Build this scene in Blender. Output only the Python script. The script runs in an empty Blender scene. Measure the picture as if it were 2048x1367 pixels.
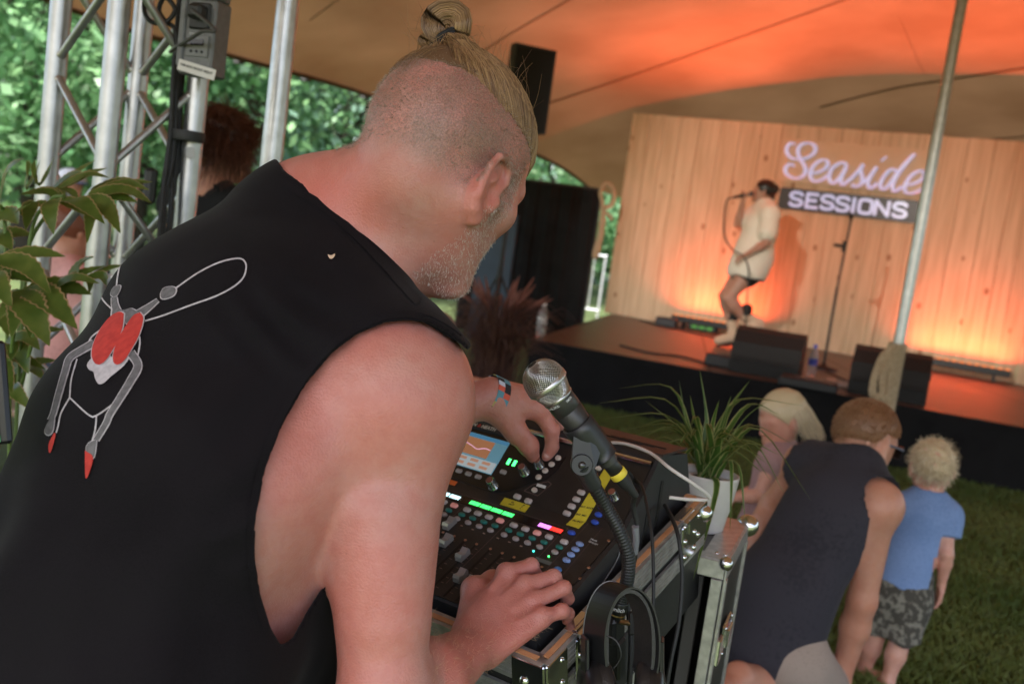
import bpy, bmesh, math, random
import numpy as np
from mathutils import Vector, Matrix, Quaternion
from mathutils.bvhtree import BVHTree

# ------------------------------------------------------------------ camera
PITCH, ROLL, CAM_Z, LENS = math.radians(6.5), math.radians(7.8), 1.35, 35.0
SC = bpy.context.scene
COL = SC.collection
FPX = 2048 * LENS / 36.0
CAM = np.array([0, 0, CAM_Z])
FW = np.array([0, math.cos(PITCH), -math.sin(PITCH)])
_r0 = np.array([1.0, 0, 0]); _u0 = np.array([0, math.sin(PITCH), math.cos(PITCH)])
RT = math.cos(ROLL) * _r0 + math.sin(ROLL) * _u0
UP = -math.sin(ROLL) * _r0 + math.cos(ROLL) * _u0

cam_d = bpy.data.cameras.new('camera')
cam_d.lens = LENS; cam_d.sensor_width = 36.0; cam_d.clip_start = 0.05; cam_d.clip_end = 500
cam_d.dof.use_dof = True; cam_d.dof.focus_distance = 1.22; cam_d.dof.aperture_fstop = 5.6
cam_o = bpy.data.objects.new('camera', cam_d); COL.objects.link(cam_o)
M = Matrix(((RT[0], UP[0], -FW[0], CAM[0]), (RT[1], UP[1], -FW[1], CAM[1]), (RT[2], UP[2], -FW[2], CAM[2]), (0, 0, 0, 1)))
cam_o.matrix_world = M
SC.camera = cam_o

# ------------------------------------------------------------------ world, sun, exposure
SUN_EL, SUN_AZ = math.radians(52), math.radians(205)      # azimuth clockwise from +Y: behind the camera, a little to the left
w = bpy.data.worlds.new('World'); SC.world = w; w.use_nodes = True
wn = w.node_tree; wn.nodes.clear()
sky = wn.nodes.new('ShaderNodeTexSky'); sky.sky_type = 'NISHITA'; sky.sun_disc = False
sky.sun_elevation = SUN_EL; sky.sun_rotation = SUN_AZ; sky.air_density = 1.0; sky.dust_density = 3.0
bg = wn.nodes.new('ShaderNodeBackground'); bg.inputs['Strength'].default_value = 0.15
wo = wn.nodes.new('ShaderNodeOutputWorld')
wn.links.new(sky.outputs[0], bg.inputs[0]); wn.links.new(bg.outputs[0], wo.inputs[0])
sl = bpy.data.lights.new('sun', 'SUN'); sl.energy = 5.0; sl.angle = math.radians(6); sl.color = (1.0, .95, .88)
so = bpy.data.objects.new('sun', sl); COL.objects.link(so)
sd = Vector((math.sin(SUN_AZ) * math.cos(SUN_EL), math.cos(SUN_AZ) * math.cos(SUN_EL), math.sin(SUN_EL)))
so.rotation_euler = (-sd).to_track_quat('-Z', 'Y').to_euler(); so.location = (0, 0, 30)
SC.view_settings.view_transform = 'Standard'; SC.view_settings.look = 'None'
SC.view_settings.exposure = 1.8; SC.view_settings.gamma = 1.0; SC.view_settings.use_curve_mapping = False
SC.render.engine = 'CYCLES'; SC.cycles.use_denoising = True
SC.cycles.max_bounces = 8; SC.cycles.transparent_max_bounces = 12; SC.cycles.diffuse_bounces = 4
SC.cycles.sample_clamp_indirect = 6.0; SC.cycles.caustics_reflective = False; SC.cycles.caustics_refractive = False

# ------------------------------------------------------------------ helpers: places
def V(*a): return np.array(a, float)
def P(px, py, d):
    """the point d metres ahead of the camera that the photograph shows at pixel (px, py)"""
    return CAM + d * (FW + RT * (px - 1024) / FPX + UP * (683.5 - py) / FPX)
def PZ(px, py, z):
    D = FW + RT * (px - 1024) / FPX + UP * (683.5 - py) / FPX
    return CAM + D * (z - CAM[2]) / D[2]
def proj(X):
    d = np.asarray(X, float) - CAM; z = d @ FW
    return 1024 + FPX * (d @ RT) / z, 683.5 - FPX * (d @ UP) / z, z
def unit(v): v = np.asarray(v, float); return v / np.linalg.norm(v)
rng = np.random.default_rng(7)
random.seed(7)

# ------------------------------------------------------------------ helpers: objects
def tag(o, label=None, cat=None, group=None, kind=None):
    if label: o['label'] = label
    if cat: o['category'] = cat
    if group: o['group'] = group
    if kind: o['kind'] = kind
    return o
def empty(name, loc, label=None, cat=None, group=None):
    o = bpy.data.objects.new(name, None); COL.objects.link(o); o.location = Vector(loc); o.empty_display_size = .05
    return tag(o, label, cat, group)
def link(name, me, mat=None, parent=None, smooth=True):
    o = bpy.data.objects.new(name, me); COL.objects.link(o)
    if mat is not None: me.materials.append(mat)
    if smooth and len(me.polygons): me.polygons.foreach_set('use_smooth', [True] * len(me.polygons))
    if parent is not None: setpar(o, parent)
    return o
def setpar(o, parent):
    o.parent = parent
    m = Matrix.Identity(4); q = parent; chain = []
    while q is not None:
        chain.append(q); q = q.parent
    for q in reversed(chain): m = m @ q.matrix_parent_inverse @ q.matrix_basis
    o.matrix_parent_inverse = m.inverted()
def mesh_from(verts, faces, name='m'):
    me = bpy.data.meshes.new(name)
    me.from_pydata([tuple(map(float, v)) for v in verts], [], [tuple(map(int, f)) for f in faces]); me.update(); return me
def np_mesh(V_, Q, name='m'):
    """fast mesh from numpy quads/tris"""
    me = bpy.data.meshes.new(name); n = len(V_); k = Q.shape[1]; m = len(Q)
    me.vertices.add(n); me.vertices.foreach_set('co', np.ascontiguousarray(V_, np.float32).ravel())
    me.loops.add(m * k); me.loops.foreach_set('vertex_index', np.ascontiguousarray(Q, np.int32).ravel())
    me.polygons.add(m); me.polygons.foreach_set('loop_start', np.arange(0, m * k, k, dtype=np.int32))
    me.update(calc_edges=True); me.validate(); return me

class MB:
    """collects boxes, tubes, lathes ... into one mesh"""
    def __init__(s): s.v = []; s.f = []; s.sm = []
    def add(s, vs, fs, smooth=False):
        n = len(s.v); s.v += [tuple(map(float, p)) for p in vs]; s.f += [tuple(int(i) + n for i in f) for f in fs]; s.sm += [smooth] * len(fs)
        return s
    def box(s, c, size, ax=None, bevel=0.0):
        """box about c, size along axes ax (3 unit vectors)"""
        ax = np.eye(3) if ax is None else np.array(ax); h = np.array(size) / 2; c = np.array(c, float)
        if bevel <= 0:
            vs = [c + (i * h[0]) * ax[0] + (j * h[1]) * ax[1] + (k * h[2]) * ax[2] for i in (-1, 1) for j in (-1, 1) for k in (-1, 1)]
            return s.add(vs, [(0, 1, 3, 2), (4, 6, 7, 5), (0, 4, 5, 1), (2, 3, 7, 6), (0, 2, 6, 4), (1, 5, 7, 3)])
        b = min(bevel, *(h * .98))
        vs = []; idx = {}
        for i in (-1, 1):
            for j in (-1, 1):
                for k in (-1, 1):
                    for a in range(3):
                        q = np.array([i, j, k]) * (h - b); q[a] = (i, j, k)[a] * h[a]
                        idx[(i, j, k, a)] = len(vs); vs.append(c + q[0] * ax[0] + q[1] * ax[1] + q[2] * ax[2])
        fs = []
        for a in range(3):
            o1, o2 = [x for x in range(3) if x != a]
            for sg in (-1, 1):
                f = []
                for (p, q) in ((-1, -1), (1, -1), (1, 1), (-1, 1)):
                    t = [0, 0, 0]; t[a] = sg; t[o1] = p; t[o2] = q; f.append(idx[(*t, a)])
                fs.append(f)
        for a in range(3):
            o1, o2 = [x for x in range(3) if x != a]
            for p in (-1, 1):
                for q in (-1, 1):
                    t0 = [0, 0, 0]; t1 = [0, 0, 0]; t0[a] = -1; t1[a] = 1; t0[o1] = t1[o1] = p; t0[o2] = t1[o2] = q
                    fs.append([idx[(*t0, o1)], idx[(*t1, o1)], idx[(*t1, o2)], idx[(*t0, o2)]])
        for i in (-1, 1):
            for j in (-1, 1):
                for k in (-1, 1): fs.append([idx[(i, j, k, a)] for a in range(3)])
        return s.add(vs, fs)
    def tube(s, pts, r, n=8, cap=True, smooth=True):
        pts = [np.array(p, float) for p in pts]; m = len(pts)
        rs = [r] * m if np.isscalar(r) else list(r)
        t0 = unit(pts[1] - pts[0]); nrm = np.cross(t0, [0, 0, 1.0])
        if np.linalg.norm(nrm) < 1e-3: nrm = np.cross(t0, [0, 1.0, 0])
        nrm = unit(nrm); vs = []
        for i in range(m):
            t = unit(pts[min(i + 1, m - 1)] - pts[max(i - 1, 0)])
            nrm = unit(nrm - t * (nrm @ t)); b = np.cross(t, nrm)
            for k in range(n):
                a = 2 * math.pi * k / n; vs.append(pts[i] + rs[i] * (math.cos(a) * nrm + math.sin(a) * b))
        fs = [(i * n + k, i * n + (k + 1) % n, (i + 1) * n + (k + 1) % n, (i + 1) * n + k) for i in range(m - 1) for k in range(n)]
        s.add(vs, fs, smooth)
        if cap:
            s.add([vs[k] for k in range(n)], [tuple(range(n))[::-1]]); s.add(vs[-n:], [tuple(range(n))])
        return s
    def lathe(s, base, axis, prof, n=24, smooth=True, cap=True):
        """prof: (radius, height along axis)"""
        axis = unit(axis); a1 = np.cross(axis, [0, 0, 1.0])
        if np.linalg.norm(a1) < 1e-3: a1 = np.array([1.0, 0, 0])
        a1 = unit(a1); a2 = np.cross(axis, a1); vs = []
        for (r, h) in prof:
            for k in range(n):
                a = 2 * math.pi * k / n; vs.append(np.array(base) + axis * h + r * (math.cos(a) * a1 + math.sin(a) * a2))
        m = len(prof)
        s.add(vs, [(i * n + k, i * n + (k + 1) % n, (i + 1) * n + (k + 1) % n, (i + 1) * n + k) for i in range(m - 1) for k in range(n)], smooth)
        if cap:
            s.add(vs[:n], [tuple(range(n))[::-1]]); s.add(vs[-n:], [tuple(range(n))])
        return s
    def prism(s, poly, o, ax, h):
        """extrude 2-D polygon (along ax[0], ax[1]) by h along ax[2]"""
        o = np.array(o, float); n = len(poly)
        b = [o + p[0] * ax[0] + p[1] * ax[1] for p in poly]; t = [q + h * ax[2] for q in b]
        return s.add(b + t, [tuple(range(n))[::-1], tuple(range(n, 2 * n))] + [(i, (i + 1) % n, n + (i + 1) % n, n + i) for i in range(n)])
    def build(s, name, mat, parent=None):
        me = mesh_from(s.v, s.f, name); o = link(name, me, mat, parent, smooth=False)
        me.polygons.foreach_set('use_smooth', s.sm); return o

def bez(pts, n=12):
    """Catmull-Rom through pts"""
    pts = [np.array(p, float) for p in pts]; q = [2 * pts[0] - pts[1]] + pts + [2 * pts[-1] - pts[-2]]; out = []
    for i in range(1, len(q) - 2):
        for k in range(n):
            t = k / n; a, b, c, d = q[i - 1:i + 3]
            out.append(.5 * ((2 * b) + (c - a) * t + (2 * a - 5 * b + 4 * c - d) * t * t + (3 * b - 3 * c + d - a) * t ** 3))
    out.append(pts[-1]); return out

# ------------------------------------------------------------------ helpers: materials
MAT = {}
def pm(name, col, rough=.6, metal=0.0, col2=None, scale=8.0, bump=0.0, bscale=None, sss=0.0, emit=None, estr=0.0, coat=0.0, trans=0.0, spec=None, detail=4, stretch=None, thr=(.35, .65), alpha=None):
    if name in MAT: return MAT[name]
    m = bpy.data.materials.new(name); m.use_nodes = True; nt = m.node_tree; b = nt.nodes['Principled BSDF']
    b.inputs['Base Color'].default_value = (*col, 1); b.inputs['Roughness'].default_value = rough; b.inputs['Metallic'].default_value = metal
    if spec is not None: b.inputs['Specular IOR Level'].default_value = spec
    if sss: b.inputs['Subsurface Weight'].default_value = sss; b.inputs['Subsurface Radius'].default_value = (.012, .005, .003); b.inputs['Subsurface Scale'].default_value = 1.0
    if emit: b.inputs['Emission Color'].default_value = (*emit, 1); b.inputs['Emission Strength'].default_value = estr
    if coat: b.inputs['Coat Weight'].default_value = coat
    if trans: b.inputs['Transmission Weight'].default_value = trans
    L = nt.links.new; tc = nt.nodes.new('ShaderNodeTexCoord'); src = tc.outputs['Object']
    if stretch:
        mp = nt.nodes.new('ShaderNodeMapping'); mp.inputs['Scale'].default_value = stretch; L(src, mp.inputs[0]); src = mp.outputs[0]
    if col2 is not None:
        nz = nt.nodes.new('ShaderNodeTexNoise'); nz.inputs['Scale'].default_value = scale; nz.inputs['Detail'].default_value = detail; L(src, nz.inputs[0])
        rp = nt.nodes.new('ShaderNodeValToRGB'); rp.color_ramp.elements[0].position, rp.color_ramp.elements[1].position = thr
        rp.color_ramp.elements[0].color = (*col, 1); rp.color_ramp.elements[1].color = (*col2, 1)
        L(nz.outputs[0], rp.inputs[0]); L(rp.outputs[0], b.inputs['Base Color'])
    if bump:
        n2 = nt.nodes.new('ShaderNodeTexNoise'); n2.inputs['Scale'].default_value = bscale or scale * 6; n2.inputs['Detail'].default_value = 3; L(src, n2.inputs[0])
        bp = nt.nodes.new('ShaderNodeBump'); bp.inputs['Strength'].default_value = bump; bp.inputs['Distance'].default_value = .002
        L(n2.outputs[0], bp.inputs['Height']); L(bp.outputs[0], b.inputs['Normal'])
    MAT[name] = m; return m

# ------------------------------------------------------------------ helpers: signed-distance bodies
def smin(a, b, k):
    h = np.clip(.5 + .5 * (b - a) / k, 0, 1); return b + (a - b) * h - k * h * (1 - h)
def smax(a, b, k): return -smin(-a, -b, k)
def cap(p, a, b, ra, rb):
    a = np.asarray(a, np.float32); b = np.asarray(b, np.float32); ab = b - a; l2 = float(ab @ ab) + 1e-12
    q = p - a; h = np.clip(q @ ab / l2, 0, 1); q = q - h[:, None] * ab
    return np.sqrt(np.einsum('ij,ij->i', q, q)) - (ra + (rb - ra) * h)
def ecap(p, a, b, ra, rb, lat):
    """capsule with an elliptical section: ra, rb = (half width along lat, half depth)"""
    a = np.asarray(a, np.float32); b = np.asarray(b, np.float32); ab = b - a; l2 = float(ab @ ab) + 1e-12; t = ab / math.sqrt(l2)
    L_ = np.asarray(lat, float); L_ = unit(L_ - t * (L_ @ t)).astype(np.float32); N_ = np.cross(t, L_).astype(np.float32)
    q = p - a; h = np.clip(q @ ab / l2, 0, 1); q = q - h[:, None] * ab
    rx = ra[0] + (rb[0] - ra[0]) * h; ry = ra[1] + (rb[1] - ra[1]) * h; rz = np.minimum(rx, ry)
    x = q @ L_; y = q @ N_; z = q @ t.astype(np.float32)
    k0 = np.sqrt((x / rx) ** 2 + (y / ry) ** 2 + (z / rz) ** 2) + 1e-6
    k1 = np.sqrt((x / rx ** 2) ** 2 + (y / ry ** 2) ** 2 + (z / rz ** 2) ** 2) + 1e-6
    return k0 * (k0 - 1) / k1
def ell(p, c, r, ax=None):
    q = p - np.asarray(c, np.float32)
    if ax is not None: q = q @ np.asarray(ax, np.float32).T
    r = np.asarray(r, np.float32); k0 = np.sqrt(((q / r) ** 2).sum(1)) + 1e-6; k1 = np.sqrt(((q / (r * r)) ** 2).sum(1)) + 1e-6
    return k0 * (k0 - 1) / k1
class Body:
    """list of primitives blended one after the other; near() limits a group to a box"""
    def __init__(s): s.ops = []
    def cap(s, a, b, ra, rb, k=.02): s.ops.append((lambda p: cap(p, a, b, ra, rb), k, np.minimum(a, b) - max(ra, rb), np.maximum(a, b) + max(ra, rb))); return s
    def ecap(s, a, b, ra, rb, lat, k=.02):
        m = max(*ra, *rb); s.ops.append((lambda p: ecap(p, a, b, ra, rb, lat), k, np.minimum(a, b) - m, np.maximum(a, b) + m)); return s
    def ell(s, c, r, ax=None, k=.02):
        m = max(r); s.ops.append((lambda p: ell(p, c, r, ax), k, np.asarray(c) - m, np.asarray(c) + m)); return s
    def sub(s, fn, lo, hi, k=.004): s.ops.append((fn, -k, np.asarray(lo), np.asarray(hi))); return s
    def group(s, other, k=.01):
        lo, hi = other.bounds(); s.ops.append((other, k, lo, hi)); return s
    def bounds(s):
        o = [x for x in s.ops if x[1] > 0]
        return np.min([x[2] for x in o], 0), np.max([x[3] for x in o], 0)
    def __call__(s, p):
        d = np.full(len(p), 10.0, np.float32); pl = p.min(0); ph = p.max(0)
        for fn, k, lo, hi in s.ops:
            mg = max(.06, 2 * abs(k))
            if (pl > hi + mg).any() or (ph < lo - mg).any(): continue
            e = fn(p); d = smin(d, e, k) if k > 0 else smax(d, -e, -k)
        return d
def sdf_mesh(fn, lo, hi, res, name='body', B=8, slack=1.6, smooth_it=0):
    """sparse surface nets"""
    lo = np.asarray(lo, float); hi = np.asarray(hi, float)
    nb = np.ceil((hi - lo) / (res * B)).astype(int) + 1
    g = np.stack(np.meshgrid(*[np.arange(n) for n in nb], indexing='ij'), -1).reshape(-1, 3)
    cen = (lo + (g + .5) * B * res).astype(np.float32)
    d = np.concatenate([fn(c) for c in np.array_split(cen, max(1, len(cen) // 4000))])
    g = g[np.abs(d) < B * res * .87 * slack]
    mo = np.zeros(len(g), np.int64)
    for bit in range(8):
        for a in range(3): mo |= ((g[:, a] >> bit) & 1).astype(np.int64) << (3 * bit + a)
    g = g[np.argsort(mo)]
    lat = np.stack(np.meshgrid(*[np.arange(B + 1)] * 3, indexing='ij'), -1).reshape(-1, 3)
    NX = nb * B + 2
    keyf = lambda c: (c[..., 0].astype(np.int64) * NX[1] + c[..., 1]) * NX[2] + c[..., 2]
    ck, cv, qk = [], [], []
    corners = [(i, j, k) for i in (0, 1) for j in (0, 1) for k in (0, 1)]
    edges = [(a, b) for a in range(8) for b in range(a + 1, 8) if sum(abs(x - y) for x, y in zip(corners[a], corners[b])) == 1]
    for gs in np.array_split(g, max(1, len(g) // 40)):
        base = gs[:, None, :] * B
        pts = (lo + (base + lat[None]) * res).astype(np.float32)
        val = fn(pts.reshape(-1, 3)).reshape(len(gs), B + 1, B + 1, B + 1)
        cs = [val[:, i:B + i, j:B + j, k:B + k] for (i, j, k) in corners]
        neg = sum((c < 0).astype(np.int8) for c in cs); act = (neg > 0) & (neg < 8)
        ib, ix, iy, iz = np.nonzero(act)
        if len(ib):
            cc = np.stack([c[ib, ix, iy, iz] for c in cs], 1); acc = np.zeros((len(ib), 3)); cnt = np.zeros(len(ib))
            for a, b in edges:
                va, vb = cc[:, a], cc[:, b]; cr = (va < 0) != (vb < 0)
                t = np.where(cr, va / np.where(cr, va - vb, 1), 0)
                pt = np.array(corners[a]) + t[:, None] * (np.array(corners[b]) - np.array(corners[a]))
                acc += np.where(cr[:, None], pt, 0); cnt += cr
            cell = gs[ib] * B + np.stack([ix, iy, iz], 1)
            ck.append(keyf(cell)); cv.append(lo + (cell + acc / cnt[:, None]) * res)
        for ax in range(3):
            s0 = [slice(0, B)] * 3; s1 = list(s0); s1[ax] = slice(1, B + 1)
            v0 = val[(slice(None), *s0)]; v1 = val[(slice(None), *s1)]; cr = (v0 < 0) != (v1 < 0)
            ib, ix, iy, iz = np.nonzero(cr)
            if not len(ib): continue
            c = gs[ib] * B + np.stack([ix, iy, iz], 1); o1, o2 = [(1, 2), (2, 0), (0, 1)][ax]
            e1 = np.zeros(3, int); e2 = np.zeros(3, int); e1[o1] = 1; e2[o2] = 1
            q = np.stack([keyf(c), keyf(c - e1), keyf(c - e1 - e2), keyf(c - e2)], 1)
            ok = (c[:, o1] > 0) & (c[:, o2] > 0); fl = v0[ib, ix, iy, iz] > 0
            q[fl] = q[fl][:, ::-1]; qk.append(q[ok])
    ck = np.concatenate(ck); cv = np.concatenate(cv); qk = np.concatenate(qk)
    o = np.argsort(ck); ck = ck[o]; cv = cv[o]
    idx = np.searchsorted(ck, qk); idx = np.clip(idx, 0, len(ck) - 1); good = (ck[idx] == qk).all(1)
    Q = idx[good]
    for _ in range(smooth_it):
        i_ = Q.ravel(); j_ = np.roll(Q, -1, 1).ravel(); cnt = np.bincount(i_, minlength=len(cv))
        acc = np.stack([np.bincount(i_, cv[j_, a], minlength=len(cv)) for a in range(3)], 1)
        cv = np.where(cnt[:, None] > 0, cv * .5 + .5 * acc / np.maximum(cnt, 1)[:, None], cv)
    return cv, Q
def body_obj(name, fn, res, mat, parent=None, lo=None, hi=None, slack=1.6, smooth_it=1):
    if lo is None: lo, hi = fn.bounds(); lo = lo - .02; hi = hi + .02
    v, q = sdf_mesh(fn, lo, hi, res, name, slack=slack, smooth_it=smooth_it)
    return link(name, np_mesh(v, q, name), mat, parent)
def set_attr(o, name, vals):
    a = o.data.attributes.new(name, 'FLOAT', 'POINT'); a.data.foreach_set('value', np.asarray(vals, np.float32))
def verts_of(o):
    v = np.empty(len(o.data.vertices) * 3, np.float32); o.data.vertices.foreach_get('co', v); return v.reshape(-1, 3)
def poly_sd(px, py, poly):
    """signed distance (pixels, negative inside) from points to a closed polygon"""
    poly = np.array(poly, np.float32); d = np.full(len(px), 1e9, np.float32); ins = np.zeros(len(px), bool); n = len(poly)
    for i in range(n):
        a, b = poly[i], poly[(i + 1) % n]; e = b - a; wx = px - a[0]; wy = py - a[1]
        h = np.clip((wx * e[0] + wy * e[1]) / (e @ e + 1e-9), 0, 1)
        d = np.minimum(d, (wx - h * e[0]) ** 2 + (wy - h * e[1]) ** 2)
        c = ((a[1] > py) != (b[1] > py)) & (px < (b[0] - a[0]) * (py - a[1]) / (b[1] - a[1] + 1e-12) + a[0]); ins ^= c
    return np.where(ins, -np.sqrt(d), np.sqrt(d))
def strands(name, roots, ctrl, rad, mat, parent, seg=8, sides=3, taper=.25):
    """tube strands; ctrl: list of (m,3) control arrays, one for each root"""
    n = len(ctrl); A = np.stack([np.array(c, float) for c in ctrl]); m = A.shape[1]
    T = np.linspace(0, m - 1, seg); i0 = np.minimum(T.astype(int), m - 2); fr = (T - i0)[None, :, None]
    pad = np.concatenate([2 * A[:, :1] - A[:, 1:2], A, 2 * A[:, -1:] - A[:, -2:-1]], 1)
    a, b, c, d = pad[:, i0], pad[:, i0 + 1], pad[:, i0 + 2], pad[:, i0 + 3]; t = fr
    S = .5 * ((2 * b) + (c - a) * t + (2 * a - 5 * b + 4 * c - d) * t * t + (3 * b - 3 * c + d - a) * t ** 3)
    tan = np.gradient(S, axis=1); tan /= np.linalg.norm(tan, axis=2, keepdims=True) + 1e-9
    ref = np.where(np.abs(tan[..., 2:3]) < .9, np.array([0, 0, 1.0]), np.array([1.0, 0, 0])); n1 = np.cross(tan, ref); n1 /= np.linalg.norm(n1, axis=2, keepdims=True) + 1e-9; n2 = np.cross(tan, n1)
    rad = np.broadcast_to(np.asarray(rad, float), (n,)); rr = rad[:, None] * np.linspace(1, taper, seg)[None]
    vs = np.stack([S + rr[..., None] * (math.cos(2 * math.pi * k / sides) * n1 + math.sin(2 * math.pi * k / sides) * n2) for k in range(sides)], 2)
    vs = vs.reshape(-1, 3); bs = np.arange(n)[:, None, None] * seg * sides + np.arange(seg - 1)[None, :, None] * sides
    k = np.arange(sides)[None, None]; q = np.stack([bs + k, bs + (k + 1) % sides, bs + sides + (k + 1) % sides, bs + sides + k], -1).reshape(-1, 4)
    o = link(name, np_mesh(vs, q, name), mat, parent)
    if len(o.data.vertices) == n * seg * sides: set_attr(o, 'srand', np.repeat(np.random.default_rng(n).random(n), seg * sides))
    o['kind'] = 'stuff'; return o
# ------------------------------------------------------------------ skin and cloth materials
def skin_mat(name, base, red, stub=None, beard=None):
    m = bpy.data.materials.new(name); m.use_nodes = True; nt = m.node_tree; b = nt.nodes['Principled BSDF']; L = nt.links.new
    b.inputs['Roughness'].default_value = .37; b.inputs['Specular IOR Level'].default_value = .42
    b.inputs['Subsurface Weight'].default_value = .25; b.inputs['Subsurface Radius'].default_value = (.010, .004, .002); b.inputs['Subsurface Scale'].default_value = .8
    tc = nt.nodes.new('ShaderNodeTexCoord'); N = nt.nodes.new
    def noise(sc, det=3, lo=.4, hi=.65):
        z = N('ShaderNodeTexNoise'); z.inputs['Scale'].default_value = sc; z.inputs['Detail'].default_value = det; L(tc.outputs['Object'], z.inputs[0])
        mr = N('ShaderNodeMapRange'); mr.inputs[1].default_value = lo; mr.inputs[2].default_value = hi; L(z.outputs[0], mr.inputs[0]); return mr.outputs[0]
    def mix(fac, a, c, scale=1.0):
        x = N('ShaderNodeMix'); x.data_type = 'RGBA'
        if scale != 1.0:
            mu = N('ShaderNodeMath'); mu.operation = 'MULTIPLY'; mu.inputs[1].default_value = scale; L(fac, mu.inputs[0]); fac = mu.outputs[0]
        L(fac, x.inputs[0])
        for s, vv in ((x.inputs[6], a), (x.inputs[7], c)):
            if isinstance(vv, tuple): s.default_value = (*vv, 1)
            else: L(vv, s)
        return x.outputs[2]
    c = mix(noise(9, 4), base, red, .55)
    c = mix(noise(60, 2), c, tuple(x * .80 for x in red), .30); c = mix(noise(210, 3, .45, .6), c, tuple(min(1, x * 1.22) for x in base), .10)
    ar = N('ShaderNodeAttribute'); ar.attribute_name = 'redness'
    c = mix(ar.outputs['Fac'], c, red)
    mo = N('ShaderNodeTexVoronoi'); mo.inputs['Scale'].default_value = 26; L(tc.outputs['Object'], mo.inputs[0])
    mr = N('ShaderNodeMapRange'); mr.inputs[1].default_value = .042; mr.inputs[2].default_value = .02; L(mo.outputs['Distance'], mr.inputs[0])
    c = mix(mr.outputs[0], c, (.26, .10, .06), .40)
    bpn = noise(420, 2, .3, .7)
    if stub:
        at = N('ShaderNodeAttribute'); at.attribute_name = 'stubble'
        grain = noise(620, 2, .42, .60); patch = noise(26, 3, .40, .62)
        mu = N('ShaderNodeMath'); mu.operation = 'MULTIPLY'; L(at.outputs['Fac'], mu.inputs[0]); L(grain, mu.inputs[1])
        ad = N('ShaderNodeMath'); ad.operation = 'MULTIPLY'; L(at.outputs['Fac'], ad.inputs[0]); L(patch, ad.inputs[1])
        c = mix(ad.outputs[0], c, stub, .52); c = mix(mu.outputs[0], c, tuple(x * .55 for x in stub), .50)
    L(c, b.inputs['Base Color'])
    bp = N('ShaderNodeBump'); bp.inputs['Strength'].default_value = .30; bp.inputs['Distance'].default_value = .0014; L(bpn, bp.inputs['Height']); L(bp.outputs[0], b.inputs['Normal'])
    return m
def cloth_mat(name, col, col2, sc=700, rough=.85):
    m = bpy.data.materials.new(name); m.use_nodes = True; nt = m.node_tree; b = nt.nodes['Principled BSDF']; L = nt.links.new; N = nt.nodes.new
    b.inputs['Roughness'].default_value = rough; b.inputs['Sheen Weight'].default_value = .05; b.inputs['Sheen Roughness'].default_value = .4; b.inputs['Specular IOR Level'].default_value = .10
    tc = N('ShaderNodeTexCoord'); z = N('ShaderNodeTexNoise'); z.inputs['Scale'].default_value = sc; L(tc.outputs['Object'], z.inputs[0])
    z2 = N('ShaderNodeTexNoise'); z2.inputs['Scale'].default_value = 6; z2.inputs['Detail'].default_value = 6; L(tc.outputs['Object'], z2.inputs[0])
    av = N('ShaderNodeMath'); av.operation = 'ADD'; L(z.outputs[0], av.inputs[0]); L(z2.outputs[0], av.inputs[1])
    rp = N('ShaderNodeValToRGB'); rp.color_ramp.elements[0].position = .75; rp.color_ramp.elements[1].position = 1.25
    mh = N('ShaderNodeMath'); mh.operation = 'MULTIPLY'; mh.inputs[1].default_value = 1.0; L(av.outputs[0], mh.inputs[0])
    rp.color_ramp.elements[0].color = (*col, 1); rp.color_ramp.elements[1].color = (*col2, 1); L(mh.outputs[0], rp.inputs[0]); L(rp.outputs[0], b.inputs['Base Color'])
    bp = N('ShaderNodeBump'); bp.inputs['Strength'].default_value = .30; bp.inputs['Distance'].default_value = .0015; L(z.outputs[0], bp.inputs['Height']); L(bp.outputs[0], b.inputs['Normal'])
    return m

# ------------------------------------------------------------------ the sound engineer
def hand_right():
    h = Body()
    W = P(957, 1290, 1.235)
    mc = [P(1011, 1146, 1.315), P(1047, 1170, 1.302), P(1066, 1202, 1.287), P(1083, 1234, 1.268)]
    fingers = [
        ([mc[0], P(1062, 1131, 1.338), P(1073, 1150, 1.36), P(1062, 1167, 1.368)], (0.0113, 0.0103, 0.0088, 0.0077)),
        ([mc[1], P(1107, 1154, 1.322), P(1119, 1172, 1.338), P(1108, 1190, 1.347)], (0.0113, 0.0106, 0.0090, 0.0077)),
        ([mc[2], P(1127, 1176, 1.302), P(1136, 1196, 1.318), P(1122, 1212, 1.328)], (0.0106, 0.0099, 0.0086, 0.0074)),
        ([mc[3], P(1124, 1222, 1.280), P(1137, 1226, 1.292), P(1134, 1240, 1.302)], (0.0099, 0.0088, 0.0081, 0.0070))]
    palm = Body(); wr = [P(936, 1262, 1.245), P(948, 1276, 1.242), P(962, 1290, 1.238), P(975, 1306, 1.234)]
    for i in range(4): palm.cap(wr[i], mc[i] + (0, 0, -.004), .0175, .0112, .018)
    palm.cap(P(985, 1222, 1.285), P(1040, 1205, 1.298), .015, .014, .02)
    th = [P(938, 1255, 1.262), P(948, 1178, 1.318), P(985, 1160, 1.352), P(1012, 1172, 1.368)]
    for a, b, ra, rb in zip(th, th[1:], (.019, .0145, .012), (.0155, .012, .009)): palm.cap(a, b, ra, rb, .014)
    h.group(palm, .004)
    for pts, rr in fingers:
        f = Body()
        for j in range(3): f.cap(pts[j], pts[j + 1], rr[j], rr[j + 1], .003)
        f.ell(pts[0] + (0, 0, .003), (.0118, .0118, .0112), None, .008); f.ell(pts[1] + (0, 0, .001), (.0108, .0108, .0108), None, .003)
        h.group(f, .0055)
    # tendons
    for i in range(4):
        a = wr[i] * .45 + mc[i] * .55 + (0, 0, .0155); h.cap(a, mc[i] + (0, 0, .0095), .0026, .0036, .006)
    return h, W
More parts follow.
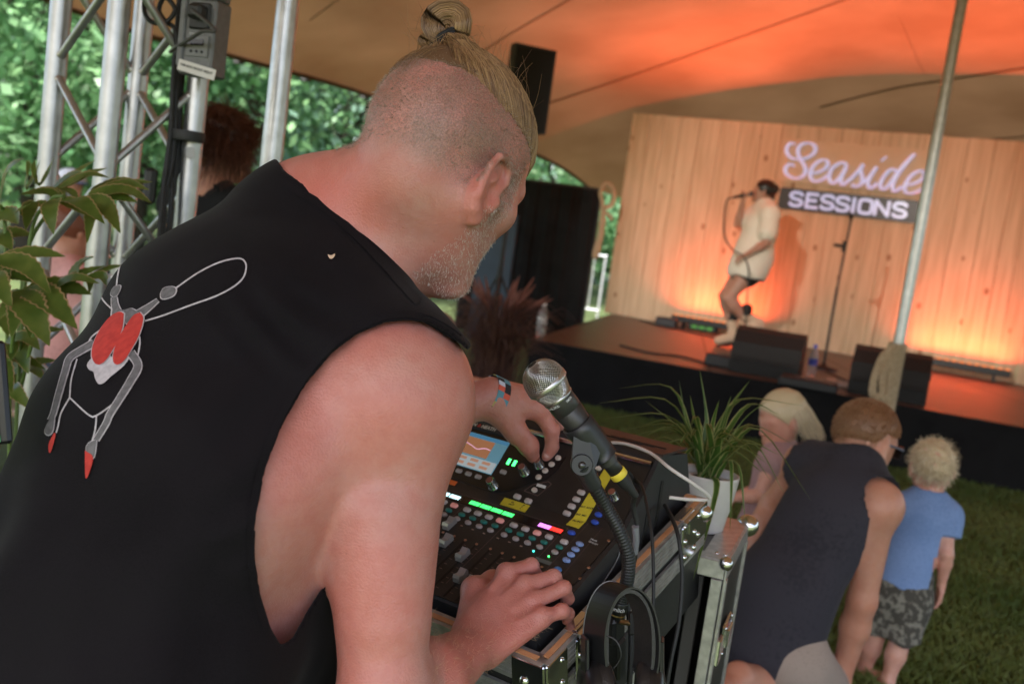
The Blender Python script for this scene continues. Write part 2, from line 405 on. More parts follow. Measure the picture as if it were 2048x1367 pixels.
def hand_left():
    h = Body(); W = P(975, 792, 1.505)
    palm = Body(); im = P(1076, 818, 1.545); mm = P(1085, 803, 1.575); rm = P(1078, 797, 1.600)
    palm.cap(P(990, 802, 1.510), im, .020, .0165, .03); palm.cap(P(990, 794, 1.520), mm, .019, .014, .03); palm.cap(P(992, 792, 1.530), rm, .018, .013, .03)
    th = [P(1000, 825, 1.510), P(1034, 866, 1.523), P(1057, 890, 1.537), P(1066, 912, 1.551)]
    for a, b, ra, rb in zip(th, th[1:], (.022, .0150, .0135), (.0155, .0135, .0105)): palm.cap(a, b, ra, rb, .014)
    h.group(palm, .004)
    for pts, rr in (([im, P(1103, 860, 1.553), P(1104, 893, 1.561), P(1094, 913, 1.563)], (.0135, .0122, .0110, .0088)),
                    ([mm, P(1124, 846, 1.600), P(1136, 868, 1.613), P(1130, 885, 1.615)], (.0125, .0115, .0100, .0085)),
                    ([rm, P(1112, 850, 1.630), P(1118, 872, 1.637), P(1110, 886, 1.637)], (.012, .011, .0098, .0082))):
        f = Body()
        for j in range(3): f.cap(pts[j], pts[j + 1], rr[j], rr[j + 1], .003)
        f.ell(pts[1], (.0128, .0128, .0128), None, .004)
        h.group(f, .008)
    h.cap(P(1030, 795, 1.520), im + (0, -.004, .010), .003, .004, .012)
    return h, W

# head frame: turned about 47 degrees to the right of the camera's view and bent 30 degrees down
_yaw, _pit = math.radians(37), math.radians(32)
HF0 = V(math.sin(_yaw), math.cos(_yaw), 0); HR = V(math.cos(_yaw), -math.sin(_yaw), 0)
HF = HF0 * math.cos(_pit) + V(0, 0, -math.sin(_pit)); HU = HF0 * math.sin(_pit) + V(0, 0, math.cos(_pit))
HC = P(910, 311, 1.19); HS = 1.055
HAX = np.array([HR, HF, HU])
def H(x, y, z): return HC + HS * (x * HR + y * HF + z * HU)
class ScaledBody(Body):
    """a Body whose radii are multiplied by f"""
    def __init__(s, f): super().__init__(); s.f_ = f
    def cap(s, a, b, ra, rb, k=.02): return super().cap(a, b, ra * s.f_, rb * s.f_, k)
    def ell(s, c, r, ax=None, k=.02): return super().ell(c, tuple(x * s.f_ for x in r), ax, k)
def head_body():
    h = ScaledBody(HS)
    h.ell(H(0, -.012, .018), (.0800, .1020, .0900), HAX, .01)
    h.ell(H(0, -.055, -.010), (.066, .058, .062), HAX, .03)
    h.ell(H(0, .040, -.048), (.060, .056, .078), HAX, .03)
    for s in (-1, 1):
        h.cap(H(s * .056, .000, -.072), H(s * .022, .078, -.118), .017, .017, .03)
        h.ell(H(s * .050, .052, -.034), (.020, .022, .018), HAX, .025)
        h.cap(H(s * .048, .066, .004), H(s * .012, .088, .004), .010, .011, .014)
        h.sub(lambda p, s=s: ell(p, H(s * .033, .098, -.014), (.017, .016, .012), HAX), H(s * .033, .098, -.014) - .03, H(s * .033, .098, -.014) + .03, .008)
        h.ell(H(s * .032, .079, -.014), (.012, .0115, .0115), None, .004)
        h.cap(H(s * .014, .100, -.052), H(s * .006, .104, -.052), .007, .008, .006)
    h.cap(H(0, .090, -.004), H(0, .100, -.046), .0075, .0105, .010)
    h.cap(H(-.018, .082, -.082), H(.018, .082, -.082), .007, .007, .008)
    h.cap(H(-.016, .078, -.093), H(.016, .078, -.093), .008, .008, .006)
    h.ell(H(0, .078, -.118), (.022, .020, .018), HAX, .02)
    # ear
    for s in (1, -1):
        eo = lambda f, u, out: H(s * (.0735 + 1.12 * out), -.004 + 1.25 * f, -.046 + 1.15 * u)
        fl = lambda f: .004 + max(0, (.012 - f)) * .22
        cv = [(.006, .004), (.012, .020), (.006, .032), (-.006, .0345), (-.016, .028), (-.0205, .014), (-.0195, -.002), (-.015, -.016), (-.008, -.026), (.001, -.031)]
        e = ScaledBody(HS)
        for (a, b), (c, d) in zip(cv, cv[1:]):
            lob = b < -.012
            e.cap(eo(a, b, fl(a) + (.002 if not lob else -.001)), eo(c, d, fl(c) + (.002 if not lob else -.001)), .0042 if not lob else .0052, .0042 if d > -.02 else .0068, .003)
        d1 = unit(eo(-.02, 0, fl(-.02)) - eo(.012, 0, fl(.012))); nn = unit(np.cross(d1, HU)); e.ell(eo(-.004, .002, fl(-.004) - .0035), (.0175, .031, .0032), np.array([d1, HU, nn]), .005)
        e.cap(eo(.010, -.004, .009), eo(.008, -.012, .009), .0045, .004, .004)
        e.cap(eo(-.004, .014, fl(-.004) + .001), eo(-.011, -.010, fl(-.011) + .001), .003, .0035, .004)
        e.sub(lambda p, c=eo(-.002, -.004, fl(-.002) + .005): ell(p, c, (.009, .010, .013)), eo(0, 0, 0) - .03, eo(0, 0, 0) + .03, .004)
        h.group(e, .006)
    return h
SPINE = [P(215, 1640, 1.06), P(235, 1380, 1.06), P(275, 1140, 1.08), P(345, 900, 1.12), P(470, 670, 1.20), P(600, 505, 1.245)]
BR = unit(V(.66, -.74, -.10))          # body's right
def torso_body(infl=0.0, shirt=False):
    t = Body(); g = infl
    rad = [(.185, .13), (.180, .125), (.172, .118), (.178, .122), (.172, .115), (.125, .085)]
    for i in range(5):
        t.ecap(SPINE[i], SPINE[i + 1], tuple(x + g for x in rad[i]), tuple(x + g for x in rad[i + 1]), BR, .05)
    SR = P(795, 800, 1.085); SL = SR - BR * .40 + V(0, 0, .02)
    c7 = P(640, 455, 1.245)
    t.cap(c7, SR + V(-.02, 0, .03), .060 + g, .052 + g, .06)          # trapezius
    t.cap(c7, SL + V(.02, 0, .03), .060 + g, .052 + g, .06)
    t.cap(P(560, 700, 1.11), SR, .085 + g, .058 + g, .06)             # shoulder blade to the arm
    t.cap(P(470, 1000, 1.02), P(690, 860, 1.07), .09 + g, .062 + g, .06)   # lat under the arm
    t.cap(P(520, 1260, 1.10), P(608, 960, 1.10), .068 + g, .070 + g, .06)      # flank
    t.cap(P(800, 760, 1.14), SR, .07 + g, .058 + g, .05)
    t.cap(SPINE[4] + HF0 * .07, SPINE[2] + HF0 * .07, .12 + g, .11 + g, .05)
    return t, SR, SL
def build_man():
    root = empty('person', (-.30, 1.08, 0), 'man in black sleeveless shirt with blond top knot bending over the mixing console', 'person')
    body, SR, SL = torso_body()
    EL = P(768, 1420, 1.03)
    body.ell(SR + V(0, -.006, .006), (.070, .070, .072), None, .05)                       # deltoid
    body.cap(SR + V(.006, -.004, -.02), SR * .45 + EL * .55 + V(-.010, 0, 0), .066, .0525, .030)
    body.cap(SR * .5 + EL * .5 + V(-.010, 0, 0), EL, .0545, .044, .018)
    body.cap(SR * .62 + EL * .38 + V(-.012, -.012, 0), SR * .3 + EL * .7 + V(-.004, -.008, 0), .055, .046, .012)   # triceps
    WR = P(952, 1288, 1.235)
    fa = unit(WR - EL); latf = unit(np.cross(fa, [0, 0, 1.0]))
    body.cap(EL, EL * .62 + WR * .38, .044, .047, .03)
    body.ecap(EL * .62 + WR * .38, WR, (.046, .043), (.030, .023), latf, .02)
    hr_, _ = hand_right(); body.group(hr_, .016)
    # left arm, mostly hidden behind the chest
    EL2 = P(640, 905, 1.46); WL = P(978, 792, 1.505)
    body.cap(SL, EL2, .062, .048, .04); body.cap(EL2, EL2 * .5 + WL * .5, .048, .044, .03); body.cap(EL2 * .5 + WL * .5, WL, .044, .0275, .03)
    hl_, _ = hand_left(); body.group(hl_, .016)
    # neck and head
    c7 = P(640, 455, 1.245)
    body.cap(c7, H(0, -.028, -.055), .073, .066, .05)
    body.cap(P(735, 560, 1.20), H(.045, .0, -.06), .048, .030, .035)          # sternomastoid side
    body.cap(P(760, 520, 1.24), H(0, .03, -.10), .06, .03, .03)
    body.group(head_body(), .024)
    # legs
    for s in (1, -1):
        hip = SPINE[0] + BR * .09 * s; kn = hip + V(.05, .02, -.42); an = V(kn[0] - .03, kn[1] - .06, .09)
        body.cap(hip, kn, .085, .06, .06); body.cap(kn, an, .058, .036, .03); body.ecap(an, an + HF0 * .16 + V(0, 0, -.05), (.04, .04), (.045, .03), HR, .03)
    lo, hi = body.bounds()
    lo[2] = .70
    skin = skin_mat('engineer_skin', (.50, .238, .198), (.55, .155, .120), stub=(.250, .155, .118))
    o = body_obj('body', body, .0027, skin, root, lo - .02, hi + .02)
    v = verts_of(o); q = (v - HC) @ HAX.T / HS
    # stubble: shaved sides and back of the head
    nap = -.082 - .9 * np.clip(q[:, 1] + .02, -.2, 0) * .12
    stub = np.clip((q[:, 2] - nap) / .03, 0, 1) * np.clip((.050 - q[:, 1]) / .02, 0, 1) * (np.linalg.norm(q, axis=1) < .135)
    ear = (np.abs(q[:, 0]) > .076) & (q[:, 2] < -.012) & (np.abs(q[:, 1] + .006) < .026)
    set_attr(o, 'stubble', np.where(ear, 0, stub))
    px, py, dz = proj(v)
    red = np.clip(1 - np.hypot((px - 650) / 190, (py - 400) / 110), 0, 1) * 1.1 + np.clip(1 - np.hypot(px - 970, py - 390) / 80, 0, 1) * .7 * ear + np.clip((py - 1080) / 200, 0, 1) * (px > 890) * .55
    set_attr(o, 'redness', np.clip(red, 0, .85))
    # ---- shirt
    tb, _, _ = torso_body(.006)
    tb.ell(SR + V(0, -.006, .006), (.073, .073, .075), None, .05)
    tb.ecap(P(170, 1900, 1.08), P(250, 1250, 1.07), (.24, .165), (.195, .14), BR, .06)
    tb.ecap(P(570, 1560, 1.16), P(612, 1235, 1.20), (.075, .06), (.05, .045), BR, .06)
    keep = [(540, 300), (572, 344), (612, 370), (650, 388), (695, 424), (742, 466), (785, 510), (822, 552), (852, 586), (885, 622), (915, 655), (945, 690), (935, 700), (898, 668), (862, 648), (820, 640), (770, 645), (715, 668), (665, 705), (612, 768), (565, 850), (530, 940), (512, 1040), (510, 1110), (522, 1190), (542, 1255), (562, 1290), (585, 1275), (612, 1225), (640, 1180), (760, 1080), (900, 1050), (960, 1900), (-1500, 1900), (-1500, 100), (530, 100)]
    fr = unit(np.array([.62, -.2, 1.0])); nk = c7
    def shirt_fn(p):
        d = tb(p); dall = d.copy() - .004; hit = np.abs(dall) < .035
        if not hit.any(): return np.abs(dall) - .003
        p = p[hit]; d = d[hit]
        sx, sy, sz = proj(p)
        # hanging folds
        u = (p @ BR.astype(np.float32)); hgt = p[:, 2]
        fold = .0055 * np.sin(u * 46 + hgt * 9 + 2.2 * np.sin(hgt * 7)) * np.clip((1.12 - hgt) / .25, 0, 1) + .0045 * np.sin(u * 25 - hgt * 40) * np.clip((1.25 - hgt) / .3, 0, 1)
        fold += .0020 * np.sin((p[:, 0] * 60 + p[:, 2] * 85)) * np.clip(1 - np.hypot((sx - 640) / 200, (sy - 560) / 130), 0, 1)
        fold += .0045 * np.sin((sx * .55 + sy) * .052 + 1.5 * np.sin(sy * .011)) * np.clip(1 - np.hypot((sx - 500) / 150, (sy - 900) / 330), 0, 1) + .0040 * np.sin((sx * .8 - sy) * .060 + 2 * np.sin(sx * .013)) * np.clip(1 - np.hypot((sx - 600) / 230, (sy - 650) / 120), 0, 1)
        fold += .0035 * np.sin(sx * .030 + 1.7 * np.sin(sy * .006)) * np.clip((sy - 950) / 350, 0, 1) * np.clip((560 - sx) / 100, 0, 1) * np.clip((sx - 60) / 120, 0, 1)
        d = np.abs(d - .004 + fold) - .0034
        m = poly_sd(sx, sy, keep) * sz / FPX
        d = np.maximum(d, np.where(sz < 1.42, m, -1))
        cyl = .088 - np.linalg.norm((p - nk) - ((p - nk) @ unit(H(0, -.02, -.05) - nk).astype(np.float32))[:, None] * unit(H(0, -.02, -.05) - nk).astype(np.float32), axis=1)
        far = ((p - nk) @ unit(H(0, -.02, -.05) - nk).astype(np.float32) > .02) & (sz > 1.25)
        d = np.where(far, np.maximum(d, cyl), d)
        arm2 = .075 - np.abs(cap(p, SL, EL2, 0, 0)); d = np.maximum(d, np.where((p @ (-BR).astype(np.float32)) > (SL @ -BR) - .01, arm2, -1))
        out = np.abs(dall) - .003; out[hit] = np.maximum(d, .62 - p[:, 2]); return out.astype(np.float32)
    lo, hi = tb.bounds(); lo[2] = .60
    sh = body_obj('shirt', shirt_fn, .0032, cloth_mat('black_cotton', (.0052, .0041, .0052), (.0090, .0072, .0088)), root, lo - .03, hi + .03, slack=2.0, smooth_it=2)
    # trousers
    tr = Body()
    tr.ecap(P(170, 1900, 1.08), SPINE[0] + V(0, 0, -.02), (.20, .14), (.19, .135), BR, .05)
    for s in (1, -1):
        hip = SPINE[0] + BR * .09 * s; kn = hip + V(.05, .02, -.42); an = V(kn[0] - .03, kn[1] - .06, .10)
        tr.cap(hip, kn, .10, .075, .05); tr.cap(kn, an, .075, .062, .03)
    body_obj('trousers', tr, .012, cloth_mat('dark_trousers', (.02, .02, .022), (.035, .034, .036)), root)
    return root, o, sh
# ------------------------------------------------------------------ hair, beard, print and band of the engineer
def on_skull(q, s=1.0):
    c0 = V(0, -.012, .018); r = V(.0800, .1020, .0900); d = np.asarray(q) - c0
    return c0 + d * s / np.linalg.norm(d / r)
def hair_mat(name, a, b, sc=90, rough=.38):
    """hair whose colour varies from strand to strand"""
    if name in MAT: return MAT[name]
    m = bpy.data.materials.new(name); m.use_nodes = True; nt = m.node_tree; p = nt.nodes['Principled BSDF']; L = nt.links.new
    p.inputs['Roughness'].default_value = rough; p.inputs['Specular IOR Level'].default_value = .55
    at = nt.nodes.new('ShaderNodeAttribute'); at.attribute_name = 'srand'; rp = nt.nodes.new('ShaderNodeValToRGB'); rp.color_ramp.elements[0].color = (*a, 1); rp.color_ramp.elements[1].color = (*b, 1)
    L(at.outputs['Fac'], rp.inputs[0]); L(rp.outputs[0], p.inputs['Base Color']); MAT[name] = m; return m
def px_bvh(o):
    v = verts_of(o); q = np.empty(len(o.data.loops), np.int32); o.data.loops.foreach_get('vertex_index', q)
    return BVHTree.FromPolygons(v.tolist(), q.reshape(-1, 4).tolist())
def cast(bv, px, py, off, flat=False):
    D = unit(P(px, py, 1.0) - CAM); h = bv.ray_cast(Vector(CAM), Vector(D))
    if h[0] is None: return None
    n = h[1]
    if n.dot(Vector(D)) > 0: n = -n
    return np.array(h[0]) + np.array(n) * off
def ribbon(mb, bv, pts, w, off, n=6, closed=False):
    """strip of width w photo pixels laid on the cloth"""
    if closed: pts = list(pts) + [pts[0]]
    c = bez([(x, y, 0) for x, y in pts], n); vs = []
    ws = [w] * len(c) if np.isscalar(w) else np.interp(np.linspace(0, 1, len(c)), np.linspace(0, 1, len(w)), w)
    for i, p in enumerate(c):
        t = c[min(i + 1, len(c) - 1)] - c[max(i - 1, 0)]; t = t / (np.linalg.norm(t) + 1e-9); nn = np.array([-t[1], t[0], 0])
        for s in (-.5, .5):
            q = p + nn * s * ws[i]; h = cast(bv, q[0], q[1], off)
            if h is None: h = vs[-2] if len(vs) >= 2 else P(q[0], q[1], 1.1)
            vs.append(h)
    mb.add(vs, [(2 * i, 2 * i + 1, 2 * i + 3, 2 * i + 2) for i in range(len(c) - 1)], True)
def patch(mb, bv, poly, off, step=5):
    """filled outline laid on the cloth, cut into a fine grid"""
    poly = bez([(x, y, 0) for x, y in list(poly) + [poly[0]]], 4); poly = [(p[0], p[1]) for p in poly[:-1]]
    bm = bmesh.new(); f = bm.faces.new([bm.verts.new((x, y, 0)) for x, y in poly]); bmesh.ops.triangulate(bm, faces=[f])
    for _ in range(4):
        ed = [e for e in bm.edges if e.calc_length() > step * 1.6]
        if not ed: break
        bmesh.ops.subdivide_edges(bm, edges=ed, cuts=1); bmesh.ops.triangulate(bm, faces=bm.faces[:])
    bm.verts.index_update(); vs = []
    for v in bm.verts:
        h = cast(bv, v.co.x, v.co.y, off); vs.append(h if h is not None else P(v.co.x, v.co.y, 1.1))
    mb.add(vs, [tuple(v.index for v in f.verts) for f in bm.faces], True); bm.free()
TIE = V(-.012, -.080, .090)
def dress_man(root, body_o, shirt_o):
    hm = hair_mat('blond_hair', (.13, .058, .026), (.42, .245, .115), 85)
    hd = hair_mat('blond_hair_under', (.13, .065, .030), (.28, .16, .08), 120, .6)
    T = H(*TIE)                       # where the elastic sits
    r = np.random.default_rng(3)
    # under layer: closed cap of hair on the top of the skull
    capb = Body(); capb.ell(H(0, -.012, .018), tuple(HS * x for x in (.0808, .1028, .0908)), HAX, .01)
    def cap_fn(p):
        q = (p - HC.astype(np.float32)) @ HAX.T.astype(np.float32) / HS
        d = capb(p); edge = .050 - .10 * np.clip(q[:, 1] - .03, 0, 1) - .10 * np.clip(-.03 - q[:, 1], 0, 1) + .006 * np.sin(q[:, 1] * 70)
        cut = np.maximum(edge - q[:, 2], np.abs(q[:, 0]) - .073); cut = np.maximum(cut, q[:, 1] - .092)
        return np.maximum(np.abs(d) - .0022, cut * HS).astype(np.float32)
    hair = body_obj('hair', cap_fn, .0028, hd, root, HC - .16, HC + .16, slack=2.4, smooth_it=2)
    # combed-back strands
    ctr = []
    for i in range(4600):
        t = r.random(); y = .094 - .165 * t
        side = r.choice([-1, 1]) if r.random() < .62 else 0
        if side: x = side * (.066 + .008 * r.random()); z = .056 - .10 * max(0, y - .03) - .02 * r.random()
        else: x = (r.random() - .5) * .12; y = .080 + .012 * r.random(); z = .05
        root_p = on_skull((x, y, z), 1.005); end = TIE + r.normal(0, .0045, 3)
        lift = 1.018 + .03 * r.random(); pts = [root_p]
        for k in (.25, .5, .78):
            q = root_p * (1 - k) + end * k; s = on_skull(q, lift + .020 * math.sin(k * 3)); pts.append(s if np.linalg.norm(s - V(0, -.012, .018)) > np.linalg.norm(q - V(0, -.012, .018)) else q)
        pts.append(end); ctr.append([H(*p) for p in pts])
    for i in range(1500):                            # right side and back, swept up over the shaved edge
        y = r.uniform(-.095, .03); x = .073 * math.sqrt(max(.05, 1 - ((y + .012) / .104) ** 2)); root_p = on_skull((x * r.uniform(.86, 1.02), y, .050 + r.uniform(-.016, .012)), 1.004); end = TIE + r.normal(0, .0055, 3)
        pts = [root_p] + [on_skull(root_p * (1 - k) + end * k, 1.03 + .025 * r.random() + .03 * k) for k in (.3, .55, .8)] + [end]; ctr.append([H(*p) for p in pts])
    for i in range(700):                             # short back hair rising to the elastic
        x = (r.random() - .5) * .115; y = -.088 + .03 * r.random(); root_p = on_skull((x, y, .055 + .012 * r.random()), 1.005)
        end = TIE + r.normal(0, .006, 3); m1 = on_skull(root_p * .6 + end * .4, 1.06 + .03 * r.random()); m2 = on_skull(root_p * .25 + end * .75, 1.12 + .05 * r.random())
        ctr.append([H(*root_p), H(*m1), H(*(m1 * .5 + m2 * .5)), H(*m2), H(*end)])
    strands('strands', None, ctr, r.uniform(.0004, .0008, len(ctr)), hm, hair, 9, 3, .7)
    # loop of the bun, its base curl and the stray end
    def loop(pix, d0, wid, thick, num, nm, rr=(.0007, .0013)):
        base = [np.array(p, float) for p in pix]; cs = []
        for i in range(num):
            o = r.uniform(-1, 1); a = r.normal(0, 1); g = r.uniform(-1, 1)
            c = []
            for k, (x, y) in enumerate(base):
                e = .55 if k in (0, len(base) - 1) else 1.0
                cx = np.mean([b[0] for b in base]); cy = np.mean([b[1] for b in base])
                rad = 1 + thick * g * e
                p = P(cx + (x - cx) * rad + a * 1.2, cy + (y - cy) * rad + a * 1.2, d0 + wid * o * e * (.9 if k else .5))
                c.append(p)
            cs.append(c)
        strands(nm, None, cs, r.uniform(*rr, num), hm, hair, 14, 3, .8)
    td = proj(T)[2]; tx, ty, _ = proj(T)
    S = lambda pts: [(tx + x * .92, ty + y * .86) for x, y in pts]
    loop(S([(6, -4), (28, -30), (30, -68), (8, -86), (-24, -80), (-42, -52), (-34, -22), (-4, -4)]), td, .024, .42, 2200, 'bun', (.0004, .0009))
    loop(S([(0, -14), (10, -30), (12, -50), (-2, -60), (-18, -50), (-18, -30), (-6, -14)]), td, .020, .8, 500, 'bun')
    loop(S([(2, 4), (30, 14), (42, 30), (26, 44), (-2, 42), (-14, 24), (-2, 8)]), td - .012, .016, .45, 600, 'bun')
    loop(S([(0, 0), (-26, -14), (-52, -18), (-58, -4), (-40, 6)]), td, .010, .30, 160, 'bun')
    cs = []
    for i in range(110):                             # flyaways
        a = on_skull(r.normal(0, 1, 3) * V(.6, 1, 0) + V(0, 0, 1.0), 1.06); a[2] = max(a[2], .06); b = a + r.normal(0, .006, 3) + V(0, -.008, .006); c = b + (b - a) + r.normal(0, .004, 3); cs.append([H(*a), H(*b), H(*c)])
    for i in range(110):
        a = TIE + r.normal(0, .014, 3); b = a + r.normal(0, .009, 3); c = b + (b - a) + r.normal(0, .005, 3); cs.append([H(*a), H(*b), H(*c)])
    for i in range(90):                              # long wisps down the back of the head
        x = -.075 * r.random() + .01; a = on_skull((x, -.06, .08), 1.05); b = on_skull((x * 1.2, -.10, .045), 1.04 + .03 * r.random()); c = on_skull((x * 1.25 - .005, -.11, .0 + .03 * r.random()), 1.03 + .05 * r.random()); cs.append([H(*a), H(*b), H(*c)])
    strands('flyaway_hair', None, cs, .00022, hm, hair, 7, 3, .5)
    # elastic
    mb = MB(); axn = unit(P(tx - 40, ty - 70, td) - P(tx, ty, td)); a1 = unit(np.cross(axn, FW)); a2 = np.cross(axn, a1)
    for k in range(3): mb.tube([T + axn * (.005 + .0035 * (k - 1)) + .0205 * (math.cos(t) * a1 + math.sin(t) * a2) for t in np.linspace(0, 2 * math.pi, 25)], .0028, 8, False)
    mb.build('hair_elastic', pm('black_elastic', (.012, .011, .012), .8), hair)
    # beard, stubble ends, arm hair
    v = verts_of(body_o); q = (v - HC) @ HAX.T / HS
    nrm = np.empty(len(v) * 3, np.float32); body_o.data.vertices.foreach_get('normal', nrm); nrm = nrm.reshape(-1, 3)
    jaw = (np.abs(q[:, 0]) > .012) & (q[:, 0] > -.07) & (q[:, 1] > -.004 + .25 * np.clip(-.06 - q[:, 2], 0, 1)) & (q[:, 1] < .092) & (q[:, 2] < -.058 - .25 * np.clip(q[:, 1] - .06, 0, 1)) & (q[:, 2] > -.150) & (np.linalg.norm(q, axis=1) < .17)
    side = (q[:, 0] > .05) & (q[:, 1] > .020) & (q[:, 1] < .046) & (q[:, 2] > -.06) & (q[:, 2] < .01)
    for nm, msk, num, ln, rr, mt in (('beard', jaw, 2200, .0034, .00020, pm('grey_beard', (.55, .43, .36), .5, 0, (.80, .72, .66), 160)), ('sideburn', side, 500, .0034, .00022, pm('grey_beard', (.5, .5, .5)))):
        idx = np.nonzero(msk)[0]
        if not len(idx): continue
        ii = r.choice(idx, num); p0 = v[ii] + r.normal(0, .0008, (num, 3)); n_ = nrm[ii]
        dirv = n_ * .45 - HU * .75 + HF * r.uniform(-.1, .5, (num, 1)) + r.normal(0, .22, (num, 3)); dirv /= np.linalg.norm(dirv, axis=1, keepdims=True)
        L_ = ln * r.uniform(.5, 1.2, (num, 1)); d2 = dirv - n_ * .3
        strands(nm, None, np.stack([p0 - n_ * .0005, p0 + dirv * L_ * .5, p0 + dirv * L_ * .5 + d2 * L_ * .5], 1), rr, mt, body_o, 4, 3, .5)
    px, py, dz = proj(v)
    fz = (px > 860) & (py > 1225) & (dz < 1.27)
    idx = np.nonzero(fz)[0]
    if len(idx):
        num = 700; ii = r.choice(idx, num); p0 = v[ii]; n_ = nrm[ii]; ax = unit(P(952, 1288, 1.235) - P(768, 1420, 1.03))
        dv = n_ * .35 + ax * .3 + r.normal(0, .5, (num, 3)); dv /= np.linalg.norm(dv, axis=1, keepdims=True); L_ = r.uniform(.005, .010, (num, 1))
        strands('arm_hair', None, np.stack([p0, p0 + dv * L_ * .5, p0 + (dv * .8 + ax * .3) * L_], 1), .00014, pm('pale_arm_hair', (.60, .42, .26), .5), body_o, 4, 3, .5)
    # short stubble on the shaved sides
    st = np.empty(len(v), np.float32); body_o.data.attributes['stubble'].data.foreach_get('value', st)
    idx = np.nonzero(st > .5)[0]; num = 10000; ii = r.choice(idx, num); p0 = v[ii] + r.normal(0, .0009, (num, 3)); n_ = nrm[ii]
    dv = n_ * .7 - HU * .45 + r.normal(0, .25, (num, 3)); dv /= np.linalg.norm(dv, axis=1, keepdims=True); L_ = r.uniform(.002, .0042, (num, 1)) * (.5 + .5 * st[ii])[:, None]
    strands('shaved_hair', None, np.stack([p0 - n_ * .0004, p0 + dv * L_], 1), .00024, pm('cropped_hair', (.26, .19, .14), .6, 0, (.50, .42, .36), 120), body_o, 2, 3, .6)
    # ---- shirt print
    bv = px_bvh(shirt_o)
    A = lambda pts: [(x / 2.44, 300 + y / 2.44) for x, y in pts]
    B_ = lambda pts: [(x / 1.491, 450 + y / 1.491) for x, y in pts]
    white = pm('print_white', (.40, .36, .38), .8, 0, (.55, .50, .52), 150); grey = pm('print_grey', (.095, .086, .09), .8, 0, (.15, .14, .145), 160); red = pm('print_red', (.40, .022, .016), .8, 0, (.52, .036, .025), 130)
    wm = MB(); gm = MB(); rm = MB()
    for pts in (A([(572, 665), (577, 620), (590, 560), (603, 522), (595, 530)]), A([(552, 780), (520, 750), (497, 718), (483, 680)]),
                B_([(525, 190), (590, 145), (650, 115), (700, 102), (725, 105), (735, 125), (725, 160), (690, 190), (640, 215), (570, 240), (490, 270), (435, 287)]),
                B_([(232, 400), (215, 460), (210, 515)]), B_([(210, 515), (265, 565), (290, 568), (345, 530)]), B_([(210, 515), (185, 560), (176, 598), (170, 620)]), B_([(290, 568), (286, 610), (276, 648)]), B_([(418, 333), (418, 360), (410, 400)]), B_([(300, 315), (275, 335), (262, 360)])):
        wm = MB(); ribbon(wm, bv, pts, 3.0, .0010); wm.build('beetle_outline', white, shirt_o)
    for pts, w_ in ((A([(462, 945), (400, 980), (345, 1018), (322, 1085), (288, 1205), (266, 1285), (250, 1320)]), (13, 12, 11, 9)), (A([(640, 990), (676, 1055), (640, 1130), (590, 1212), (540, 1292)]) + B_([(320, 590), (290, 640)]), (15, 14, 12, 11, 10)),
                    (A([(562, 720), (566, 760), (580, 800)]), (10, 16)), (A([(775, 735), (730, 770), (680, 805)]), (6, 16))):
        wl = MB(); gm = MB(); ribbon(wl, bv, pts, [x + 4 for x in w_], .0012); ribbon(gm, bv, pts, w_, .0016); wl.build('beetle_edge', white, shirt_o); gm.build('beetle_limb', grey, shirt_o)
    for poly in (A([(560, 720), (545, 705), (560, 672), (590, 664), (592, 680), (576, 712)]), B_([(482, 205), (492, 190), (515, 186), (527, 194), (520, 212), (495, 222), (483, 218)]),
                 A([(556, 770), (578, 762), (600, 785), (640, 776), (668, 788), (692, 800), (660, 812), (625, 850), (612, 835), (600, 800), (575, 804), (552, 815)]),
                 B_([(168, 558), (146, 590), (137, 615), (148, 626), (162, 612)]), B_([(292, 638), (268, 650), (260, 668), (268, 690), (284, 690)])):
        cx = np.mean([p[0] for p in poly]); cy = np.mean([p[1] for p in poly])
        wl = MB(); gm = MB(); patch(wl, bv, [(cx + (x - cx) * 1.14, cy + (y - cy) * 1.12) for x, y in poly], .0012); patch(gm, bv, poly, .0017); wl.build('beetle_edge', white, shirt_o); gm.build('beetle_limb', grey, shirt_o)
    wl = MB(); patch(wl, bv, A([(462, 1005), (430, 1048), (440, 1075), (460, 1085), (468, 1115), (485, 1143), (510, 1140), (545, 1108), (612, 1052), (640, 1000), (585, 1040), (530, 1000)]), .0015)
    wl.build('beetle_belly', white, shirt_o)
    for poly in (A([(612, 805), (590, 795), (550, 815), (510, 860), (480, 910), (460, 960), (455, 1010), (470, 1045), (495, 1052), (525, 1030), (555, 985), (585, 930), (605, 870)]),
                 A([(690, 798), (706, 822), (700, 862), (680, 920), (650, 975), (615, 1030), (585, 1052), (562, 1045), (558, 1010), (570, 960), (595, 905), (630, 850), (660, 812)])):
        wr_ = MB(); cx = np.mean([p[0] for p in poly]); cy = np.mean([p[1] for p in poly]); patch(wr_, bv, [(cx + (x - cx) * 1.07, cy + (y - cy) * 1.03) for x, y in poly], .0020); e = wr_.build('beetle_edge', white, shirt_o)
        q_ = MB(); patch(q_, bv, poly, .0025); q_.build('beetle_wing', red, shirt_o)
    for poly in (B_([(166, 620), (150, 655), (153, 680), (161, 664), (171, 626)]), B_([(258, 672), (282, 692), (270, 740), (260, 754), (258, 710)])):
        q_ = MB(); patch(q_, bv, [(x, y) for x, y in poly], .0020, 4); q_.build('beetle_foot', red, shirt_o)
    q_ = MB(); patch(q_, bv, [(655, 511), (662, 513), (669, 510), (668, 516), (663, 520), (658, 518)], .002, 4); q_.build('lint', pm('lint', (.7, .5, .35), .9), shirt_o)
    # collar band and arm-hole hem
    cm = cloth_mat('black_rib', (.0056, .0044, .0056), (.0095, .0076, .0093), 900)
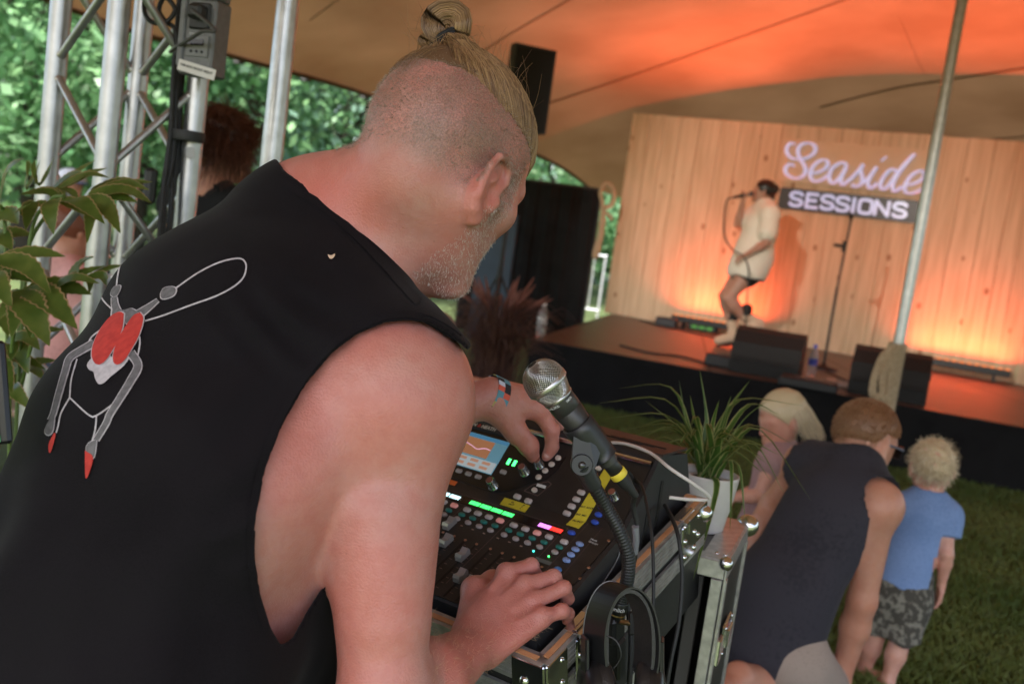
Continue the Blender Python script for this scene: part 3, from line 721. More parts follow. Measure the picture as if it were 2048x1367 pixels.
    c_ = MB(); ribbon(c_, bv, [(566, 366), (600, 386), (638, 408), (680, 442), (724, 484), (764, 526), (800, 567), (836, 606)], 16, .0018, 8); c_.build('collar', cm, shirt_o)
    h_ = MB(); ribbon(h_, bv, [(918, 676), (888, 655), (850, 637), (812, 630), (766, 635), (710, 659), (657, 697), (603, 762), (556, 845), (520, 938), (502, 1040), (500, 1110), (512, 1192), (532, 1258)], 13, .0014, 8); h_.build('armhole_hem', cm, shirt_o)
    for tp_, rr in ((P(1066, 909, 1.551), .0105), (P(1094, 911, 1.563), .0088)):
        m_ = MB(); nd = unit(CAM - tp_ + UP * .35); m_.lathe(tp_ + nd * (rr - .0012), nd, ((rr * .62, 0), (rr * .58, .0010), (rr * .35, .0017), (.0002, .0019)), 14); m_.build('finger_nail', pm('nail', (.60, .34, .29), .25), body_o)
    # wrist band on the left arm
    wb = empty('wristband', P(986, 793, 1.51), 'patterned fabric festival wristband with small black tracker on the left wrist', 'wristband')
    ax = unit(P(1030, 812, 1.525) - P(960, 780, 1.495)); a1 = unit(np.cross(ax, FW)); a2 = np.cross(ax, a1); C0 = P(984, 796, 1.512)
    cols = [(.10, .28, .36), (.015, .015, .02), (.62, .10, .06), (.02, .02, .025), (.42, .40, .12), (.10, .26, .34), (.55, .60, .72), (.015, .015, .02)]
    n = 24; rx, ry = .0335, .0315
    for k in range(n):
        for row in range(2):
            t0, t1 = 2 * math.pi * k / n, 2 * math.pi * (k + 1) / n; sk = .10
            def pt(t, z, rr): t = t + sk * z * 20; return C0 + ax * z + (rx + rr) * math.cos(t) * a1 + (ry + rr) * math.sin(t) * a2
            z0, z1 = (-.011, 0) if row == 0 else (0, .011)
            m_ = MB(); vs = [pt(t, z, rr) for rr in (0, .0016) for t, z in ((t0, z0), (t1, z0), (t1, z1), (t0, z1))]
            m_.add(vs, [(0, 3, 2, 1), (4, 5, 6, 7), (0, 1, 5, 4), (1, 2, 6, 5), (2, 3, 7, 6), (3, 0, 4, 7)]); ci = (k * 3 + row * 5 + (k // 3)) % len(cols)
            m_.build('patch', pm('band_%d' % ci, cols[ci], .8), wb)
    tk = MB(); cc = P(972, 816, 1.49); tk.box(cc, (.030, .020, .007), [ax, unit(np.cross(FW, ax)), -unit(np.cross(ax, np.cross(FW, ax)))], .003); tk.build('tracker', pm('black_gloss', (.01, .01, .012), .15), wb)
# ------------------------------------------------------------------ mixing console, its frame measured on the photograph
_th, _ta = math.radians(-32.6), math.radians(23.95)
MU = V(math.cos(_th), math.sin(_th), 0)
MV = V(-math.sin(_th) * math.cos(_ta), math.cos(_th) * math.cos(_ta), math.sin(_ta))
MN = np.cross(MU, MV); MO = V(-.0328, 1.478, .916)
MVH = V(-math.sin(_th), math.cos(_th), 0)            # horizontal depth direction of the desk

_dl, B0 = math.radians(24), 55.0                     # the rear part of the panel is tilted further up
MV2 = math.cos(_dl) * MV + math.sin(_dl) * MN; MN2 = -math.sin(_dl) * MV + math.cos(_dl) * MN
def Q(a, b, c=0.0):                                   # millimetres on the panel
    if b <= B0: return MO + (a * MU + b * MV + c * MN) / 1000
    return MO + (a * MU + B0 * MV + (b - B0) * MV2 + c * MN2) / 1000
def AX(b): return [MU, MV, MN] if b <= B0 else [MU, MV2, MN2]
CT = math.radians(17)                               # the console's case is propped up at the back
CE2 = MVH * math.cos(CT) + V(0, 0, math.sin(CT)); CEN = np.cross(MU, CE2)
def text_mesh(txt, size, o, ax, mat, name, parent, extrude=.0003, align='LEFT', bold=0.0, shear=0.0, spacing=1.0):
    cu = bpy.data.curves.new('txt', 'FONT'); cu.body = txt; cu.size = size; cu.extrude = extrude; cu.align_x = align; cu.offset = bold; cu.shear = shear; cu.space_character = spacing
    ob = bpy.data.objects.new('txt', cu); COL.objects.link(ob); dg = bpy.context.evaluated_depsgraph_get(); dg.update()
    me = bpy.data.meshes.new_from_object(ob.evaluated_get(dg)); bpy.data.objects.remove(ob); bpy.data.curves.remove(cu)
    m = Matrix.Identity(4)
    for i in range(3):
        for j in range(3): m[j][i] = ax[i][j]
        m[i][3] = o[i]
    me.transform(m); return link(name, me, mat, parent, smooth=False)
def copy_part(src, parent, delta):
    o = src.copy(); COL.objects.link(o); o.parent = parent; o.matrix_parent_inverse = src.matrix_parent_inverse.copy()
    o.location = Vector(np.array(src.location) + np.array(delta)); return o
def build_console():
    root = empty('mixing_console', V(*(MO[:2]), .82) , 'black digital mixing console with faders, lit colour strips and touch screen', 'mixing console')
    black = pm('console_black', (.014, .0125, .012), .42, 0, (.020, .017, .016), 40, .15, 900, spec=.45)
    side = pm('console_side', (.016, .016, .018), .5, 0, (.022, .022, .025), 30, .12, 700)
    dark = pm('slot_black', (.002, .002, .002), .9)
    metal = pm('brushed_rail', (.75, .75, .78), .18, 1.0)
    # chassis: profile in (depth, height) swept along the width
    A0, A1 = -190, 240
    bk = lambda a: Q(a, 190, 0)
    dn = -(V(0, 0, 1) * math.cos(CT) - MVH * math.sin(CT)); bk2 = lambda a: bk(a) + CE2 * .10
    def prof(a): return [Q(a, -178, -4), Q(a, -172, -.6), Q(a, 55, -.6), Q(a, 188, -.6), bk(a) + V(0, 0, .004) + MVH * .008, bk(a) + MVH * .10 - V(0, 0, .004), bk(a) + MVH * .135 + dn * .165, Q(a, -150, 0) + dn * .050, Q(a, -178, 0) + dn * .034]
    l, r_ = prof(A0), prof(A1); n = len(l)
    mb = MB(); mb.add(l + r_, [tuple(range(n))[::-1], tuple(range(n, 2 * n))] + [(i, n + i, n + (i + 1) % n, (i + 1) % n) for i in range(n)]); ch = mb.build('chassis', side, root)
    mb = MB(); lf = [Q(A1 - 5, b, c) for b, c in ((-180, -5), (-172, 1.5), (54, 2.5), (172, 3.0), (188, 9), (192, 4), (192, -14), (56, -16), (-172, -20))]; rt = [p + MU * .006 for p in lf]; n = len(lf)
    mb.add(lf + rt, [tuple(range(n))[::-1], tuple(range(n, 2 * n))] + [(i, n + i, n + (i + 1) % n, (i + 1) % n) for i in range(n)]); mb.build('side_cheek', side, root)
    for k in range(2):
        mb = MB(); mb.box(Q(A1 + .6, 95 + 52 * k, -62), (.002, .012 - .004 * k, .075), [MU, MVH, V(0, 0, 1)]); mb.build('side_vent', dark, root)
    mb = MB(); mb.tube([Q(A1 + 1.5, -20, -38), Q(A1 + 1.5, 20, -30), Q(A1 + 1.5, 34, -24), Q(A1 + 1.5, 38, -16)], .0012, 6); mb.build('side_groove', pm('groove_grey', (.10, .10, .105), .4), root)
    # panel
    mb = MB(); mb.box(Q((A0 + A1) / 2 - 4, -60, 0), (.420, .230, .0016), AX(0)); pn = mb.build('panel', black, root)
    mb = MB(); mb.box(Q((A0 + A1) / 2 - 4, 118, 0), (.420, .1265, .0016), AX(99)); pn = mb.build('rear_panel', black, root)
    mb = MB(); mb.prism([(x / 1000, (y - B0) / 1000) for x, y in ((-180, 66), (-42, 58), (-20, 57), (12, 57), (32, 65), (57, 83), (84, 106), (92, 122), (94, 150), (86, 153), (-180, 153))], MO + B0 * MV / 1000 + MN2 * .0009, [MU, MV2, MN2], .0010); mb.build('screen_bezel', pm('bezel', (.008, .0085, .010), .30), root)
    # rear hood with rail and lettering
    hp = ((153, 0), (156, 5), (166, 7), (171, 3), (171, 0))
    mb = MB(); c0 = [Q(A0, *x) for x in hp]; c1 = [Q(22, *x) for x in hp]
    mb.add(c0 + c1, [(4, 3, 2, 1, 0), (5, 6, 7, 8, 9)] + [(i, (i + 1) % 5, 5 + (i + 1) % 5, 5 + i) for i in range(5)]); mb.build('hood', pm('hood_grey', (.030, .030, .034), .38, .3), root)
    mb = MB(); mb.tube([Q(A0, 175, 4), Q(A1 - 8, 175, 4)], .0042, 12); mb.build('rail', metal, root)
    mb = MB(); mb.box(bk((A0 + A1) / 2) + MVH * .055 + V(0, 0, .003), (.428, .095, .004), [MU, MVH, V(0, 0, 1)], .0015); tp = mb.build('top_cover', side, root)
    for k in range(3):
        mb = MB(); mb.box(bk(150 + k * 18) + MVH * (.04 + .006 * k) + V(0, 0, .0055), (.075, .003, .002), [MU, MVH, V(0, 0, 1)]); mb.build('cover_slot', dark, root)
    wmt = pm('legend_white', (.62, .62, .60), .6); rmt = pm('legend_red', (.5, .05, .04), .6)
    for tx, a0, mt in (('ALLEN', -108, wmt), ('&', -79.5, rmt), ('HEATH', -72, wmt)):
        text_mesh(tx, .0088, Q(a0, 157.5, 6.9), AX(99), mt, 'lettering', root, .0002, 'LEFT', .00030, .25)
    # screen
    sc = MB(); sc.box(Q(-84, 115, 2.2), (.150, .064, .001), AX(99)); so_ = sc.build('touch_screen', pm('screen_frame', (.10, .22, .28), .15, 0, emit=(.12, .30, .40), estr=.13), root)
    def scr(nm, a, b, w, h, col, e, lift=3.0):
        m_ = MB(); m_.box(Q(a, b, lift), (w / 1000, h / 1000, .0004), AX(b)); return m_.build(nm, pm('scr_%02d%02d%02d' % tuple(int(99 * x) for x in col), (.02, .02, .02), .2, 0, emit=col, estr=e), so_)
    scr('screen_area', -92, 123, 118, 32, (.36, .15, .07), .22)
    scr('screen_area', -84, 94, 148, 20, (.42, .48, .50), .20)
    scr('screen_area', -84, 143, 148, 6, (.05, .20, .35), .22, 3.2)
    for k in range(3):
        for j in range(2): scr('screen_button', -74 + k * 23 - 1 * j, 99 - j * 9, 15, 5, (.45, .22, .14), .22, 3.5)
    mb = MB(); cur = [Q(-150 + t * 116, 122 + 7 * math.exp(-((t - .55) / .12) ** 2) - 5 * math.exp(-((t - .8) / .08) ** 2) + 3 * math.sin(t * 9), 3.8) for t in np.linspace(0, 1, 40)]
    mb.tube(cur, .0007, 4); mb.build('screen_curve', pm('scr_curve', (.02, .02, .02), .2, 0, emit=(.75, .38, .55), estr=.3), so_)
    # buttons -------------------------------------------------------------------------
    def rbtn(nm, a, b, w, h, mat, hgt=4.0, ell_=False, par=root):
        m_ = MB(); n_ = 14; pr = []
        for s, z in ((1.0, .5), (1.0, hgt * .7), (.86, hgt), (0.0, hgt * (1.0 if not ell_ else .85))):
            for k in range(n_):
                t = 2 * math.pi * k / n_; e = 1.0 if ell_ else .55
                x = math.copysign(abs(math.cos(t)) ** e, math.cos(t)) * w / 2 * s; y = math.copysign(abs(math.sin(t)) ** e, math.sin(t)) * h / 2 * s
                pr.append(Q(a + x, b + y, z))
        m_.add(pr, [(i * n_ + k, i * n_ + (k + 1) % n_, (i + 1) * n_ + (k + 1) % n_, (i + 1) * n_ + k) for i in range(3) for k in range(n_)], True)
        return m_.build(nm, mat, par)
    white = pm('button_white', (.52, .47, .46), .35, 0, (.46, .40, .40), 300); teal = pm('button_teal', (.020, .17, .145), .35); grey = pm('button_grey', (.36, .31, .30), .35)
    pink = pm('button_lit_red', (.55, .40, .38), .35, 0, emit=(.8, .12, .08), estr=.06); blue = pm('button_blue', (.030, .085, .48), .35); lblue = pm('button_pale_blue', (.22, .32, .60), .35); cream = pm('button_cream', (.60, .52, .47), .35)
    pit = 20.5; chs = [(-pit * k - (4.1 if k > 0 else 0) * 0, k) for k in range(0)]
    xs = [pit * k for k in range(4)] + [pit * (4.2 + k) for k in range(4)] + [pit * 8.45]
    left = [-pit * (1.2 + k) for k in range(4)] + [-pit * (5.4 + k) for k in range(3)]
    lit = {3, 6}
    proto = {}
    for i, a in enumerate(xs + left):
        for nm, b, w, h, mt, el in (('mute_button', 0, 12.5, 8.5, pink if (i in lit or i == 9) else white, False), ('select_button', -13.5, 12, 7.5, teal, True), ('pafl_button', -25.5, 11, 8, grey, True)):
            key = (nm, mt.name)
            if key not in proto: proto[key] = (rbtn(nm, a, b, w, h, mt, 4.2, el), a)
            else: copy_part(proto[key][0], root, (a - proto[key][1]) / 1000 * MU)
    ledg = pm('led_green', (.01, .2, .03), .3, 0, emit=(.05, 1.0, .15), estr=1.6); ledc = pm('led_cyan', (.01, .2, .2), .3, 0, emit=(.05, .9, .7), estr=1.3)
    for a, mt in ((xs[7] - 3, ledc), (xs[8] - 3, ledg)):
        m_ = MB(); m_.lathe(Q(a, -37, 1), MN, ((.0014, 0), (.0014, .001)), 8); m_.build('led', mt, root)
    for i, a in enumerate(xs + left):
        m_ = MB(); m_.box(Q(a - 5, -35, 1.1), (.004, .0018, .0004), AX(0)); m_.build('legend_mark', pm('legend_dim', (.30, .22, .18), .7), root)
    # colour strips above the channel strips
    mb = MB(); mb.box(Q(-14, 19, 1.1), (.352, .017, .0008), AX(0)); mb.build('display_strip', pm('strip_glass', (.006, .006, .007), .12), root)
    for a0, a1, col, nm in ((-7.5, 10.5, (.05, .95, .16), 'g'), (13, 31, (.05, .95, .16), 'g'), (33.5, 51.5, (.05, .95, .16), 'g'), (54, 72.5, (.05, .95, .16), 'g'), (118.5, 138, (.80, .22, .95), 'm'), (139, 158, (.95, .03, .02), 'r'), (-46, -28, (.55, .9, .95), 'w'), (-68, -49, (.55, .9, .95), 'w')):
        m_ = MB(); m_.box(Q((a0 + a1) / 2, 18.6, 2.0), ((a1 - a0) / 1000, .0078, .0007), AX(0)); m_.build('channel_display', pm('disp_' + nm, (.02, .02, .02), .2, 0, emit=col, estr=.62), root)
    # thin printed lines
    lm = pm('printed_line', (.16, .10, .09), .7)
    def line(a0, b0, a1, b1, w=.6):
        m_ = MB(); d = unit(V(a1 - a0, b1 - b0)); nn = V(-d[1], d[0]) * w / 2
        m_.add([Q(a0 + nn[0], b0 + nn[1], 1.15), Q(a0 - nn[0], b0 - nn[1], 1.15), Q(a1 - nn[0], b1 - nn[1], 1.15), Q(a1 + nn[0], b1 + nn[1], 1.15)], [(0, 1, 2, 3)]); m_.build('printed_line', lm, root)
    line(-180, 30, 162, 30); line(162, 30, 163, 10); line(-180, 8, 158, 8, .5); line(73.5, 8, 73.5, -150, .7); line(158, 8, 158, -40, .7); line(-10.5, 8, -10.5, -150, .6); line(158, -40, 152, -150, .6); line(182, 54, 182, -70, .4); line(206, 54, 208, -70, .4)
    # faders
    fp = {0: -44, 1: -79, 2: -150, 3: -94, 4: -132, 5: -138, 6: -130, 7: -134, 8: -120}
    capm = pm('fader_cap', (.42, .40, .39), .30, .55); capd = pm('fader_cap_dark', (.16, .14, .13), .4, .2)
    base_cap = None; tick = None
    for i, a in enumerate(xs + left):
        m_ = MB(); m_.box(Q(a, -118, 1.0), (.0028, .108, .0010), AX(0)); m_.build('fader_slot', dark, root)
        m_ = MB(); m_.lathe(Q(a, -60.5, .9), MN, ((.0022, 0), (.0022, .0009), (.0008, .0011)), 8); m_.build('screw', pm('copper_screw', (.40, .20, .12), .4, .7), root)
        b = fp.get(i, -140 + (i * 37) % 60)
        if base_cap is None:
            m_ = MB(); pr = [(-11, 1.8), (-11, 9), (-8.5, 13), (-1.5, 9.6), (0, 9.2), (1.5, 9.6), (8.5, 13), (11, 9), (11, 1.8)]
            m_.prism([(p[0] / 1000, p[1] / 1000) for p in pr], Q(a - 5.5, b, 0), [MV, MN, MU], .011); base_cap = (m_.build('fader_cap', capm, root), a, b)
        else: copy_part(base_cap[0], root, (a - base_cap[1]) / 1000 * MU + (b - base_cap[2]) / 1000 * MV)
        for k in range(9):
            if tick is None: m_ = MB(); m_.box(Q(a + 6, -70 - k * 11.5, 1.0), (.0042, .0006, .0004), AX(0)); tick = (m_.build('scale_mark', pm('legend_dim2', (.20, .13, .11), .7), root), a, -70 - k * 11.5)
            else: copy_part(tick[0], root, (a - tick[1]) / 1000 * MU + ((-70 - k * 11.5) - tick[2]) / 1000 * MV)
    # round encoders
    km = pm('encoder_chrome', (.42, .42, .44), .22, .9); kt = pm('encoder_top', (.20, .07, .05), .4)
    for a, b, rd, hh in ((5, 66, 7.2, 19), (43, 104, 6.8, 18), (60, 123, 6.6, 16), (200, 107, 6.6, 16)):
        m_ = MB(); n_ = 28
        m_.lathe(Q(a, b, 1), AX(b)[2], ((rd / 1000 * 1.25, 0), (rd / 1000 * 1.2, .0012), (rd / 1000, .002), (rd / 1000 * .92, hh / 1000 - .001), (rd / 1000 * .84, hh / 1000)), n_)
        kk = m_.build('encoder', km, root)
        m_ = MB(); m_.lathe(Q(a, b, 1 + hh), AX(b)[2], ((rd / 1000 * .8, 0), (rd / 1000 * .75, .0006)), 18); m_.build('encoder_cap', kt, kk)
        for t in range(9):
            m_ = MB(); an = 2 * math.pi * t / 9; x, y = math.cos(an) * rd * .95, math.sin(an) * rd * .95; m_.box(Q(a + x, b + y, 1 + hh * .55), (.0012, .0012, hh / 1000 * .75), AX(b)); m_.build('grip_rib', pm('encoder_rib', (.05, .05, .055), .4), kk)
    for nm, a, b, w, h, mt in [('round_button', 83.5 - 4.7 * k, 144 - k * 13.7, 10.5, 9.5, cream) for k in range(4)] + [('square_button', 53 + k * 21, 61 - 1.5 * k, 12.5, 9, white) for k in range(2)] + [('soft_key', 143 + 1.6 * k, 59 + k * 13.2, 12.5, 8.5, white) for k in range(4)] + [('soft_key', 152, 147, 15, 10, cream)] + [('blue_button', 191 - .8 * k, 59 + k * 13, 12.5, 8, blue) for k in range(3)] + [('blue_button', 171.5, 23, 12.5, 8.5, blue)] + [('pale_button', 195.5 + .5 * k, 6 - 13 * k, 12.5, 8.5, lblue) for k in range(4)] + [('blue_button', 196.5, -55.5 - 11.5 * k, 12.5, 8.5, pm('button_mid_blue', (.06, .20, .50), .35)) for k in range(2)] + [('screen_key', -48, 73.5, 12, 8, grey), ('screen_key', -28.5, 73.5, 12, 8, grey), ('screen_key', -67, 73.5, 12, 8, grey), ('screen_key', 8, 94, 12, 8, grey), ('round_button', 74, 80, 10, 8.5, cream)]:
        rbtn(nm, a, b, w, h, mt, 4.0, nm in ('round_button', 'blue_button', 'pale_button'))
    for a in (7, 18):
        for k in range(4):
            m_ = MB(); m_.box(Q(a, 110 + k * 2.8, 2.2), (.005, .0020, .001), AX(99)); m_.build('meter_led', ledg, root)
    # outlined legend under the round buttons
    for (x0, y0), (x1, y1) in zip([(58, 74), (84, 73), (95, 98), (88, 101), (66, 88)], [(84, 73), (95, 98), (88, 101), (66, 88), (58, 74)]): line(x0, y0, x1, y1, .9)
    m_ = MB(); m_.box(Q(81, 90, 1.6), (.016, .005, .0004), AX(99)); m_.build('legend_plate', wmt, root)
    text_mesh('Mute', .0052, Q(203, 22, 1.2), AX(0), wmt, 'lettering', root, .0001); text_mesh('Groups', .0052, Q(203, 16, 1.2), AX(0), wmt, 'lettering', root, .0001)
    m_ = MB(); m_.box(Q(168, -49, 1.2), (.026, .007, .0004), AX(0)); m_.build('fader_strip', pm('strip_grey', (.10, .12, .11), .4), root)
    for a, b in ((228, 32), (232, -32), (233, -57), (206, -100)):
        m_ = MB(); m_.lathe(Q(a, b, .8), MN, ((.0026, 0), (.0026, .0006), (.0012, .0009)), 10); m_.build('screw', pm('copper_screw', (.4, .2, .12)), root)
    # tape with pencilled notes
    tape = pm('yellow_tape', (.62, .52, .035), .6, 0, (.56, .47, .03), 120, .2, 400); ink = pm('ink', (.02, .02, .018), .8); otape = pm('orange_tape', (.75, .16, .03), .6)
    def tp_(pts, mt, nm='tape'):
        m_ = MB(); t_ = [Q(a, b, 4.6 if False else 1.5) for a, b in pts]; u_ = [p + MN * .0004 for p in t_]; m_.add(t_ + u_, [(3, 2, 1, 0), (4, 5, 6, 7)] + [(i, (i + 1) % 4, 4 + (i + 1) % 4, 4 + i) for i in range(4)]); return m_.build(nm, mt, root)
    tp_([(37.5, 34), (83.5, 34), (81.5, 52), (34.5, 52)], tape); tp_([(154.5, 36), (176, 36), (177, 54.9), (156, 54.9)], tape); tp_([(156, 55.2), (177, 55.2), (181, 140), (164, 147)], tape); tp_([(-90, 43), (-56, 43), (-58, 54), (-92, 54)], otape)
    for tx, a, b, s in (('Fx INT', 158, 47, .0058), ('INT. MIC.', 157.5, 61, .0042), ('EXT. BOOM', 158, 75, .0042), ('GL', 50, 45, .0045), ('OUT', 49, 39, .0045), ('M', 71, 46, .004), ('F', 71, 42, .004), ('L', 71, 38, .004)):
        text_mesh(tx, s, Q(a, b, 2.1), [unit(MU + .12 * AX(b)[1]), unit(AX(b)[1] - .12 * MU), AX(b)[2]], ink, 'note', root, .0001, 'LEFT', .0001, .2)
    return root
# ------------------------------------------------------------------ flight cases
ALU = lambda: pm('aluminium_edge', (.50, .49, .48), .36, .65, (.36, .35, .345), 60, .15, 300, stretch=(1, 1, 1))
def ball_corner(root, c, r, mat):
    m_ = MB(); n = 10; m_.lathe(c - V(0, 0, r), V(0, 0, 1), [(r * math.sin(t), r - r * math.cos(t)) for t in np.linspace(.02, math.pi - .02, n)], 14); return m_.build('ball_corner', mat, root)
def rivets(root, pts, n_, mat, r=.0045):
    for p in pts:
        m_ = MB(); m_.lathe(p, n_, [(r, 0), (r * .9, r * .35), (r * .5, r * .6), (.0003, r * .7)], 10); m_.build('rivet', mat, root)
def build_cases():
    alu = ALU(); ply = pm('black_laminate', (.012, .012, .013), .45, 0, (.018, .017, .017), 20, .15, 300); foam = pm('black_foam', (.006, .006, .0065), .95, 0, (.010, .010, .010), 200, .3, 500); chrome = pm('chrome_hardware', (.72, .72, .74), .16, 1.0)
    orange_refl = pm('orange_reflection', (.45, .20, .09), .5, 0, (.55, .27, .13), 40)  # orange reflection on the aluminium rim, painted as a strip's own colour
    root = empty('flight_case', V(.06, 1.5, 0), 'aluminium edged flight case base cradling the mixing console', 'flight case')
    # the rim in the desk's own axes, rising to the back; front right corner measured at the rim
    FR = P(1088, 1352, 1.235); ux, uy, uz = MU, CE2, CEN; Wd, Dp, Hh = .56, .47, .15
    BRc = FR + uy * Dp; BL = BRc - ux * Wd; FL = FR - ux * Wd; th = .012
    def wall(a, b, nm='side_wall'):
        d = unit(b - a); nn = np.cross(d, uz); L_ = np.linalg.norm(b - a); ax = [d, nn, uz]; c_ = (a + b) / 2; m_ = MB(); m_.box(c_ - uz * Hh / 2 - nn * th / 2, (L_, th, Hh), ax); m_.build(nm, ply, root)
        e = MB(); e.box(c_ + nn * .0035, (L_, .006, .034), ax).box(c_ + uz * .0185 - nn * .004, (L_, .022, .003), ax)
        for zz in (-.010, -.003, .004, .011): e.box(c_ + nn * .0070 + uz * zz, (L_, .0012, .0022), ax)
        e.build('edge_rail', alu, root)
        e = MB(); e.box(c_ - uz * .046 + nn * .004, (L_, .005, .028), ax)
        for zz in (-.054, -.046, -.038): e.box(c_ + nn * .0070 + uz * zz, (L_, .0010, .0022), ax)
        e.build('edge_rail', alu, root)
        w_ = MB(); w_.box(c_ + uz * .0212 - nn * .003, (L_ - .02, .008, .0016), ax); w_.build('reflection_strip', orange_refl, root)  # strip carrying the rim's painted orange reflection
        return d, nn
    dR, nR = wall(FR, BRc); dF, nF = wall(FL, FR); wall(BRc, BL); wall(BL, FL)
    c = (FR + BL) / 2; m_ = MB(); m_.box(c - uz * (Hh - .02), (Wd - .024, Dp - .024, .03), [ux, uy, uz]); m_.build('foam_bed', foam, root)
    m_ = MB(); m_.box(c - uz * (Hh + .006), (Wd, Dp, .012), [ux, uy, uz]); m_.build('base_panel', ply, root)
    for k, p in enumerate((FR, BRc)):
        m_ = MB(); m_.box(p + nR * .006 - dR * (.02 if k else -.02) - uz * .010, (.05, .004, .06), [dR, nR, uz], .002); cc = m_.build('corner_brace', chrome, root)
        rivets(cc, [p + nR * .008 - dR * (.030 if k else -.030) + uz * zz for zz in (-.026, .008)], nR, chrome)
    ball_corner(root, BRc + nR * .004 - uz * .004, .014, chrome)
    m_ = MB(); m_.box(FR + nF * .006 - ux * .02 - uz * .01, (.05, .004, .06), [ux, nF, uz], .002); cc = m_.build('corner_brace', chrome, root)
    rivets(cc, [FR + nF * .008 - ux * .025 - uz * .012], nF, chrome, .007)
    for t in (.085, .40):                           # lid catches on the right side
        p = FR + dR * t
        m_ = MB(); m_.box(p + nR * .0095 - uz * .014, (.050, .005, .066), [dR, nR, uz], .002).box(p + nR * .004 + uz * .026, (.044, .026, .004), [dR, nR, uz]).box(p + nR * .014 + uz * .016, (.026, .006, .026), [dR, nR, uz], .002)
        m_.tube([p + nR * .006 - dR * .020 + uz * .028, p + nR * .006 + dR * .020 + uz * .028], .004, 8)
        cc = m_.build('catch', chrome, root); rivets(cc, [p + nR * .012 + dR * s * .017 + uz * zz for s in (-1, 1) for zz in (-.036, -.008)], nR, chrome)
    m_ = MB(); m_.box(FR + dR * .24 + nR * .002 - uz * .105, (.10, .004, .07), [dR, nR, uz], .002); m_.build('handle_dish', pm('dark_plate', (.03, .03, .032), .5), root)
    for sx in (.08, Wd - .08):                      # legs that prop up the back
        q = BL + ux * sx - uy * .05 - uz * (Hh + .012); m_ = MB(); m_.box(V(q[0], q[1], (q[2] + .62) / 2), (.04, .04, q[2] - .62), [MU, MVH, V(0, 0, 1)], .003); m_.build('prop_leg', alu, root)
    z0 = .62; c = V(*(c - uz * Hh)[:2], 0); uy = MVH
    # a lower stand case that carries it
    st = empty('stand_case', V(c[0], c[1], 0), 'black trunk case standing under the console case', 'flight case')
    m_ = MB(); m_.box(V(c[0], c[1], z0 / 2 + .045), (Wd - .04, Dp - .02, z0 - .09), [ux, uy, V(0, 0, 1)], .004); m_.build('box', ply, st)
    for sx in (-1, 1):
        for sy in (-1, 1):
            m_ = MB(); q = V(c[0], c[1], 0) + ux * sx * (Wd / 2 - .03) + uy * sy * (Dp / 2 - .03); m_.box(q + V(0, 0, .352), (.03, .03, .53), [ux, uy, V(0, 0, 1)], .003); m_.build('corner_angle', alu, st)
            m_ = MB(); m_.lathe(q + V(0, 0, .04) - ux * .015, ux, ((.038, 0), (.04, .006), (.04, .024), (.038, .03)), 18); m_.build('castor', pm('castor_black', (.02, .02, .02), .6), st)
    # ---- rack case on the right, its open front towards the camera
    rk = empty('rack_case', PZ(1420, 1100, .862) * V(1, 1, 0), 'open fronted rack flight case with white plant pot on top', 'flight case')
    ZT = .862
    A = PZ(1386, 1098, ZT); B = PZ(1452, 1124, ZT); Cc = PZ(1496, 1046, ZT); dy = unit((Cc - B) * V(1, 1, 0)); dx = np.cross(dy, V(0, 0, 1))
    Wr = .50; Dr = np.linalg.norm(Cc - B)
    A = B - dx * Wr
    def pan(o, e1, e2, n_, nm, mt, t=.010):
        m_ = MB(); b = [o, o + e1, o + e1 + e2, o + e2]; m_.add(b + [x + n_ * t for x in b], [(3, 2, 1, 0), (4, 5, 6, 7)] + [(i, (i + 1) % 4, 4 + (i + 1) % 4, 4 + i) for i in range(4)]); return m_.build(nm, mt, rk)
    z1 = V(0, 0, 1); H_ = ZT - .06
    pan(A, B - A, dy * Dr, -z1, 'top_panel', pm('rack_top', (.02, .018, .018), .4, 0, (.03, .026, .025), 30))
    pan(B, dy * Dr, -z1 * H_, -dx, 'side_panel', ply); pan(A, dy * Dr, -z1 * H_, dx, 'side_panel', ply); pan(A + dy * Dr, B - A, -z1 * H_, dy, 'back_panel', foam); pan(A - z1 * H_, B - A, dy * Dr, -z1, 'base_panel', ply)
    def bar(p, q, w, t, lat, nm='edge_rail', mt=alu):
        d = unit(q - p); l_ = unit(lat - d * (lat @ d)); m_ = MB(); m_.box((p + q) / 2, (np.linalg.norm(q - p), w, t), [d, l_, np.cross(d, l_)], .0012); return m_.build(nm, mt, rk)
    bar(B + dy * .002 + z1 * .001 - dx * .020, Cc + z1 * .001 - dx * .020, .042, .004, dx, 'edge_rail'); bar(B + dx * .002 - z1 * .016, Cc + dx * .002 - z1 * .016, .034, .004, z1)
    bar(A - dy * .002 - z1 * .014, B - dy * .002 - z1 * .014, .030, .005, z1); bar(A + z1 * .001 + dy * .013, B + z1 * .0012 + dy * .013, .026, .004, dy)
    bar(B - dy * .003 - dx * .010 - z1 * .03, B - dy * .003 - dx * .010 - z1 * H_, .018, .006, dx); bar(B + dx * .003 + dy * .010 - z1 * .03, B + dx * .003 + dy * .010 - z1 * H_, .018, .006, dy)
    bar(Cc + dx * .003 - dy * .012 - z1 * .03, Cc + dx * .003 - dy * .012 - z1 * H_, .018, .006, dy)
    for xx in (.045,): bar(B - dx * xx + dy * .03 - z1 * .04, B - dx * xx + dy * .03 - z1 * H_, .022, .006, dx, 'rack_strip', pm('rack_strip_grey', (.045, .042, .043), .5))
    ball_corner(rk, Cc + z1 * -.004, .021, chrome); ball_corner(rk, B + z1 * -.002, .012, chrome)
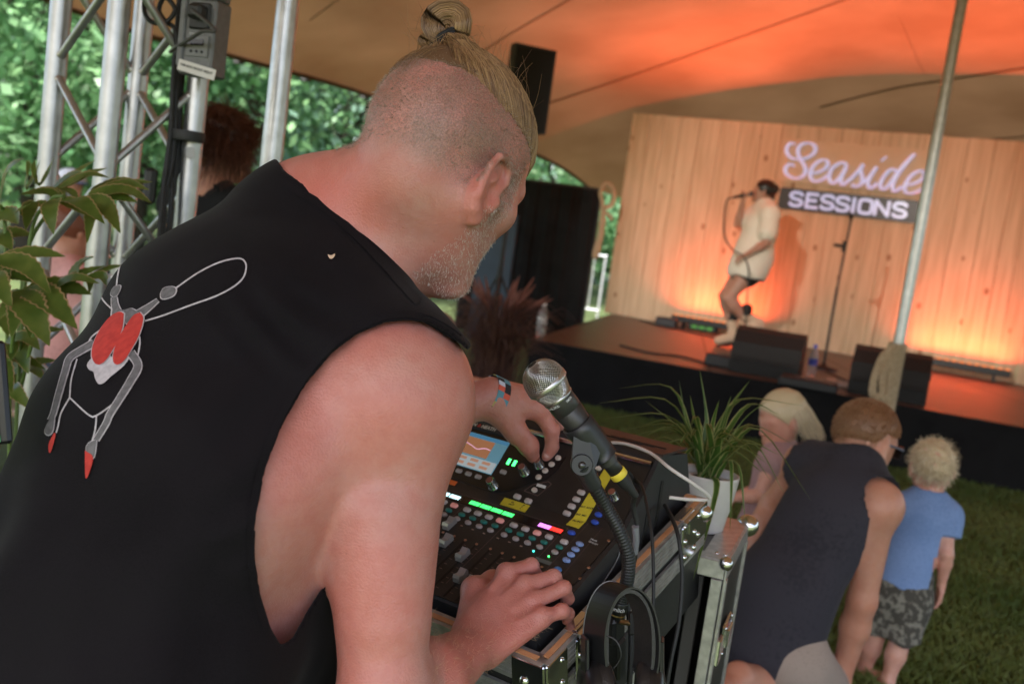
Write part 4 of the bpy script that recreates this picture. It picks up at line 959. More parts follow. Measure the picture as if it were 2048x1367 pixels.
    for t, l_ in ((.10, .09), (.30, .20), (.58, .16)):
        pc = B + dx * .0055 + dy * (Dr * .42) - z1 * (t + .06)
        m_ = MB(); m_.box(pc, (Dr * .32, .006, l_ * .62), [dy, dx, z1], .003).box(pc + dx * .006, (Dr * .18, .008, l_ * .40), [dy, dx, z1], .003).box(pc - dy * Dr * .30 + dx * .002, (Dr * .12, .008, l_ * .5), [dy, dx, z1], .002); cc = m_.build('catch', chrome, rk)
        rivets(cc, [pc + dx * .004 + dy * s * Dr * .13 + z1 * q * l_ * .25 for s in (-1, 1) for q in (-1, 1)], dx, chrome, .004)
    rivets(rk, [B + z1 * .003 + dy * .03 - dx * .02 + dx * k * .014 for k in (0, 1)], z1, chrome, .0035)
    for sx in (.06, Wr - .06):
        for sy in (.06, Dr - .05):
            m_ = MB(); q = A + dx * sx + dy * sy; m_.lathe(V(q[0], q[1], .03) - dx * .012, dx, ((.028, 0), (.03, .006), (.03, .02), (.028, .026)), 16); m_.build('castor', pm('castor_black', (.02, .02, .02)), rk)
    return FR, dR, nR, A, B, Cc, dx, dy, ZT
# ------------------------------------------------------------------ vocal microphone, gooseneck, headphones, cables
def cyl_text(txt, size, c, axis, ref, r, mat, parent, nm='lettering', up=1):
    """lettering wrapped round a cylinder; ref = outward direction at the middle of the text"""
    o = text_mesh(txt, size, V(0, 0, 0), [V(1, 0, 0), V(0, 1, 0), V(0, 0, 1)], mat, nm, None, .0001, 'CENTER', size * .012)
    axis = unit(axis); ref = unit(ref - axis * (ref @ axis)); tan = np.cross(axis, ref) * up
    for v in o.data.vertices:
        a = v.co.x / r; p = c + axis * (v.co.y * up) + (r + .0004 + v.co.z) * (math.cos(a) * ref + math.sin(a) * tan); v.co = Vector(p)
    setpar(o, parent); return o
def build_mic():
    C0 = P(1089, 760, 1.215); E0 = P(1243, 955, 1.255); ax = unit(E0 - C0)
    root = empty('microphone', C0, 'silver ball grille vocal microphone on a gooseneck above the console', 'microphone')
    a1 = unit(np.cross(ax, FW)); a2 = np.cross(ax, a1); R_ = .0262
    dark = pm('mic_foam', (.018, .017, .017), .9); wire = pm('grille_wire', (.62, .60, .57), .28, 1.0); body = pm('mic_body', (.045, .044, .043), .42, .35, (.055, .053, .052), 50, .1, 900)
    def rad(s):                                      # outline of the head, s along the axis
        if s < .004: return math.sqrt(max(0, R_ ** 2 - (s - .0) ** 2)) if s < 0 else R_
        return R_ - (s - .004) * (R_ - .0190) / .022
    m_ = MB(); m_.lathe(C0, ax, [(max(.0003, rad(s) * .93), s * .96) for s in np.linspace(-R_ * .999, .026, 16)], 20); m_.build('foam', dark, root)
    # woven wires: two families of spirals over the head
    g = MB()
    for fam in (-1, 1):
        for k in range(46):
            t0 = 2 * math.pi * k / 46; pts = []
            for s in np.linspace(-R_ * .965, .0245, 24):
                rr = rad(s); lat_ = s / R_; a = t0 + fam * (1.15 * math.asin(max(-1, min(1, lat_))) * 1.0) ; wv = .00035 * math.sin(k * math.pi + s * 900)
                pts.append(C0 + ax * s + (rr + wv) * (math.cos(a) * a1 + math.sin(a) * a2))
            g.tube(pts, .00042, 4, False)
    g.build('grille', wire, root)['kind'] = 'stuff'
    m_ = MB(); m_.lathe(C0, ax, ((R_ + .0002, .001), (R_ + .0012, .002), (R_ + .0012, .0075), (R_ - .0004, .0085)), 32); m_.build('band', pm('band_silver', (.55, .53, .52), .35, .9), root)
    m_ = MB(); m_.lathe(C0, ax, ((.0186, .0240), (.0200, .0250), (.0200, .0285), (.0188, .0292)), 32); m_.build('grille_ring', pm('ring_grey', (.40, .39, .38), .3, .9), root)
    m_ = MB(); m_.lathe(C0, ax, ((.0188, .0290), (.0186, .047), (.0178, .0474), (.0178, .0482), (.0184, .0486), (.0160, .075), (.0128, .130), (.0120, .137)), 32); m_.build('handle', body, root)
    out = unit(C0 + ax * .03 - CAM) * -1
    w_ = pm('mic_lettering', (.50, .50, .49), .5)
    cyl_text('SHURE', .0062, C0 + ax * .0325, -ax, out + a1 * -.9, .0188, w_, root); cyl_text('SM58', .0042, C0 + ax * .0345, -ax, out + a1 * .5, .0188, w_, root)
    m_ = MB(); m_.lathe(C0, ax, ((.0100, .136), (.0100, .152), (.0088, .1525)), 24); cn = m_.build('connector', pm('connector_black', (.015, .015, .016), .4), root)
    m_ = MB(); m_.lathe(C0, ax, ((.0108, .152), (.0112, .153), (.0112, .1605), (.0106, .1612)), 24); m_.build('colour_ring', pm('ring_yellow', (.72, .55, .05), .5), cn)
    m_ = MB(); m_.lathe(C0, ax, ((.0100, .160), (.0094, .170), (.0060, .184), (.0042, .196)), 20); m_.build('boot', pm('rubber_black', (.012, .012, .013), .6), cn)
    # clip and gooseneck
    st = empty('gooseneck_stand', P(1236, 1225, 1.27), 'black ribbed gooseneck arm clamped to the case rim holding the microphone', 'microphone stand')
    cm = pm('clip_black', (.018, .019, .021), .40, 0, (.024, .025, .028), 40)
    side_ = unit(-UP * .75 - RT * .55); side_ = unit(side_ - ax * (side_ @ ax))
    m_ = MB(); n = 20; vs = []
    for s in np.linspace(.068, .126, 6):
        rr = .0190 - (s - .068) * .055; th0 = math.radians(150)
        for r2 in (rr, rr + .0028):
            for k in range(n):
                a = -th0 + 2 * th0 * k / (n - 1); b2 = np.cross(ax, side_); vs.append(C0 + ax * s + r2 * (math.cos(a) * side_ + math.sin(a) * b2))
    fs = []
    for i in range(5):
        for k in range(n - 1):
            o = i * 2 * n; fs.append((o + n + k, o + n + k + 1, o + 3 * n + k + 1, o + 3 * n + k)); fs.append((o + k + 1, o + k, o + 2 * n + k, o + 2 * n + k + 1))
        for k in (0, n - 1): o = i * 2 * n; fs.append((o + k, o + n + k, o + 3 * n + k, o + 2 * n + k))
    for i in (0, 5):
        for k in range(n - 1): o = i * 2 * n; fs.append((o + k, o + k + 1, o + n + k + 1, o + n + k))
    m_.add(vs, fs, True); m_.build('clip', cm, st)
    J = P(1163, 928, 1.222); br0 = C0 + ax * .082 + side_ * .016
    m_ = MB(); w2 = unit(FW)
    poly = [P(1148, 850, 1.222), P(1175, 862, 1.222), P(1200, 905, 1.225), P(1190, 935, 1.222), P(1160, 952, 1.222), P(1143, 930, 1.222), P(1146, 890, 1.222)]
    for off in (-.004, .010):
        pp = [p + w2 * off for p in poly]; qq = [p + w2 * .005 for p in pp]; k = len(pp); m_.add(pp + qq, [tuple(range(k)), tuple(range(k, 2 * k))[::-1]] + [(i, k + i, k + (i + 1) % k, (i + 1) % k) for i in range(k)])
    m_.build('clip_bracket', cm, st)
    m_ = MB(); d1 = unit(P(1195, 985, 1.245) - J)
    m_.lathe(J - w2 * .009, w2, ((.0125, 0), (.0135, .002), (.0135, .020), (.0125, .022)), 24).tube([J, J + d1 * .018, J + d1 * .036], (.0125, .0122, .0112), 16); m_.build('swivel_joint', cm, st)
    m_ = MB(); m_.lathe(J - w2 * .0115, w2, ((.0001, 0), (.0042, .0004), (.0048, .0022)), 14); m_.build('pivot_screw', pm('screw_dark', (.10, .10, .105), .3, .8), st)
    path = bez([J + d1 * .030, P(1212, 1012, 1.25), P(1238, 1060, 1.252), P(1256, 1112, 1.256), P(1254, 1162, 1.26), P(1240, 1204, 1.265)], 26)
    rr = [.0092 if (i % 3) else .0082 for i in range(len(path))]
    m_ = MB(); m_.tube(path, rr, 14); m_.build('gooseneck', pm('gooseneck_black', (.014, .014, .015), .42, .2), st)
    e1 = P(1240, 1200, 1.265); e2 = P(1229, 1240, 1.272); da = unit(e2 - e1)
    m_ = MB(); m_.lathe(e1, da, ((.0112, 0), (.0118, .001), (.0118, .016), (.0108, .0165), (.0108, .025)), 20); fe = m_.build('ferrule', pm('ferrule_black', (.010, .010, .011), .35), st)
    m_ = MB(); m_.lathe(e1 + da * .0165, da, ((.0113, 0), (.0113, .0018)), 20); m_.build('brass_ring', pm('brass', (.60, .42, .20), .3, 1.0), fe)
    cyl_text('enlich', .0075, e1 + da * .0100, -da, unit(CAM - e1) - RT * -.1, .0119, pm('label_white', (.75, .75, .75), .6), fe)
    m_ = MB(); kb = P(1226, 1252, 1.278); m_.box(kb, (.022, .030, .040), [nR_, dR_, CEN], .004).box(kb - CEN * .045, (.030, .020, .060), [nR_, dR_, CEN], .003); m_.build('clamp', pm('clamp_black', (.012, .012, .013), .45), st)
    m_ = MB(); m_.tube([P(1228, 1236, 1.272), P(1246, 1243, 1.262), P(1262, 1246, 1.258)], .0035, 8); m_.build('clamp_screw', pm('brass', (.6, .42, .2)), st)
    m_ = MB(); m_.box(P(1268, 1245, 1.258), (.014, .006, .030), [RT, FW, UP], .002); m_.build('clamp_wing', pm('clamp_black', (.012, .012, .013)), st)
    return C0 + ax * .194
def cable(name, label, pts, r, mat, cat='cable', group=None, n=10):
    m_ = MB(); m_.tube(bez(pts, n), r, 8); o = m_.build(name, mat, None); tag(o, label, cat, group); return o
def build_headphones():
    root = empty('headphones', P(1240, 1300, 1.2), 'black over ear headphones hanging from the gooseneck clamp', 'headphones')
    pad = pm('leatherette', (.010, .0095, .010), .38, 0, (.016, .014, .014), 60, .3, 500); shell = pm('headphone_shell', (.010, .010, .011), .30)
    wdir = unit(.72 * FW - .55 * RT); c = []
    for t in np.linspace(math.radians(214), math.radians(-34), 40):
        c.append((P(1243 + 56 * math.cos(t), 1285 - 118 * math.sin(t), 1.20), t))
    for nm, off, w, mt, th in (('headband', 0, .019, shell, .0022), ('headband_pad', -.0035, .015, pad, .0045)):
        vs = []
        for p, t in c:
            nrm = unit(P(1243 + 56 * math.cos(t), 1285 - 118 * math.sin(t), 1.2) - P(1243, 1285, 1.2))
            for s, q in ((-1, 0), (1, 0), (1, 1), (-1, 1)): vs.append(p + wdir * s * w + nrm * (off - q * th))
        m_ = MB(); m_.add(vs, [(4 * i + a, 4 * i + (a + 1) % 4, 4 * i + 4 + (a + 1) % 4, 4 * i + 4 + a) for i in range(len(c) - 1) for a in range(4)], False); m_.build(nm, mt, root)
    m_ = MB(); m_.tube([p + wdir * .019 for p, t in c], .0010, 6); m_.build('band_edge', pm('edge_grey', (.14, .14, .15), .3, .5), root)
    for k, (x, y) in enumerate(((1196, 1385), (1296, 1390))):
        cc = P(x, y, 1.205); nd = unit(RT * (1 if k == 0 else -1) + .2 * FW)
        m_ = MB(); m_.lathe(cc - nd * .022, nd, ((.012, 0), (.034, .004), (.040, .012), (.041, .018)), 26); cup = m_.build('ear_cup', shell, root)
        m_ = MB(); m_.lathe(cc - nd * .004, nd, ((.041, 0), (.044, .006), (.043, .014), (.034, .019), (.022, .014)), 26); m_.build('ear_pad', pad, cup)
        m_ = MB(); m_.lathe(cc - nd * .0225, -nd, ((.0001, .0005), (.010, .0004), (.010, -.001)), 18); m_.build('cup_badge', pm('badge_red', (.35, .02, .02), .3) if k == 0 else shell, cup)
        m_ = MB(); m_.box(cc + UP * .045 - nd * .016, (.006, .024, .05), [nd, np.cross(nd, UP), UP], .002); m_.build('yoke', shell, root)
    m_ = MB(); m_.tube(bez([P(1208, 1268, 1.19), P(1232, 1280, 1.185), P(1242, 1305, 1.185), P(1236, 1325, 1.19), P(1214, 1352, 1.195), P(1206, 1400, 1.2)], 10), .0011, 6); m_.build('link_wire', pm('wire_black', (.02, .02, .021), .4), root)
def build_cables(tail):
    k = pm('cable_black', (.012, .012, .0125), .5); wh = pm('cable_white', (.62, .57, .55), .45)
    cable('microphone_cable', 'black microphone cable dropping from the yellow ringed connector behind the gooseneck', [tail, P(1266, 1010, 1.28), P(1274, 1050, 1.29), P(1272, 1095, 1.30), P(1262, 1150, 1.31), P(1255, 1200, 1.31), P(1262, 1280, 1.31), P(1256, 1420, 1.3)], .0036, k)
    m_ = MB(); m_.tube([P(1270.5, 1052, 1.284), P(1271.5, 1080, 1.29), P(1269, 1105, 1.298)], .0050, 10); o = m_.build('cable_sleeve', pm('clear_sleeve', (.20, .20, .22), .2, 0, spec=.8), None); tag(o, 'clear plastic name sleeve on the microphone cable', 'sleeve')
    cable('headphone_cable', 'thin black cable hanging from the console headphone socket', [P(1268, 955, 1.50), P(1285, 975, 1.40), P(1297, 1030, 1.34), P(1305, 1090, 1.31), P(1307, 1180, 1.29), P(1304, 1300, 1.28), P(1298, 1420, 1.27)], .0024, k)
    m_ = MB(); q = Q(214, 140, 2); m_.lathe(q, MN2, ((.005, 0), (.0055, .004), (.0045, .018), (.003, .026)), 14); o = m_.build('jack_plug', k, None); tag(o, 'black jack plug in the top right of the console', 'plug')
    cable('power_cable', 'black cable hanging in front of the open rack case', [P(1330, 1010, 1.52), P(1346, 1040, 1.46), P(1358, 1080, 1.43), P(1364, 1150, 1.42), P(1358, 1240, 1.41), P(1342, 1320, 1.40), P(1326, 1420, 1.40)], .0032, k)
    cable('network_cable', 'white network cable lying over the back of the console', [P(1208, 885, 1.56), P(1250, 887, 1.525), P(1300, 905, 1.485), P(1340, 936, 1.44), P(1385, 966, 1.44), P(1414, 988, 1.46), P(1416, 998, 1.47), P(1380, 998, 1.475), P(1338, 994, 1.475)], .0027, wh)
# ------------------------------------------------------------------ plants
def leaf_mesh(name, pts, width, mats, parent, up=None, fold=.25, edge=.0, shape='blade', nseg=14, serr=0.0):
    """ribbon leaf along a curve: four columns with a fold along the midrib"""
    c = bez(pts, max(3, nseg // (len(pts) - 1))); m = len(c); vs = []
    upv = np.array([0, 0, 1.0]) if up is None else np.array(up, float)
    eg = .72 if shape == 'blade' else .87
    for i, p in enumerate(c):
        t = i / (m - 1); tg = unit(c[min(i + 1, m - 1)] - c[max(i - 1, 0)]); sd = np.cross(tg, upv)
        sd = unit(sd) if np.linalg.norm(sd) > 1e-3 else RT; nr = np.cross(sd, tg)
        if shape == 'blade': wd = width * min(1, .55 + t * 3) * (1 - max(0, t - .45) / .55) ** .75 if t < 1 else .0002
        else:
            wd = width * (math.sin(math.pi * min(1, t * .98 + .02) ** .72)) ** .85 if 0 < t < 1 else .0004
            wd *= 1 + serr * (1 if i % 2 else -1)
        wd = max(wd, .0003)
        for s in (-1, -eg, 0, eg, 1): vs.append(p + sd * s * wd / 2 + nr * abs(s) * wd * fold * .5)
    fs = [(5 * i + k, 5 * i + k + 1, 5 * i + 6 + k, 5 * i + 5 + k) for i in range(m - 1) for k in range(4)]
    me = mesh_from(vs, fs, name); o = link(name, me, None, parent)
    for x in mats: me.materials.append(x)
    for i, p in enumerate(me.polygons): p.material_index = 1 if (i % 4) in (0, 3) else 0
    return o
def leaf_mat(name, a, b, sc=40, tr=.35, rough=.4):
    m = pm(name, a, rough, 0, b, sc, .15, 120); nt = m.node_tree; b_ = nt.nodes['Principled BSDF']; out = nt.nodes['Material Output']
    t = nt.nodes.new('ShaderNodeBsdfTranslucent'); mx = nt.nodes.new('ShaderNodeMixShader'); mx.inputs[0].default_value = tr; t.inputs[0].default_value = (*[min(1, x * 1.5) for x in b], 1)
    nt.links.new(b_.outputs[0], mx.inputs[1]); nt.links.new(t.outputs[0], mx.inputs[2]); nt.links.new(mx.outputs[0], out.inputs[0]); return m
def build_spider_plant(ZT):
    base = P(1399, 1046, 1.80); base[2] = ZT + .001
    root = empty('spider_plant', base, 'spider plant with arching striped leaves in white pot on the rack case', 'plant')
    pot = MB(); pot.lathe(base, V(0, 0, 1), ((.040, 0), (.043, .003), (.054, .070), (.057, .098), (.057, .102), (.053, .102), (.051, .088)), 36); pot.build('pot', pm('white_ceramic', (.62, .58, .56), .35, 0, (.55, .51, .50), 14, .1, 80), root)
    so_ = MB(); so_.lathe(base + V(0, 0, .086), V(0, 0, 1), ((.046, 0), (.03, .003), (.0002, .004)), 24); so_.build('soil', pm('soil', (.02, .014, .010), .95, 0, (.04, .03, .02), 200, .8, 300), root)
    g = leaf_mat('spider_green', (.045, .10, .018), (.075, .15, .03)); e = leaf_mat('spider_edge', (.22, .26, .09), (.34, .34, .14))
    ct = base + V(0, 0, .095); d0 = 1.80
    tips = [  # (mid px, tip px, depth offset at tip)
        ((1412, 840), (1399, 738), .02), ((1372, 850), (1358, 760), .0), ((1440, 860), (1462, 792), .05), ((1330, 800), (1196, 806), -.05), ((1340, 775), (1236, 776), .08), ((1330, 830), (1205, 838), -.10), ((1345, 850), (1250, 858), .10),
        ((1480, 800), (1612, 812), .15), ((1500, 810), (1560, 830), .12), ((1520, 860), (1622, 1000), .05), ((1510, 890), (1570, 990), -.05), ((1500, 850), (1590, 890), .2), ((1480, 880), (1540, 960), .1), ((1475, 930), (1490, 1040), -.06), ((1462, 930), (1460, 1060), -.12),
        ((1432, 985), (1386, 1160), -.22), ((1370, 880), (1300, 900), -.06), ((1380, 900), (1310, 990), -.10), ((1450, 830), (1500, 760), .1), ((1390, 850), (1380, 790), -.05), ((1425, 850), (1438, 800), -.06), ((1420, 900), (1470, 880), -.2), ((1360, 860), (1290, 800), .05), ((1340, 860), (1230, 880), .0), ((1488, 840), (1535, 800), -.05), ((1440, 870), (1520, 850), .18)]
    r = np.random.default_rng(11)
    for i in range(22):
        a = r.uniform(-2.9, .4); L_ = r.uniform(70, 150); mx, my = 1405 + L_ * .6 * math.cos(a), 900 + L_ * .55 * math.sin(a); tips.append(((mx, my), (1405 + L_ * 1.15 * math.cos(a), 915 + L_ * .85 * math.sin(a) + 25), r.uniform(-.18, .2)))
    for i, (mp, tp, dd) in enumerate(tips):
        b = ct + V(r.uniform(-.015, .015), r.uniform(-.015, .015), -.006); m1 = P(mp[0], mp[1], d0 + dd * .5); b1 = b * .6 + m1 * .4 + V(0, 0, .012)
        leaf_mesh('leaf', [b, b1, m1, P(tp[0], tp[1], d0 + dd)], r.uniform(.010, .0145), [g, e], root, up=None, fold=.5, nseg=12)
def build_left_plant():
    g = leaf_mat('ivy_green', (.060, .110, .016), (.140, .185, .036), 30); e = leaf_mat('ivy_edge', (.30, .20, .085), (.42, .30, .15), 160); st = pm('stem_green', (.10, .16, .03), .5)
    root = empty('shrub', P(20, 1100, 1.9) * V(1, 1, 0), 'variegated broad leaved shrub with cream leaf edges at left beside the truss', 'plant')
    S = lambda x, y, d: P(x / 2.44, 300 + y / 2.44, d)
    lv = [((290, 235), (100, 205), .46, 1.86), ((275, 240), (262, 402), .50, 1.80), ((320, 250), (512, 350), .44, 1.80), ((430, 228), (588, 395), .38, 1.84), ((430, 212), (742, 250), .26, 1.86), ((440, 195), (728, 185), .22, 1.92), ((250, 195), (424, 108), .26, 1.95), ((285, 185), (535, 125), .22, 1.90), ((150, 262), (66, 300), .6, 1.83), ((120, 190), (130, 40), .28, 1.92), ((185, 170), (170, 40), .26, 1.96), ((0, 250), (118, 28), .30, 1.80), ((160, 250), (125, 380), .45, 1.88),
          ((-30, 530), (248, 690), .36, 1.76), ((95, 685), (242, 945), .60, 1.74), ((120, 680), (378, 862), .52, 1.76), ((235, 690), (486, 640), .28, 1.80), ((325, 635), (458, 512), .34, 1.84), ((90, 680), (55, 905), .55, 1.78), ((-40, 600), (60, 765), .50, 1.74), ((-40, 330), (90, 350), .5, 1.84), ((-50, 420), (60, 480), .55, 1.88), ((30, 930), (195, 965), .40, 1.86), ((20, 960), (140, 1080), .5, 1.88), ((60, 1080), (215, 1110), .35, 1.9), ((-20, 760), (40, 900), .5, 1.9), ((40, 1150), (160, 1260), .4, 1.9), ((-60, 1000), (60, 1180), .4, 1.85), ((420, 620), (520, 650), .30, 1.82)]
    r = np.random.default_rng(5)
    for i, (a, b, w, d) in enumerate(lv):
        A, B = S(*a, d + .05), S(*b, d - .02); L_ = np.linalg.norm(B - A); mid = (A + B) / 2 + UP * L_ * .10 + FW * r.uniform(-.02, .03)
        up = unit(-FW * 1.0 + UP * .8 + RT * r.uniform(-.5, .5))
        leaf_mesh('leaf', [A, mid, B + UP * -.004], L_ * w * .72, [g, e], root, up=up, fold=.22, shape='ovate', nseg=22, serr=.07)
        for sgn in (-1, 1):
            if i % 3 == 2: continue
            d_ = unit(B - A); sd_ = unit(np.cross(d_, up)); tp2 = A + (d_ * .80 + sd_ * sgn * .55) * L_ * r.uniform(.6, .9) + FW * .03
            leaf_mesh('leaf', [A + FW * .01, (A + tp2) / 2 + UP * L_ * .06 + FW * .015, tp2], L_ * w * .55, [g, e], root, up=up, fold=.22, shape='ovate', nseg=18, serr=.07)
    ru = P(60, 1000, 1.95)
    for pts in ([P(20, 1250, 1.95), P(35, 800, 1.93), P(60, 480, 1.9), P(100, 402, 1.88), P(128, 392, 1.86)], [P(35, 700, 1.93), P(55, 500, 1.92), P(118, 395, 1.90)], [P(20, 1100, 1.95), P(20, 760, 1.9), P(38, 582, 1.82)], [P(35, 800, 1.93), P(90, 600, 1.86), P(150, 560, 1.84)], [P(15, 700, 1.93), P(10, 450, 1.9), P(0, 410, 1.88)]):
        m_ = MB(); m_.tube(bez(pts, 8), .0038, 7); m_.build('stem', st, root)
    b0 = P(20, 1250, 1.95); m_ = MB(); m_.tube([V(b0[0], b0[1], .25), b0], .006, 7); m_.build('stem', st, root)
    m_ = MB(); m_.lathe(V(b0[0], b0[1], 0), V(0, 0, 1), ((.11, 0), (.14, .26), (.15, .30), (.14, .30), (.13, .27)), 28); m_.build('pot', pm('planter_dark', (.04, .035, .03), .7), root)
    m_ = MB(); m_.lathe(V(b0[0], b0[1], .27), V(0, 0, 1), ((.13, 0), (.0003, .01)), 20); m_.build('soil', pm('soil', (.02, .014, .01)), root)
def build_tablet():
    a, b = P(9, 680, .95), P(25, 886, .95); up = unit(a - b); rt = unit(RT - up * (RT @ up)); nf = unit(np.cross(rt, up)); h = np.linalg.norm(a - b)
    root = empty('tablet', b, 'edge of a dark tablet screen with a column of small icons', 'tablet')
    W_ = .15; c = (a + b) / 2 - rt * W_ / 2
    m_ = MB(); m_.box(c, (W_, h, .008), [rt, up, nf], .003); m_.build('case', pm('tablet_black', (.008, .007, .010), .3), root)
    m_ = MB(); m_.box(c + nf * .0045 - rt * .004, (W_ - .010, h - .006, .0006), [rt, up, nf]); m_.build('screen', pm('tablet_screen', (.004, .004, .006), .1, 0, emit=(.010, .010, .016), estr=.4), root)
    cs = [(.7, .7, .75)] * 6 + [(.1, .6, .2), (.15, .6, .8), (.6, .6, .7), (.15, .6, .8)]
    for k, col in enumerate(cs):
        y = h * (.44 - k * .098); big = k in (7, 9); m_ = MB(); m_.box(c + nf * .0052 + up * y + rt * (W_ / 2 - (.0125 if big else .0115)), (.007 if big else .004, .007 if big else .0022, .0005), [rt, up, nf]); m_.build('icon', pm('icon_%d' % (int(col[0] * 10) * 100 + int(col[1] * 10)), (.02, .02, .02), .3, 0, emit=col, estr=.3), root)
    m_ = MB(); m_.tube([c - nf * .006, V(c[0] - .1, c[1] + .05, c[2] - .3), V(c[0] - .1, c[1] + .05, 0.02)], .010, 10); m_.build('stand_pole', pm('clamp_black', (.012, .012, .013)), root)
    m_ = MB(); m_.lathe(V(c[0] - .1, c[1] + .05, 0), V(0, 0, 1), ((.12, 0), (.12, .012), (.02, .02), (.012, .03)), 24); m_.build('stand_base', pm('clamp_black', (.012, .012, .013)), root)
# ------------------------------------------------------------------ ground and grass
def build_ground():
    m = pm('lawn_soil', (.035, .055, .012), .95, 0, (.060, .085, .020), 3.0, .5, 60, detail=8)
    me = mesh_from([(-90, -60, 0), (90, -60, 0), (90, 140, 0), (-90, 140, 0)], [(0, 1, 2, 3)]); o = link('lawn', me, m, None, False); o['kind'] = 'structure'
    r = np.random.default_rng(2); n = 90000
    # blades where the lawn is seen
    d = 2.3 + 6.5 * r.random(n * 2) ** 1.25; px = 1100 + 1150 * r.random(n * 2); X = np.stack([(px - 1024) / FPX * d, d * 1.0], 1)
    keep = (X[:, 1] < 8.9 - .32 * X[:, 0]); X = X[keep][:n]; n = len(X)
    h = r.uniform(.018, .045, n); a = r.uniform(0, 6.28, n); wv = .0026 * np.stack([np.cos(a), np.sin(a)], 1); ln = r.normal(0, .014, (n, 2))
    z = np.zeros(n); v = np.stack([np.c_[X - wv, z], np.c_[X + wv, z], np.c_[X + ln * .5, h * .65] + np.c_[wv * .6, z], np.c_[X + ln * 1.3, h]], 1).reshape(-1, 3)
    b = np.arange(n)[:, None] * 4; q = np.concatenate([b + [0, 1, 2], b + [0, 2, 3]], 0)
    g = link('grass', np_mesh(v, q), leaf_mat('grass_blade', (.052, .105, .014), (.160, .190, .046), 1.3, .3, .6), None, False); g['kind'] = 'stuff'; g['label'] = 'mown green lawn grass in front of the stage'
